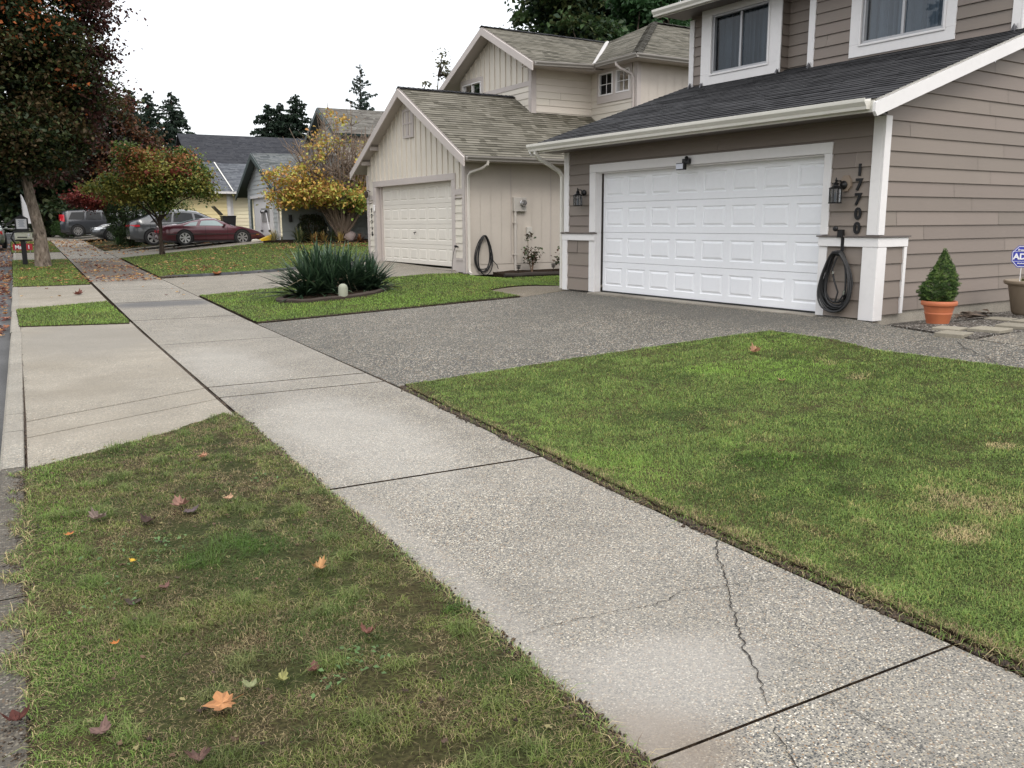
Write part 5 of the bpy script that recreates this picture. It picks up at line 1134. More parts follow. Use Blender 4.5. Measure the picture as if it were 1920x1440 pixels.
broad_tree('maple_tree', (.56, 34, .25), (.22, 34.2, 7.5), .22, [(-.6, 34, 6.6, 3.0, 3.0, 3.2, 1.3), (.9, 33.6, 8.3, 2.4, 2.4, 2.2, 1), (-2.6, 33, 5.6, 2.4, 2.4, 2.3, .8), (.6, 33.6, 4.6, 2.0, 2.0, 1.3, .7), (-.5, 34, 10.5, 3.0, 3, 2.2, 1), (-3.2, 34, 8.6, 2.6, 2.6, 2.6, .8), (1.6, 34, 6.0, 1.5, 1.6, 1.6, .5), (2.2, 33.8, 9.9, 1.4, 1.4, 1.0, .3), (-1.2, 33.3, 4.0, 1.8, 1.6, .9, .5)],
    'big maple with dark green and rusty leaves on the kerb strip behind the mailbox', nper=95, leaves=190, size=.145, colf=maplecol, seed=11, spread=.36, kmain=12, barkm=m_bark, bend=.25)
broad_tree('maple_tree', (5.02, 49.5, .6), (3.8, 48, 5), .17, [(2.8, 47, 5.9, 2.3, 2.3, 2.2, 1), (4.5, 46.5, 5.0, 1.9, 1.9, 1.5, .8), (1.9, 46.5, 4.9, 2.0, 1.8, 1.4, .7), (3.4, 47, 7.2, 1.8, 1.8, 1.2, .5), (5.3, 47, 5.6, 1.2, 1.2, 1.0, .25)],
    'purple-red leaved maple behind the big maple', nper=60, leaves=130, size=.17, colf=pal([(.026, .024, .016), (.055, .028, .020), (.075, .024, .022), (.06, .045, .020), (.13, .055, .025)]), seed=12, spread=.35, shell=.2)
def smallcol(pts, cen, g):
    n = len(pts); q = vnoise(cen[:, 0]*1.5+cen[:, 2]*.8, cen[:, 2]*1.4+cen[:, 1], 1.1, 9)+g.normal(0, .13, n); hi = np.clip((cen[:, 2]-2.6)/2.4, 0, 1)
    gr = np.array((.105, .155, .038)); yl = np.array((.24, .23, .05)); og = np.array((.32, .14, .05)); rd = np.array((.24, .06, .04))
    c = np.where((q < .48)[:, None], gr, yl); hr = .7*vnoise(cen[:, 0]*2, cen[:, 1]+cen[:, 2]*2.3, 2.5, 17)+.3*g.random(n); c = np.where((hr < .18+hi*.32)[:, None], og, c); c = np.where(((hr > .62) & (hi > .3) & (q > .5))[:, None], rd, c); return c*g.uniform(.65, 1.35, n)[:, None]
broad_tree('young_maple', (4.9, 37.6, .47), (4.9, 37.6, 2.5), .10, [(4.2, 37.6, 3.0, 1.2, 1.2, .62, 1), (5.6, 37.4, 3.3, 1.2, 1.2, .75, 1), (4.9, 37.6, 3.8, 1.1, 1.1, .75, .9), (6.25, 37.3, 3.4, .75, .8, .8, .4), (3.2, 37.6, 3.1, .9, .9, .5, .5), (5.8, 37.5, 4.2, .7, .7, .45, .35), (3.8, 37.6, 4.2, .7, .7, .5, .3), (4.9, 37.4, 2.35, .5, .6, .22, .10), (6.6, 37.3, 2.9, .35, .4, .35, .10)],
    'small spreading maple with green, orange and red leaves in front of the maroon car', nper=36, leaves=150, size=.115, colf=smallcol, seed=13, shell=.15, spread=.25, kmain=14, twig=.010, bend=.5)
broad_tree('red_maple_tree', (4.7, 60, .85), (4.9, 60, 2.6), .13, [(4.3, 60, 3.15, 1.2, 1.2, .55, 1), (5.3, 60, 3.5, 1.2, 1.2, .7, 1), (3.6, 60, 3.35, .8, .9, .4, .4), (4.7, 60, 4.1, 1.0, 1.0, .5, .5)],
    'low crimson maple beside the dark grey estate car', nper=60, leaves=110, size=.14, colf=pal([(.085, .018, .018), (.14, .028, .024), (.19, .04, .03), (.10, .025, .02)]), seed=14, spread=.25)
def yelcol(pts, cen, g):
    n = len(pts); lo = np.clip((3.6-cen[:, 2])/1.5, 0, 1); a = np.array((.56, .36, .09)); b = np.array((.44, .44, .10)); c_ = np.array((.26, .36, .08)); d = np.array((.46, .25, .10))
    u = g.random(n); c = np.where((u < .35)[:, None], a, np.where((u < .6)[:, None], d, b)); right = cen[:, 0] > 11.4
    c = np.where(((g.random(n) < lo*.75) & right)[:, None], c_, c); return c*g.uniform(.7, 1.25, n)[:, None]
yb = [(x_-.75, *r_) for x_, *r_ in [(10.5, 36, 2.75, .9, .8, .4, .8), (10.2, 36, 3.5, .6, .6, .35, .25), (11.4, 35.8, 3.0, 1.2, .9, .5, 1), (12.6, 35.6, 2.8, 1.2, .9, .5, 1.0), (13.4, 35.8, 2.6, .9, .8, .45, .7), (11.0, 36, 3.7, .9, .7, .4, .3), (13.4, 36, 4.2, .8, .8, .9, .22), (13.9, 36, 3.3, .6, .6, .5, .4), (12.5, 36, 5.4, 1.5, .8, .9, .22), (11.4, 36, 4.6, 1.1, .8, .6, .18)]]
yt = broad_tree('yellow_tree', (12.15, 36.3, .9), (11.85, 36.3, 2.6), .14, yb, 'half bare tree with yellow and lime leaves between the cream and pale blue houses', nper=58, leaves=26, size=.14, colf=yelcol, seed=15, spread=.2, kmain=6, twig=.009)
g_ = np.random.default_rng(5); mb = MB()
for i in range(95):     # the bare upright branches
    a = g_.uniform(-.95, .7); b = g_.normal(0, .35); L = g_.uniform(3.0, 5.9)*(1-.25*abs(a)); p = Vector((12.05+g_.normal(0, .1), 36.3, 1.1)); d = Vector((math.sin(a)*.9, b*.5, 1)).normalized(); pth = [p]
    for k in range(6): d = (d+Vector((g_.normal(0, .09), g_.normal(0, .09), .06))).normalized(); p = p+d*L/6; pth.append(p)
    mb.tube(pth, [.055*(1-.15*k) if k < 2 else .034*(1-.11*k) for k in range(7)], 5, False)
    for k in (2, 3, 4, 5):
        for s_ in range(5):
            q = pth[k]; e_ = q+Vector((g_.normal(0, .35), g_.normal(0, .3), g_.uniform(.2, .7))); mb.tube([q, q.lerp(e_, .5)+Vector((0, 0, -.03)), e_], [.015, .011, .006], 3, False)
mb.build('branches', flat('twig_bark', (.20, .15, .115), .9), yt)
# background broadleaf trees
DG = [(.014, .026, .012), (.022, .040, .016), (.03, .052, .018), (.042, .05, .018), (.018, .034, .02)]
def far_tree(x, y, h, w, label, cols=DG, seed=1, name='broadleaf_tree', n=60, group='trees behind the houses', size=.42, leaves=90, lo=.28):
    z0 = zt(x, y); bl = [(x, y, z0+h*.62, w*.42, w*.42, h*.30, 1.2), (x-w*.22, y, z0+h*.5, w*.3, w*.3, h*.22, .7), (x+w*.24, y, z0+h*.52, w*.3, w*.3, h*.24, .7), (x+w*.05, y, z0+h*.84, w*.25, w*.25, h*.15, .5), (x, y, z0+h*lo, w*.38, w*.38, h*.14, .5)]
    return broad_tree(name, (x, y, z0), (x, y, z0+h*.6), .03*h, bl, label, nper=n, leaves=leaves, size=size, colf=pal(cols, sc=.35), seed=seed, spread=w*.055, kmain=6, group=group, shell=.3, twig=.03)
BG_ = [(.024, .045, .02), (.038, .068, .026), (.05, .088, .03), (.07, .085, .03), (.03, .058, .03)]
far_tree(28.6, 45, 16.5, 8, 'dark tree at the left end of the mass behind the cream house', BG_, 41, n=75, size=.34, leaves=130)
far_tree(35.0, 45, 16.5, 8, 'bright green tree in the middle of the mass behind the cream house', [(.03, .07, .028), (.045, .105, .038), (.06, .13, .045), (.04, .085, .03)], 42, n=85, size=.34, leaves=130)
far_tree(40, 42, 17, 9, 'greenish brown tree behind the hip roof of the cream house', BG_+[(.11, .07, .03), (.09, .04, .03)], 43, n=90, size=.34, leaves=130)
far_tree(35, 50, 17.5, 9, 'dark tree filling the gap behind the bright green one', BG_, 47, n=70, size=.34, leaves=120)
far_tree(46, 40, 17, 9, 'dark tree hidden mostly by the taupe house', DG, 44)
far_tree(21.3, 47, 10.6, 3.6, 'thin tree with sparse leaves left of the cream gable', [(.14, .14, .09), (.19, .18, .10), (.24, .18, .11)], 45, n=18, leaves=24, size=.20, lo=.6)
for i, (x, y, h, w, lb) in enumerate(((-.5, 110, 9, 12, 'low dark tree right across the end of the street'), (-14, 90, 12, 12, 'broad dark tree at the far left'), (-6, 78, 8, 8, 'dark tree over the black truck'), (-2.5, 88, 13, 9, 'tall dark tree closing the end of the street'), (-9, 70, 14, 9, 'tall dark tree across the street'), (3.5, 92, 10, 9, 'dark tree above the parked estate car'), (9.5, 92, 9, 7, 'dark tree between the estate car and the grey roof'), (-6, 105, 15, 10, 'farthest dark tree on the left'), (-5.5, 56, 11, 7, 'dark tree overhanging the left side of the road'), (1.5, 70, 9.5, 6.5, 'dense dark tree right behind the big maple trunk'))):
    far_tree(x, y, h, w, lb, DG, 60+i, n=70, lo=.22, size=.40, leaves=110)
# ------------------------------------------------------------------ conifers
def conifer(x, y, h, w, label, seed, cols=((.016, .030, .020), (.024, .044, .028), (.036, .058, .036)), droop=.25, group='conifers on the skyline', base=.06, size=.36, n=19000, nb=240, up=.05, p=.72):
    """trunk, drooping boughs with side twigs, and needle sprays along them"""
    g = np.random.default_rng(seed); z0 = zt(x, y); e = root('conifer_tree', (x, y, z0), label, 'tree', group); mb = MB()
    mb.tube([(x, y, z0), (x+g.normal(0, .08), y, z0+h*.5), (x, y, z0+h)], [.02*h, .011*h, .01], 8)
    t = base+(1-base)*(np.arange(nb)+g.random(nb))/nb; t = 1-(1-t)**1.0; a = g.uniform(0, 2*np.pi, nb); L = (w*.5*(1-t)**p+.12)*g.uniform(.55, 1.18, nb)
    wt_ = L**1.5+.05; idx = g.choice(nb, n, p=wt_/wt_.sum()); s_ = g.random(n)**.75; l = L[idx]; dx, dy = np.cos(a[idx]), np.sin(a[idx]); side = g.normal(0, .17, n)*l*(1.05-s_)**.7+g.normal(0, .03, n)
    X_ = x+dx*l*s_-dy*side; Y_ = y+dy*l*s_+dx*side; Z_ = z0+h*t[idx]+l*(up*s_-droop*s_**1.7)+.09*l*s_**3-np.abs(side)*.35-np.abs(g.normal(0, .06, n))*l**.5
    for i in range(nb):
        l = L[i]; c, q = math.cos(a[i]), math.sin(a[i]); zb = z0+h*t[i]; mb.tube([(x, y, zb), (x+c*l*.5, y+q*l*.5, zb+up*l*.5-droop*l*.3), (x+c*l, y+q*l, zb+up*l-droop*l+.09*l)], [.018+.01*l, .015, .005], 3, False)
    mb.build('trunk', m_bark2, e); P_ = np.stack([X_, Y_, Z_], 1); c = np.array(cols)[g.integers(0, len(cols), n)]*g.uniform(.55, 1.45, (n, 1)); leaf_cloud('crown', P_, size, c, seed, e, asp=.42, up=-.1); return e
for i, (px_, Y, h, w, lb, kw) in enumerate((
    (.1115, 90, 12.4, 9, 'conifer at the left of the trio behind the purple maple', {}), (.128, 92, 12.7, 9, 'pointed conifer in the middle of the trio behind the purple maple', {}), (.151, 88, 12.3, 9, 'conifer at the right of the trio, above the dark roof', {}),
    (.2507, 88, 11.7, 7.6, 'left conifer of the dense group above the dark roof', {'size': .36, 'n': 20000, 'p': .55}), (.2657, 90, 12.2, 8, 'middle conifer of the dense group above the dark roof', {'size': .36, 'n': 20000, 'p': .55}), (.283, 88, 12.8, 7.6, 'right and tallest conifer of the dense group above the dark roof', {'size': .36, 'n': 20000, 'p': .55}),
    (.3608, 62, 11.6, 6.4, 'open drooping conifer between the pale blue and the cream house', {'droop': .45, 'up': .75, 'n': 9000, 'nb': 110, 'cols': ((.03, .05, .04), (.045, .07, .055), (.06, .085, .065)), 'size': .22, 'p': .8}))):
    conifer(px_*Y, Y, h, w, lb, 80+i, **kw)
# conifer and tree across the road, seen in the upstairs window
conifer(-14, 16, 16, 7, 'tall conifer across the road, mirrored in the bay window', 95, group='trees across the road')
conifer(-17, 24, 14, 7, 'second conifer across the road, farther along', 96, group='trees across the road')
# ------------------------------------------------------------------ shrubs
def shrub(name, c, r, label, cols, n, size, seed, cat='shrub', stems=8, group=None, asp=.5):
    g = np.random.default_rng(seed); z0 = zt(c[0], c[1]); e = root(name, (c[0], c[1], z0), label, cat, group); d = g.normal(0, 1, (n, 3)); d /= np.linalg.norm(d, axis=1)[:, None]
    lum = 1+.13*np.sin(d[:, 0]*7+seed)*np.cos(d[:, 1]*6)+.08*np.sin(d[:, 2]*11); rr = (1-.35*g.random(n)**2)*lum
    P_ = np.array([c[0], c[1], z0+r[2]])+d*rr[:, None]*np.array(r); P_ = P_[P_[:, 2] > z0-.02]; n = len(P_)
    cc = np.array(cols)[g.integers(0, len(cols), n)]*g.uniform(.6, 1.4, (n, 1)); leaf_cloud('foliage', P_, size, cc, seed, e, asp=asp)
    mb = MB()
    for i in range(stems):
        a = g.uniform(0, 6.28); q = g.uniform(.2, .8); mb.tube([(c[0], c[1], z0-.02), (c[0]+math.cos(a)*r[0]*q*.5, c[1]+math.sin(a)*r[1]*q*.5, z0+r[2]*.8), (c[0]+math.cos(a)*r[0]*q, c[1]+math.sin(a)*r[1]*q, z0+r[2]*1.5)], [.03, .02, .008], 5)
    mb.build('stems', m_bark2, e); return e
shrub('clipped_shrub', (2.75, 67, 0), (.95, .95, .62), 'round clipped green bush behind the estate car', [(.04, .085, .02), (.06, .12, .028), (.03, .06, .018)], 6000, .07, 1)
shrub('clipped_shrub', (1.75, 69, 0), (.6, .6, .5), 'dark lower bush left of the round clipped bush', [(.02, .04, .015), (.03, .05, .02)], 3000, .08, 2)
shrub('laurel_bush', (4.75, 46.8, 0), (1.05, 1.2, 1.5), 'tall dark bush with bare stems left of the grey hatchback', [(.02, .036, .014), (.035, .06, .02), (.05, .085, .03)], 9000, .11, 3, stems=30)
shrub('dark_shrub', (14.4, 36.5, 0), (1.0, .8, .95), 'dark evergreen shrub close to the corner of the cream house', [(.02, .034, .016), (.03, .05, .022)], 7000, .08, 4)
shrub('dark_shrub', (14.9, 36.2, 0), (.8, .8, 1.7), 'tall dark evergreen behind the cream house corner', [(.014, .024, .012), (.02, .034, .016)], 7000, .09, 5)
shrub('dark_shrub', (10.9, 36.9, 0), (.62, .5, .62), 'round dark shrub in the bed by the pale blue wall', [(.025, .045, .02), (.04, .065, .025), (.08, .06, .03)], 5000, .06, 6)
shrub('yellow_bush', (6.9, 48.4, 0), (1.2, .8, 1.15), 'light green bush against the yellow house', [(.12, .17, .05), (.17, .22, .07), (.08, .12, .04)], 3500, .10, 8)
shrub('hedge', (-3.5, 112, 0), (9, 1.5, 1.9), 'long dark hedge closing the far end of the street', [(.02, .036, .014), (.03, .05, .018)], 9000, .35, 21, 'hedge', 3)
# ------------------------------------------------------------------ strap-leaved plants
def straps(name, cents, label, cols, seed, parent=None, cat='plant', group=None, h=.6, w=.022, n=120, spread=1.0, droop=.5, leafname='leaves', mat=None, base=None, even=False):
    g = np.random.default_rng(seed); e = root(name, base or (cents[0][0], cents[0][1], zt(*cents[0][:2])), label, cat, group); Vs, Fs, Cs = [], [], []; b = 0
    for (cx, cy, k, hh, sprd) in cents:
        for i in range(int(n*k)):
            a = g.uniform(0, 2*np.pi); el = min(1.5, g.random()**.75*1.12*sprd) if even else np.clip(abs(g.normal(0, .55*sprd)), 0, 1.5); L = hh*g.uniform(.7, 1.12); x0, y0 = cx+g.normal(0, .07*hh), cy+g.normal(0, .07*hh); z0 = zt(cx, cy)+.03
            N = 6; s_ = np.linspace(0, 1, N); ang = el+droop*g.uniform(.1, 1.2)*s_**1.5*(.4+el); r = np.concatenate([[0], np.cumsum(np.sin((ang[1:]+ang[:-1])/2)*L/(N-1))]); z = np.concatenate([[0], np.cumsum(np.cos((ang[1:]+ang[:-1])/2)*L/(N-1))])
            wd = w*g.uniform(.7, 1.2)*np.array([.7, 1, 1.05, .9, .55, .04]); dx, dy = math.cos(a), math.sin(a); zz = np.maximum(z0+z, z0-.02)
            cx_, cy_ = x0+dx*r, y0+dy*r; L_ = np.stack([cx_-dy*wd, cy_+dx*wd, zz+wd*.5], 1); R_ = np.stack([cx_+dy*wd, cy_-dx*wd, zz+wd*.5], 1); M_ = np.stack([cx_, cy_, zz], 1)
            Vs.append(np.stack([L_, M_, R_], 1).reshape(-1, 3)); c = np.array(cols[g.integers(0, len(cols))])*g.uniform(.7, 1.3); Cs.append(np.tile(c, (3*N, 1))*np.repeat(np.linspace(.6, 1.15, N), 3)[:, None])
            for q in range(N-1):
                for s2 in (0, 1): Fs.append((b+q*3+s2, b+q*3+s2+1, b+q*3+s2+4, b+q*3+s2+3))
            b += 3*N
    npmesh(leafname, np.concatenate(Vs), np.array(Fs), np.clip(np.concatenate(Cs), 0, 1), mat or m_strap, e); return e
m_strap = attrmat('strap_leaf', .38, .12, .45)
YC = [(.022, .045, .028), (.035, .068, .036), (.055, .098, .050), (.04, .075, .045), (.11, .17, .10), (.03, .06, .03)]
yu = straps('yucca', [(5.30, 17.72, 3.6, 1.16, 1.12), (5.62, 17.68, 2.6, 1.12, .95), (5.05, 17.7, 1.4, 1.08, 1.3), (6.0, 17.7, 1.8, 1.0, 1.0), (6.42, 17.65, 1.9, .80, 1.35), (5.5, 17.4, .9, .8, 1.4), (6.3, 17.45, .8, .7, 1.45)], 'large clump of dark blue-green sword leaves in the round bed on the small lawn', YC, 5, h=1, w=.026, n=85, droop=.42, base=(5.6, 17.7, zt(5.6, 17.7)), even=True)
g_ = np.random.default_rng(9); mb = MB()
for i in range(12):
    a = g_.uniform(2.8, 6.5); r0 = g_.uniform(.3, .9); x0, y0 = 5.6+.2*g_.normal(), 17.45; q_ = g_.uniform(.4, 1.0); mb.cc = [c*q_ for c in (.34, .28, .18)]
    x1, y1 = x0+math.cos(a)*r0, y0+math.sin(a)*.25; z_ = zt(5.6, 17.4); mb.tube([(x0, y0, z_+g_.uniform(.15, .4)), ((x0+x1)/2, (y0+y1)/2, z_+g_.uniform(.2, .5)), (x1, y1, z_+g_.uniform(.05, .2))], [.012, .009, .004], 4)
mb.build('dry_leaves', m_col, yu)
mb = MB(); r_ = random.Random(14); pth = [(3.5, 26.62), (4.4, 26.0), (5.2, 25.5), (6.1, 25.12), (7.4, 25.12), (8.9, 25.18)]; pp_ = []
for a, b in zip(pth[:-1], pth[1:]): pp_ += [(a[0]+(b[0]-a[0])*k/5, a[1]+(b[1]-a[1])*k/5+r_.uniform(-.03, .03)) for k in range(5)]
mb.grid([[(x, y-.10-w1, zt(x, y)+.0), (x, y-.08, zt(x, y)+.05+w1*.3), (x, y+.06, zt(x, y)+.06), (x, y+.16, zt(x, y)+.02)] for (x, y), w1 in zip(pp_, [r_.uniform(0, .08) for _ in pp_])]); tag(mb.build('lawn_edging', flat('black_membrane', (.018, .018, .02), .5), None, (*pp_[0], .2)), 'crumpled black edging strip between the far driveway and the lawn behind it', 'edging')
# round bed with its brown edging
mb = MB(); n = 40; ell = lambda k, r: (5.52+1.10*r*math.cos(2*math.pi*k/n), 17.45+.76*r*math.sin(2*math.pi*k/n)); r_ = random.Random(4)
mb.grid([[(*ell(k, r), zt(*ell(k, r))+z+r_.uniform(-.012, .012)) for k in range(n)] for r, z in ((1.05, .0), (1.055, .07), (1.0, .095), (.93, .085), (.92, .03))], True); tag(mb.build('bed_edging', flat('edging_brown', (.045, .032, .024), .9), None, (5.55, 17.45, .2)), 'low brown ring edging around the sword-leaved plant', 'edging')
mb = MB(); mb.grid([[(*ell(k, r), zt(*ell(k, r))+.05+.05*(1-r)+r_.uniform(-.01, .01)) for k in range(n)] for r in (.94, .6, .3, .02)], True); tag(mb.build('soil', m_soil, None, (5.55, 17.45, .2)), kind='structure')
mb = MB(); mb.lathe([(.095, 0), (.097, .12), (.094, .25), (.078, .295), (.04, .325), (0, .33)], (5.52, 16.75, zt(5.5, 16.75)-.01), 18); tag(mb.build('marker_stone', flat('mossy_stone', (.30, .31, .24), .8), None, (5.52, 16.75, .17), smooth=60), 'small rounded pale post standing at the front of the round bed', 'stone')
# bed in front of the pale blue house
bedp = [(9.0, 37.75), (9.5, 36.6), (11, 36.1), (16, 35.6), (16, 37.25), (9.65, 37.28)]
sheet('garden_bed', bedp, m_soil, .5, .10, .2, bumpy=.08)
DL = [(.42, .30, .10), (.50, .36, .12), (.24, .15, .06), (.16, .19, .06), (.35, .2, .08)]
for i, (x, y, lb, cl_, hh) in enumerate(((9.35, 37.3, 'pale straw-coloured grassy plant by the nose of the maroon car', [(.50, .42, .20), (.40, .34, .15), (.2, .2, .08)], .55), (10.2, 36.4, 'arching dark green strap plant at the left of the bed', [(.06, .09, .04), (.09, .12, .05), (.2, .2, .08)], .75),
    (11.2, 36.25, 'yellowing day lily spilling over the bed edge', DL, .5), (11.9, 36.15, 'bright yellow withered lily in the middle of the bed', [(.55, .42, .14), (.6, .42, .12), (.4, .3, .1)], .5), (10.75, 36.2, 'rust-coloured withered lily left of the yellow one', DL[:3]+[(.3, .12, .05)], .45), (12.7, 36.0, 'reddish brown withered plant under the yellow tree', [(.25, .10, .05), (.16, .07, .04), (.34, .18, .07)], .45), (11.7, 36.6, 'green strap plant behind the yellow lily', [(.08, .11, .05), (.12, .15, .06)], .7), (13.6, 35.9, 'brown withered plant at the right end of the bed', [(.2, .09, .05), (.12, .06, .04)], .4))):
    straps('strap_plant', [(x, y, 1, hh, 1.15)], lb, cl_, 120+i, h=hh, w=.02, n=70, droop=1.3, group='plants in the bed by the pale blue house')
straps('strap_plant', [(4.4, 49.6, 1, .8, 1.0)], 'green grassy plant beside the front of the small grey car', [(.06, .12, .04), (.10, .18, .06)], 140, h=.8, w=.02, n=90, droop=.9)
# ------------------------------------------------------------------ potted spruce, tan pot with sign
def pot(name, c, prof, mat, label, cat='pot'):
    mb = MB(); mb.lathe(prof, c, 36, True, False); o = mb.build(name, mat, None, c, smooth=35); tag(o, label, cat); return o
t_ = NT('terracotta'); _n = t_.noise(6, 5); _g = t_.noise(60, 3)
m_terra = t_.out(t_.mix(t_.ramp(_n, [(.35, 0.), (.75, 1.)]), (.50, .155, .065), (.40, .115, .05)), .55, t_.bump(_g, .15, .003))
PC = (9.86, 6.72, .405)
ps = [(.148, 0), (.152, .012), (.163, .06), (.166, .065), (.180, .125), (.187, .135), (.187, .142), (.183, .15), (.207, .232), (.218, .238), (.236, .245), (.243, .262), (.243, .285), (.236, .30), (.225, .303), (.212, .297), (.205, .26), (.2, .24)]
ps = [(r*.86, z*.95) for r, z in ps]
pt = pot('plant_pot', PC, ps, m_terra, 'terracotta pot holding the cone-shaped spruce'); mb = MB(); mb.lathe([(0, .235), (.17, .24), (.174, .23)], PC, 24, False, False); mb.build('potting_soil', m_soil, pt)
def spruce(c, h, w, label):
    g = np.random.default_rng(77); e = root('potted_spruce', c, label, 'shrub'); mb = MB(); mb.tube([(c[0], c[1], c[2]-.05), (c[0], c[1], c[2]+h*.9)], [.018, .004], 8); mb.build('trunk', m_bark2, e)
    n = 30000; t = 1-np.sqrt(g.random(n)*.98+.0004); a = g.uniform(0, 2*np.pi, n); prof = np.interp(t, [0, .05, .12, .22, .32, .42, .5, .62, .8, .93, 1], [.45, .72, .92, 1.0, .98, .80, .74, .58, .30, .11, .02])
    lump = 1+.13*np.sin(a*3+t*17)*np.cos(t*22+a*2)+.12*np.sin(a*7+t*43)*np.cos(a*3-t*30)+.09*np.sin(a*13-t*80); lean = .04*t
    r = w*.5*prof*lump*(1-.30*g.random(n)**2); P_ = np.stack([c[0]+np.cos(a)*r+lean*.4, c[1]+np.sin(a)*r+.03*(t < .35), c[2]+t*h+.02*np.sin(a*5)], 1)
    q = vnoise(a*3, t*30, 1, 3); cols = np.where((q > .6)[:, None], cG(.17, .26, .07), cG(.075, .135, .04))*g.uniform(.5, 1.6, n)[:, None]
    leaf_cloud('foliage', P_, .020, cols, 7, e, m_leaf, asp=.22, up=.1); return e
spruce((PC[0]+.01, PC[1], PC[2]+.25), .68, .415, 'cone-shaped dwarf spruce growing in the terracotta pot by the side wall')
PT = (11.87, 6.74, .405)
m_tanpot = flat('tan_pot', (.27, .215, .155), .55)
pt2 = pot('plant_pot', PT, [(.20, 0), (.215, .02), (.225, .03), (.29, .38), (.30, .40), (.335, .41), (.35, .43), (.35, .455), (.34, .465), (.32, .46), (.30, .42)], m_tanpot, 'large tan pot with the blue alarm sign, cut by the right edge'); mb = MB(); mb.lathe([(0, .42), (.3, .425), (.305, .41)], PT, 24, False, False); mb.build('potting_soil', m_soil, pt2)
shrub('pot_plant', (PT[0]+.06, PT[1], 0), (.2, .2, .05), 'low yellow-green ground cover in the tan pot', [(.12, .15, .05), (.2, .17, .07)], 500, .03, 12, 'plant', 3).location.z += .40
SP = Vector((11.66, 6.80, .83)); fw = Vector((-.72, -.69, 0)).normalized(); rt_ = Vector((0, 0, 1)).cross(fw).normalized()
sg = root('alarm_sign', tuple(SP), 'blue and white octagonal alarm company sign on a thin white stake', 'sign')
mb = MB(); mb.tube([SP+Vector((0, 0, -.12)), SP+Vector((0, 0, .26))], .006, 6); mb.build('stake', m_white, sg)
def oct_(r, d, sc=1.12): return [SP+rt_*(r*math.cos(math.pi/8+k*math.pi/4))+Vector((0, 0, .36+sc*r*math.sin(math.pi/8+k*math.pi/4)))+fw*d for k in range(8)]
m_blue = flat('sign_blue', (.035, .045, .33), .35); m_signw = flat('sign_white', (.78, .78, .8), .35)
mb = MB(); a, b = oct_(.140, .004), oct_(.140, .010); mb.face(a); mb.face(b); [mb.face([a[k], a[(k+1) % 8], b[(k+1) % 8], b[k]]) for k in range(8)]; mb.build('sign_board', m_blue, sg)
mb = MB(); a, b = oct_(.131, .0115), oct_(.124, .0115); [mb.face([a[k], a[(k+1) % 8], b[(k+1) % 8], b[k]]) for k in range(8)]
for zz in (.425, .295): mb.face([SP+rt_*s_*.118+Vector((0, 0, zz+dz_))+fw*.0115 for s_, dz_ in ((-1, 0), (1, 0), (1, .004), (-1, .004))])
mb.build('sign_border', m_signw, sg)
PS = lambda a, z, o=0: tuple(SP+rt_*(-a)+Vector((0, 0, z))+fw*(o+.005))
digits('ADT', PS, 0, .325, .078, sg, m_signw, 'lettering', .006).scale = (1, 1, 1); digits('Security', PS, 0, .436, .026, sg, m_signw, 'lettering', .006); digits('Monitored', PS, 0, .262, .018, sg, m_signw, 'lettering', .006)
# paving squares, stones and debris by the side wall
m_pav = aggregate('paver', (.25, .225, .175), .15, 1, sc=120)
PV = [(9.12, 6.0, .31, .2), (9.68, 5.93, .36, .15), (10.28, 5.98, .36, .25), (10.85, 6.12, .36, .1), (11.5, 6.05, .36, .3), (9.45, 6.28, .30, .25), (10.9, 6.55, .3, .2), (12.2, 6.2, .36, 0)]
PVL = ['first tan paving square, nearest the terracotta pot', 'second tan paving square along the gravel bed', 'third tan paving square, in front of the debris pile', 'fourth tan paving square along the gravel bed', 'tan paving square in front of the tan pot', 'sunken pale paving square behind the first two', 'half buried paving square near the tan pot', 'paving square outside the right edge']
for (x, y, s_, a), lb in list(zip(PV, PVL))[:7]:
    mb = MB(); c, si = math.cos(a), math.sin(a); z = zt(x, y); q = lambda u, v, w_: (x+c*u-si*v, y+si*u+c*v, z+w_+.02*u*0); mb.box((-s_/2, -s_/2, -.02), (s_/2, s_/2, .032 if s_ > .305 else .02), q); tag(mb.build('paver', m_pav, None, (x, y, z), bevel=.006), lb, 'paving stone', 'paving squares along the side wall')
r_ = random.Random(8); e = root('debris_pile', (11.0, 6.95, .41), 'small heap of dark bark and leaf debris on the gravel against the wall', 'debris'); mb = MB()
for i in range(60):
    x, y = 10.75+r_.gauss(0, .14), 6.85+r_.gauss(0, .07); z = .42+abs(r_.gauss(0, .03)); a = r_.uniform(0, 6.28); L = r_.uniform(.04, .12); q_ = r_.uniform(.3, 1.5); mb.cc = [k*q_ for k in (.085, .062, .045)]
    dx, dy = math.cos(a)*L, math.sin(a)*L; mb.face([(x-dx, y-dy, z), (x+dy*.4, y-dx*.4, z+.03), (x+dx, y+dy, z+.02), (x-dy*.4, y+dx*.4, z+.01)])
mb.build('bark_pieces', m_col, e)
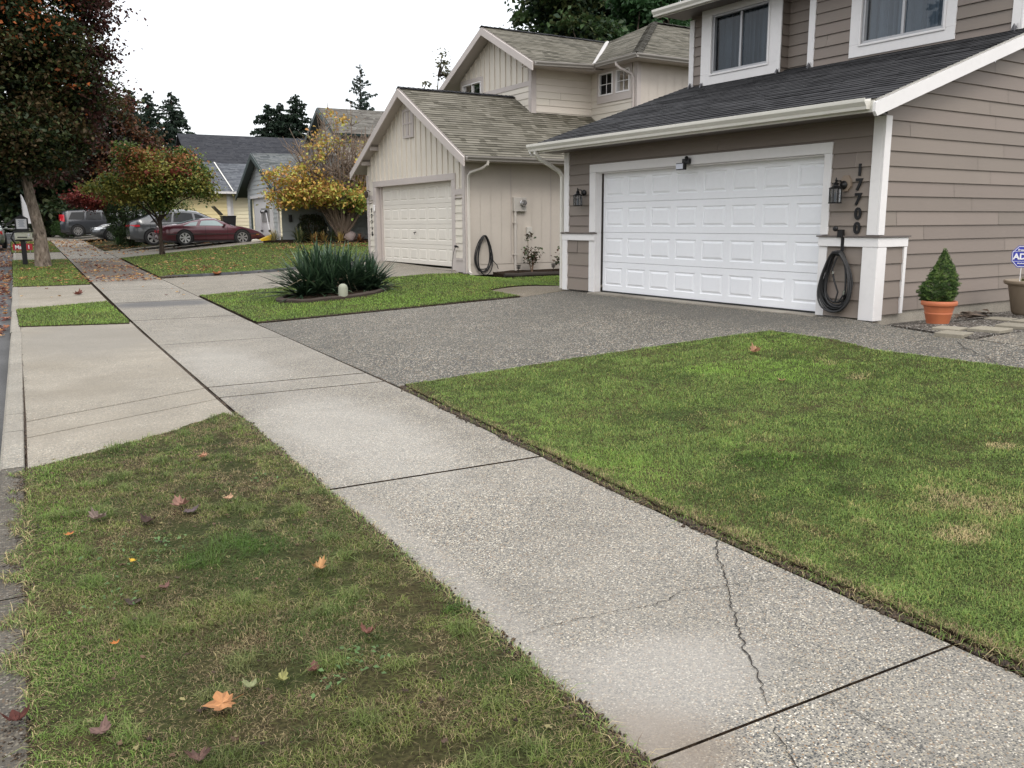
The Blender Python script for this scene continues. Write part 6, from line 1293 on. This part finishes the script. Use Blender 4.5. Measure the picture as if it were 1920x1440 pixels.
# narrow bed and roses by the cream house side wall
H = House((9.586, 20.126, 0), 2.137); W = H.W
ring = [W(.75, -1.35, 0), W(3.6, -1.5, 0), W(3.6, -.72, 0), W(.75, -.72, 0)]
sheet('garden_bed', [(p[0], p[1]) for p in ring], m_soil, .25, .08, .2, bumpy=.05)
mb = MB(); r_ = random.Random(2)
pth = [W(.7+.15*i, -1.38-.01*i, zt(*W(.7+.15*i, -1.38, 0)[:2])+.05+r_.uniform(-.008, .008)) for i in range(20)]; mb.tube(pth, [.065+r_.uniform(-.008, .008) for _ in pth], 8); tag(mb.build('bed_edging', flat('dark_log', (.035, .028, .022), .95), None, pth[0]), 'dark log edging of the narrow bed along the cream side wall', 'edging')
def rose(v, u, h, label, seed, n):
    r_ = random.Random(seed); b = Vector(W(v, u, zt(*W(v, u, 0)[:2])+.05)); e = root('rose_bush', tuple(b), label, 'plant', 'rose plants by the cream side wall'); mb = MB(); lf = []; g = np.random.default_rng(seed)
    for i in range(n):
        d = Vector((r_.uniform(-.3, .3), r_.uniform(-.1, .1), 1)).normalized(); p = b.copy(); L = h*(1 if i == 0 else r_.uniform(.35, .75)); pt_ = [p.copy()]
        for k in range(6):
            d = (d+Vector((r_.gauss(0, .1), r_.gauss(0, .08), .05))).normalized(); p = p+d*L/6; pt_.append(p.copy())
            if L > h*.5 and k > 1:
                for q in range(9): lf.append((p.x+r_.gauss(0, .07), p.y+r_.gauss(0, .06), p.z+r_.gauss(0, .045)))
        mb.tube(pt_, [.014-.0015*k for k in range(7)], 6)
    mb.build('stems', flat('rose_stem', (.16, .10, .06), .8), e); n_ = len(lf); c = np.array([(.045, .07, .03), (.06, .09, .035), (.09, .05, .03)])[g.integers(0, 3, n_)]*g.uniform(.6, 1.3, (n_, 1)); leaf_cloud('leaves', np.array(lf), .085, c, seed, e, asp=.65, up=.8)
rose(1.70, -1.08, 1.02, 'taller rose bush beside the meter conduit', 3, 6); rose(2.62, -1.08, .82, 'shorter rose bush near the white corner of the taupe house', 5, 3)
def solar(v, label):
    b = W(v, -1.2, zt(*W(v, -1.2, 0)[:2])+.04); mb = MB(); mb.tube([b, (b[0], b[1], b[2]+.16)], .009, 6); mb.lathe([(.02, .15), (.05, .165), (.052, .18), (.03, .185)], b, 12); mb.lathe([(.03, .19), (.056, .2), (.056, .212), (.03, .215)], b, 12); mb.lathe([(.03, .225), (.065, .235), (.065, .25), (.0, .262)], b, 12)
    tag(mb.build('path_light', m_dark_metal, None, b, smooth=40), label, 'garden light', 'little stake lights in the narrow bed')
solar(1.22, 'black stake light in front of the meter conduit'); solar(2.28, 'black stake light between the two roses')
# ------------------------------------------------------------------ cars
m_tyre = flat('tyre', (.016, .016, .017), .8); m_rim = flat('alloy', (.52, .52, .53), .28, .85); m_arch = flat('wheel_well', (.006, .006, .006), .9)
m_cglass = flat('tinted_glass', (.008, .010, .012), .12, 0, .28); m_cglass2 = flat('clear_car_glass', (.26, .34, .34), .08, 0, .8)
m_tail = flat('tail_lamp', (.45, .02, .03), .15); m_head = flat('head_lamp', (.62, .64, .66), .12, .3); m_plastic = flat('black_plastic', (.018, .018, .02), .5)
def paint(name, col): return flat(name, col, .28, .25, .5, 1.0)
def interp(pr, x): return float(np.interp(x, [p[0] for p in pr], [p[1] for p in pr]))
def car(name, label, pos, head, L, Wd, top, belt, wheels, wr, mat, glasses, screen, tail=None, headl=None, cabin_in=.20, glass_mat=None, spokes=5, low=.20, group=None, cat='car', rear=None, sidez=(.12, .86), roofmat=None):
    z0 = zt(pos[0], pos[1]); e = root(name, (pos[0], pos[1], z0), label, cat, group); ch, sh = math.cos(head), math.sin(head)
    X = lambda x, y, z: (pos[0]+ch*(x-L/2)-sh*y, pos[1]+sh*(x-L/2)+ch*y, z0+z)
    hw = Wd/2
    def ring(x):
        zt_, zb = interp(top, x), interp(belt, x); t = min(x, L-x); w = hw*(1-.22*max(0, 1-t/.55)**2); bot = low+.10*max(0, 1-t/.5); cab = max(0, min(1, (zt_-zb-.06)/.35)); wt = w-.06-cabin_in*cab
        return [(0, bot), (w*.86, bot), (w*.965, bot+.09), (w, bot+(zb-bot)*.45), (w*.985, bot+(zb-bot)*.8), (w*.955, zb), (wt+(.0 if cab else .0), zt_-.035-.03*cab), (wt-.10, zt_-.008), (0, zt_+.012)]
    xs = sorted(set([round(v, 3) for v in list(np.linspace(0, L, 40))+[p[0] for p in top]])); mb = MB(); rows = []
    for x in xs: r_ = ring(x); rows.append([X(x, a, b) for a, b in r_]+[X(x, -a, b) for a, b in r_[-2:0:-1]])
    mb.grid(rows, True); k = len(rows[0]); mb.ngon(range(k)); mb.ngon(range(k*(len(rows)-1), k*len(rows))); body = mb.build('body', mat, e, smooth=32)
    for s_ in (1, -1):     # side glass
        for (a0, a1, b0, b1) in glasses:      # bottom x0,x1 ; top x0,x1
            g = MB(); n = 8; rr = []
            for i in range(n+1):
                xb, xt = a0+(a1-a0)*i/n, b0+(b1-b0)*i/n; row = []
                for f_, xx in ((sidez[0], xb), ((sidez[0]+sidez[1])/2, (xb+xt)/2), (sidez[1], xt)):
                    r_ = ring(xx); p, q = r_[5], r_[6]; y = p[0]+(q[0]-p[0])*f_; z = p[1]+(q[1]-p[1])*f_; row.append(X(xx, s_*(y+.008), z+.002))
                rr.append(row)
            g.grid(rr); g.build('window', glass_mat or m_cglass, e, smooth=60)
    for (x0, x1) in screen:
        g = MB(); n = 8; rr = []
        for i in range(n+1):
            x = x0+(x1-x0)*i/n; r_ = ring(x); rr.append([X(x, y, z+.012) for y, z in [(r_[7][0], r_[7][1]), (0, r_[8][1]), (-r_[7][0], r_[7][1])]])
        g.grid(rr); g.build('windscreen', glass_mat or m_cglass, e, smooth=60)
    for x in wheels:
        for s_ in (1, -1):
            w = root('wheel', X(x, s_*hw, wr), None, None); w.parent = e; w.location = Vector(X(x, s_*hw, wr))-ORG[e.name]
            a = MB(); n = 24; y1 = hw*1.0+.006
            a.ngon([len(a.v)+i for i in range(n)]) if False else None
            a.face([X(x+wr*1.17*math.cos(2*math.pi*i/n), s_*y1, max(low-.03, wr+wr*1.17*math.sin(2*math.pi*i/n))) for i in range(n)]); a.build('wheel_well', m_arch, w)
            t = MB(); rows = [[X(x+r_*math.cos(2*math.pi*i/28), s_*(hw+yy), wr+r_*math.sin(2*math.pi*i/28)) for i in range(28)] for r_, yy in ((wr*.68, .012), (wr*.74, .026), (wr*.9, .03), (wr*.98, .02), (wr, 0), (wr, -.18))]; t.grid(rows, True); t.build('tyre', m_tyre, w, smooth=40)
            t = MB(); rows = [[X(x+r_*math.cos(2*math.pi*i/28), s_*(hw+yy), wr+r_*math.sin(2*math.pi*i/28)) for i in range(28)] for r_, yy in ((wr*.68, .018), (wr*.62, .018), (wr*.60, -.03))]; t.grid(rows, True)
            for j in range(spokes):
                a0 = 2*math.pi*j/spokes+.3; d0 = math.pi/spokes*.62
                t.face([X(x+r_*math.cos(q), s_*(hw+yy), wr+r_*math.sin(q)) for r_, q, yy in ((wr*.16, a0-d0*1.6, .012), (wr*.64, a0-d0*.75, .016), (wr*.64, a0+d0*.75, .016), (wr*.16, a0+d0*1.6, .012))])
            t.face([X(x+wr*.17*math.cos(2*math.pi*i/14), s_*(hw+.020), wr+wr*.17*math.sin(2*math.pi*i/14)) for i in range(14)]); t.build('rim', m_rim, w, smooth=30)
    for nm, spec, mm in (('tail_lamp', tail, m_tail), ('headlamp', headl, m_head)):
        if not spec: continue
        (x0, x1, z0_, z1_, yf) = spec
        for s_ in (1, -1):
            g = MB(); rr = []
            for i in range(5):
                x = x0+(x1-x0)*i/4; r_ = ring(x); ww = max(p[0] for p in r_)
                def yat(zq): return float(np.interp(zq, [p[1] for p in r_[2:7]], [p[0] for p in r_[2:7]]))
                rr.append([X(x, s_*(yat(zz)+.010), zz) for zz in (z0_+(.06 if i < 2 else 0), (z0_+z1_)/2, z1_)])
            g.grid(rr)
            xe = 0 if x0 < L/2 else L; ww = ring(xe if xe == 0 else L)[4][0]; xo = -.008 if xe == 0 else L+.008
            g.face([X(xo, s_*ww, z0_), X(xo, s_*ww*yf, z0_), X(xo, s_*ww*yf, z1_), X(xo, s_*ww, z1_)]); g.build(nm, mm, e)
    g = MB()
    for s_ in (1, -1):
        xm = glasses[-1][1]-.12; r_ = ring(xm); g.box((xm-.05, s_*(r_[5][0]+.02) if s_ > 0 else s_*(r_[5][0]+.17), r_[5][1]+.02), (xm+.06, s_*(r_[5][0]+.17) if s_ > 0 else s_*(r_[5][0]+.02), r_[5][1]+.13), X)
    g.build('mirrors', mat, e, bevel=.02)
    g = MB(); g.box((.35, -hw*.9, low-.04), (L-.35, hw*.9, low+.06), X); g.build('underbody', m_plastic, e)
    g = MB()
    for s_ in (1, -1):
        for xd in (glasses[0][0]+.0, (glasses[0][0]+glasses[-1][1])/2, glasses[-1][1]+.02):
            r_ = ring(xd); pts = r_[2:6]; g.face([X(xd, s_*(p[0]+.003), p[1]) for p in pts]+[X(xd+.012, s_*(p[0]+.003), p[1]) for p in pts[::-1]])
    g.build('door_gap', m_arch, e); return e, X
m_maroon = paint('maroon_paint', (.085, .012, .022)); m_grey = paint('grey_paint', (.09, .095, .10)); m_sil = paint('silver_grey_paint', (.075, .08, .086)); m_whp = paint('white_paint', (.72, .72, .72)); m_blk = paint('black_paint', (.012, .012, .014)); m_cham = paint('green_grey_paint', (.20, .23, .20)); m_dkg = paint('dark_blue_grey_paint', (.045, .05, .058))
e, X = car('sports_car', 'low maroon sports coupe parked facing the pale blue garage', (7.42, 40.9), R(0), 4.5, 1.80,
    [(0, .72), (.06, .84), (.55, .90), (.9, .95), (1.5, 1.10), (1.95, 1.17), (2.35, 1.175), (2.7, 1.04), (3.05, .86), (3.5, .80), (4.0, .68), (4.35, .52), (4.5, .42)],
    [(0, .70), (.3, .82), (1.0, .83), (2.0, .82), (3.0, .80), (3.6, .74), (4.2, .58), (4.5, .38)], (1.02, 3.46), .325, m_maroon, [(.98, 1.52, 1.30, 1.62), (1.66, 2.80, 1.76, 2.42)], [(2.45, 3.0), (.75, 1.75)], (0, .12, .55, .66, .2), None, .20, m_cglass2, 7, .17)
mb = MB()
for s_ in (1, -1): mb.box((.3, s_*.905 if s_ > 0 else -.912, .47), (4.2, s_*.912 if s_ > 0 else -.905, .50), X)
mb.build('side_strip', m_plastic, e)
m = MB(); m.box((4.08, -.905, .44), (4.2, -.895, .48), X); m.build('indicator', flat('amber', (.6, .3, .05), .3), e)
car('hatchback', 'grey hatchback with red tail lamps parked behind the maroon coupe', (6.7, 43.3), R(0), 4.9, 1.93,
    [(0, .92), (.05, 1.06), (.30, 1.16), (.9, 1.40), (1.7, 1.58), (2.3, 1.62), (2.9, 1.55), (3.5, 1.28), (3.95, 1.05), (4.5, .90), (4.8, .74), (4.9, .6)],
    [(0, .88), (.4, 1.0), (2, .98), (3.8, .92), (4.9, .58)], (.95, 3.9), .36, m_sil, [(.85, 1.75, 1.25, 1.85), (1.85, 2.75, 1.92, 2.70), (2.85, 3.75, 2.80, 3.15)], [(3.05, 3.9), (.3, 1.2)], (0, .42, .84, .93, .1), (4.55, 4.85, .62, .72, .4))
car('estate_car', 'dark grey tall estate car with upright red tail lamps on a driveway', (4.75, 65), R(0), 4.95, 1.92,
    [(0, .95), (.06, 1.25), (.22, 1.62), (.5, 1.73), (1.5, 1.77), (2.6, 1.75), (3.2, 1.55), (3.8, 1.14), (4.5, 1.02), (4.85, .85), (4.95, .7)],
    [(0, .92), (.3, 1.06), (3.6, 1.03), (4.95, .72)], (1.0, 3.98), .385, m_dkg, [(.5, 1.42, .72, 1.5), (1.55, 2.45, 1.58, 2.45), (2.55, 3.6, 2.52, 3.0)], [(2.95, 3.75)], (0, .28, 1.0, 1.45, .15), (4.5, 4.9, .78, .9, .4), spokes=10)
car('small_car', 'front of a small silver-grey car half hidden by the dark bush', (5.6, 53.5), R(180), 4.4, 1.78,
    [(0, .8), (.1, 1.0), (.5, 1.15), (1.1, 1.38), (2.0, 1.45), (2.7, 1.32), (3.3, 1.0), (3.9, .88), (4.25, .72), (4.4, .58)],
    [(0, .8), (.4, .92), (3.2, .88), (4.4, .58)], (.85, 3.5), .33, m_sil, [(.9, 1.8, 1.2, 1.85), (1.9, 3.0, 1.95, 2.6)], [(2.55, 3.3)], None, (3.75, 4.3, .60, .74, .4), spokes=9)
car('off_road_car', 'white boxy four-wheel-drive behind the dark grey estate car', (3.9, 80), R(0), 4.6, 1.85,
    [(0, .9), (.04, 1.6), (.15, 1.84), (2.6, 1.86), (2.95, 1.8), (3.4, 1.22), (4.4, 1.12), (4.6, .9)], [(0, .9), (.1, 1.15), (4.6, .95)], (.85, 3.6), .39, m_whp, [(.3, 1.1, .34, 1.1), (1.2, 2.1, 1.2, 2.1), (2.2, 3.1, 2.2, 2.85)], [(2.95, 3.35)], (0, .05, .9, 1.1, .85))
car('suv', 'black car with red tail lamps left of the white four-wheel-drive', (3.1, 84), R(0), 4.6, 1.85,
    [(0, .9), (.1, 1.3), (.4, 1.62), (2.6, 1.68), (3.4, 1.12), (4.4, 1.0), (4.6, .8)], [(0, .9), (.2, 1.05), (4.6, .8)], (.85, 3.6), .36, m_blk, [(.5, 1.2, .7, 1.2), (1.3, 3.0, 1.3, 2.7)], [(2.75, 3.35)], (0, .2, .95, 1.25, .3))
car('sedan', 'green-grey saloon parked in the road at the left edge', (-1.6, 51.5), R(90), 4.6, 1.78,
    [(0, .85), (.1, .98), (.8, 1.08), (1.4, 1.38), (2.2, 1.45), (2.8, 1.36), (3.5, 1.0), (4.3, .85), (4.6, .6)], [(0, .82), (.4, .94), (3.4, .9), (4.6, .6)], (.9, 3.65), .33, m_cham, [(1.05, 1.9, 1.4, 1.9), (2.0, 3.2, 2.0, 2.75)], [(2.7, 3.4), (.85, 1.4)], (0, .2, .68, .85, .5))
car('pickup', 'black truck beyond the green-grey saloon', (-1.95, 62), R(90), 5.2, 1.95,
    [(0, .95), (.05, 1.1), (1.9, 1.12), (2.0, 1.7), (3.2, 1.82), (3.5, 1.75), (4.0, 1.25), (5.0, 1.1), (5.2, .8)], [(0, .95), (.3, 1.08), (5.2, .9)], (.95, 4.2), .4, m_blk, [(2.15, 2.9, 2.2, 2.9), (3.0, 3.9, 3.0, 3.5)], [(3.5, 3.95)], (0, .1, .8, 1.05, .8), cat='truck')
# ------------------------------------------------------------------ mailbox post
mp = (.03, 35.2); z0 = zt(*mp); e = root('mailbox', (*mp, z0), 'black mailbox post carrying a cream mailbox, in front of the big maple', 'mailbox')
Q = lambda x, y, z: (mp[0]+x, mp[1]+y, z0+z)
mb = MB(); mb.box((-.08, -.08, -.05), (.08, .08, 1.02), Q); mb.box((-.26, -.10, .84), (.30, .14, .88), Q); mb.tube([Q(-.22, 0, .70), Q(-.36, .0, .95), Q(-.26, .0, 1.15)], .03, 8); mb.build('post', m_dark_metal, e, bevel=.01)
mb = MB(); mb.box((-.24, -.26, .885), (.30, .2, 1.14), Q); mb.build('box', painted('cream_box', (.62, .62, .50), .5), e, bevel=.03)
mb = MB(); mb.face([Q(-.16, -.265, .95), Q(.14, -.265, .95), Q(.14, -.265, .985), Q(-.16, -.265, .99)]); mb.build('slot', m_dark_metal, e)
mb = MB(); mb.face([Q(.17, -.265, 1.0), Q(.22, -.265, 1.0), Q(.22, -.265, 1.10), Q(.17, -.265, 1.10)]); mb.build('number_patch', m_steel, e)
mb = MB(); mb.prism([(-.27, 1.15), (.33, 1.15), (.33, 1.19), (-.27, 1.19)], lambda a, b, c: Q(a, c, b), -.28, .22); mb.prism([(-.20, 1.19), (.22, 1.19), (.22, 1.62), (.01, 1.75), (-.20, 1.62)], lambda a, b, c: Q(a, c, b), -.12, .10)
mb.prism([(-.50, 1.42), (-.20, 1.62), (-.20, 1.55), (-.42, 1.38)], lambda a, b, c: Q(a, c, b), -.12, .10); mb.build('roofed_board', m_dark_metal, e)
mb = MB(); mb.box((-.155, -.128, 1.26), (.17, -.122, 1.60), Q); pp = mb.build('paper', m_signw, e)
mb = MB()
for i in range(7): mb.face([Q(-.09+.02*(i % 2), -.13, 1.33+.035*i), Q(.10-.015*(i % 3), -.13, 1.33+.035*i), Q(.10-.015*(i % 3), -.13, 1.345+.035*i), Q(-.09+.02*(i % 2), -.13, 1.345+.035*i)])
mb.build('print', flat('print_grey', (.3, .34, .42), .6), pp)
# red yard sign
s0 = (-.02, 44.0); z0 = zt(*s0); e = root('yard_sign', (*s0, z0), 'low red sign with white letters on the grass behind the mailbox', 'sign'); mb = MB(); mb.box((s0[0]-.36, s0[1], z0+.16), (s0[0]+.40, s0[1]+.02, z0+.44)); mb.build('sign_board', flat('sign_red', (.38, .02, .03), .45), e)
mb = MB(); [mb.tube([(s0[0]+x, s0[1]+.01, z0-.1), (s0[0]+x, s0[1]+.01, z0+.2)], .012, 5) for x in (-.28, .3)]; mb.build('legs', m_steel, e)
digits('Ma    l', lambda a, z, o=0: (s0[0]-a, s0[1]-.004-o, z), .0, z0+.22, .16, e, m_signw, 'lettering', .004)
# white banner behind the mailbox
b0 = (.38, 48.5); z0 = zt(*b0); e = root('banner', (*b0, z0), 'tall narrow white pennant rising behind the mailbox', 'banner'); mb = MB(); mb.tube([(b0[0]-.22, b0[1], z0-.1), (b0[0]-.24, b0[1], z0+2.62)], .015, 6); mb.build('pole', m_steel, e)
mb = MB(); mb.grid([[(b0[0]-.22+(.42*(1-t)**.8)*f+.0*f, b0[1]+.05*math.sin(3*t+2*f), z0+1.25+1.4*t) for f in (0, .5, 1)] for t in (0, .15, .3, .45, .6, .75, .9, 1)]); mb.build('cloth', m_signw, e, smooth=60)
# far white rail fence
mb = MB(); y = 98
for z in (.45, .8, 1.15): mb.box((-4.5, y, zt(-2, y)+z), (2.5, y+.05, zt(-2, y)+z+.10))
for i in range(4): mb.box((-4.5+2.3*i, y-.06, zt(-2, y)), (-4.36+2.3*i, y, zt(-2, y)+1.35))
e = root('rail_fence', (-1, 98, zt(-1, 98)), 'white rail fence far down the street', 'fence'); mb.build('rails', m_white, e)
# things by the pale blue garage: frame leaning on the door, black bin, yellow wedge, hanging feeder
HH = House((9.62, 37.31, 0), -1.8); W3 = HH.W
e = root('step_ladder', W3(-.05, 3, 1.5), 'small aluminium ladder frame hung on the white garage door of the pale blue house', 'ladder'); mb = MB()
mb.tube([W3(.02, 3.75, 1.38), W3(-.02, 3.42, 2.22)], .028, 6); mb.tube([W3(.02, 2.1, 1.38), W3(-.02, 2.5, 2.22)], .028, 6); mb.tube([W3(-.02, 3.42, 2.24), W3(-.02, 2.5, 2.24)], .04, 6); mb.build('rails', m_signw, e)
mb = MB(); mb.ball(W3(.02, 3.77, 1.36), (.06, .06, .06), 8, 5); mb.build('foot', m_plastic, e); mb = MB(); mb.ball(W3(.02, 2.08, 1.36), (.06, .06, .06), 8, 5); mb.build('foot', m_plastic, e)
mb = MB(); mb.ball(W3(-.02, 3.42, 2.22), (.07, .07, .08), 8, 5); mb.build('foot', m_plastic, e); mb = MB(); mb.ball(W3(-.02, 2.5, 2.22), (.07, .07, .08), 8, 5); mb.build('foot', m_plastic, e)
bx = (9.35, 46.4); z0 = zt(*bx); e = root('bin', (*bx, z0), 'black wheeled bin with a raised lid between the yellow and the pale blue house', 'bin'); mb = MB()
mb.grid([[(bx[0]+sx_*w, bx[1]+sy_*w, z0+z) for sx_, sy_ in ((-1, -1), (1, -1), (1, 1), (-1, 1))] for w, z in ((.26, .05), (.33, 1.0), (.36, 1.02), (.36, 1.06))], True); mb.ngon([12, 13, 14, 15]); mb.build('tub', m_plastic, e, bevel=.02)
mb = MB(); mb.prism([(-.36, 1.07), (-.75, 1.5), (-.70, 1.54), (-.30, 1.12)], lambda a, b, c: (bx[0]+a, bx[1]+c, z0+b), -.34, .34); mb.build('lid', m_plastic, e)
bx = (9.5, 39.3); z0 = zt(*bx); mb = MB(); mb.prism([(-.3, 0), (.3, 0), (.3, .25), (.22, .27), (-.3, .05)], lambda a, b, c: (bx[0]+a, bx[1]+c, z0+b), -.2, .2); tag(mb.build('ramp', flat('yellow_plastic', (.75, .48, .02), .4), None, (*bx, z0), bevel=.02), 'yellow plastic ramp under the nose of the maroon coupe', 'ramp')
fz = Vector((12.9, 36.0, 2.4)); e = root('bird_feeder', tuple(fz), 'small pale bird feeder hanging under the yellow tree', 'feeder'); mb = MB(); mb.lathe([(.10, -.22), (.11, -.2), (.07, -.18), (.07, .1), (.12, .12), (.02, .2)], fz, 10); mb.tube([fz+Vector((0, 0, .2)), fz+Vector((0, 0, .9))], .006, 4); mb.build('feeder_tube', flat('feeder_cream', (.5, .5, .38), .5), e)
st = (12.35, 36.25); mb = MB(); r_ = random.Random(6); mb.ball((*st, zt(*st)+.25), (.28, .2, .24), 9, 6, .16, r_); tag(mb.build('garden_rock', flat('pale_rock', (.34, .27, .25), .85), None, (*st, zt(*st)+.2), smooth=50), 'pale pinkish rock at the foot of the yellow tree', 'rock')
mb = MB(); mb.ball((8.95, 38.9, zt(8.95, 38.9)+.05), (.22, .12, .09), 9, 6, .16, r_); tag(mb.build('garden_rock', flat('light_rock', (.5, .47, .40), .85), None, (8.95, 38.9, .9), smooth=50), 'flat light rock on the lawn by the front wheel of the maroon coupe', 'rock')
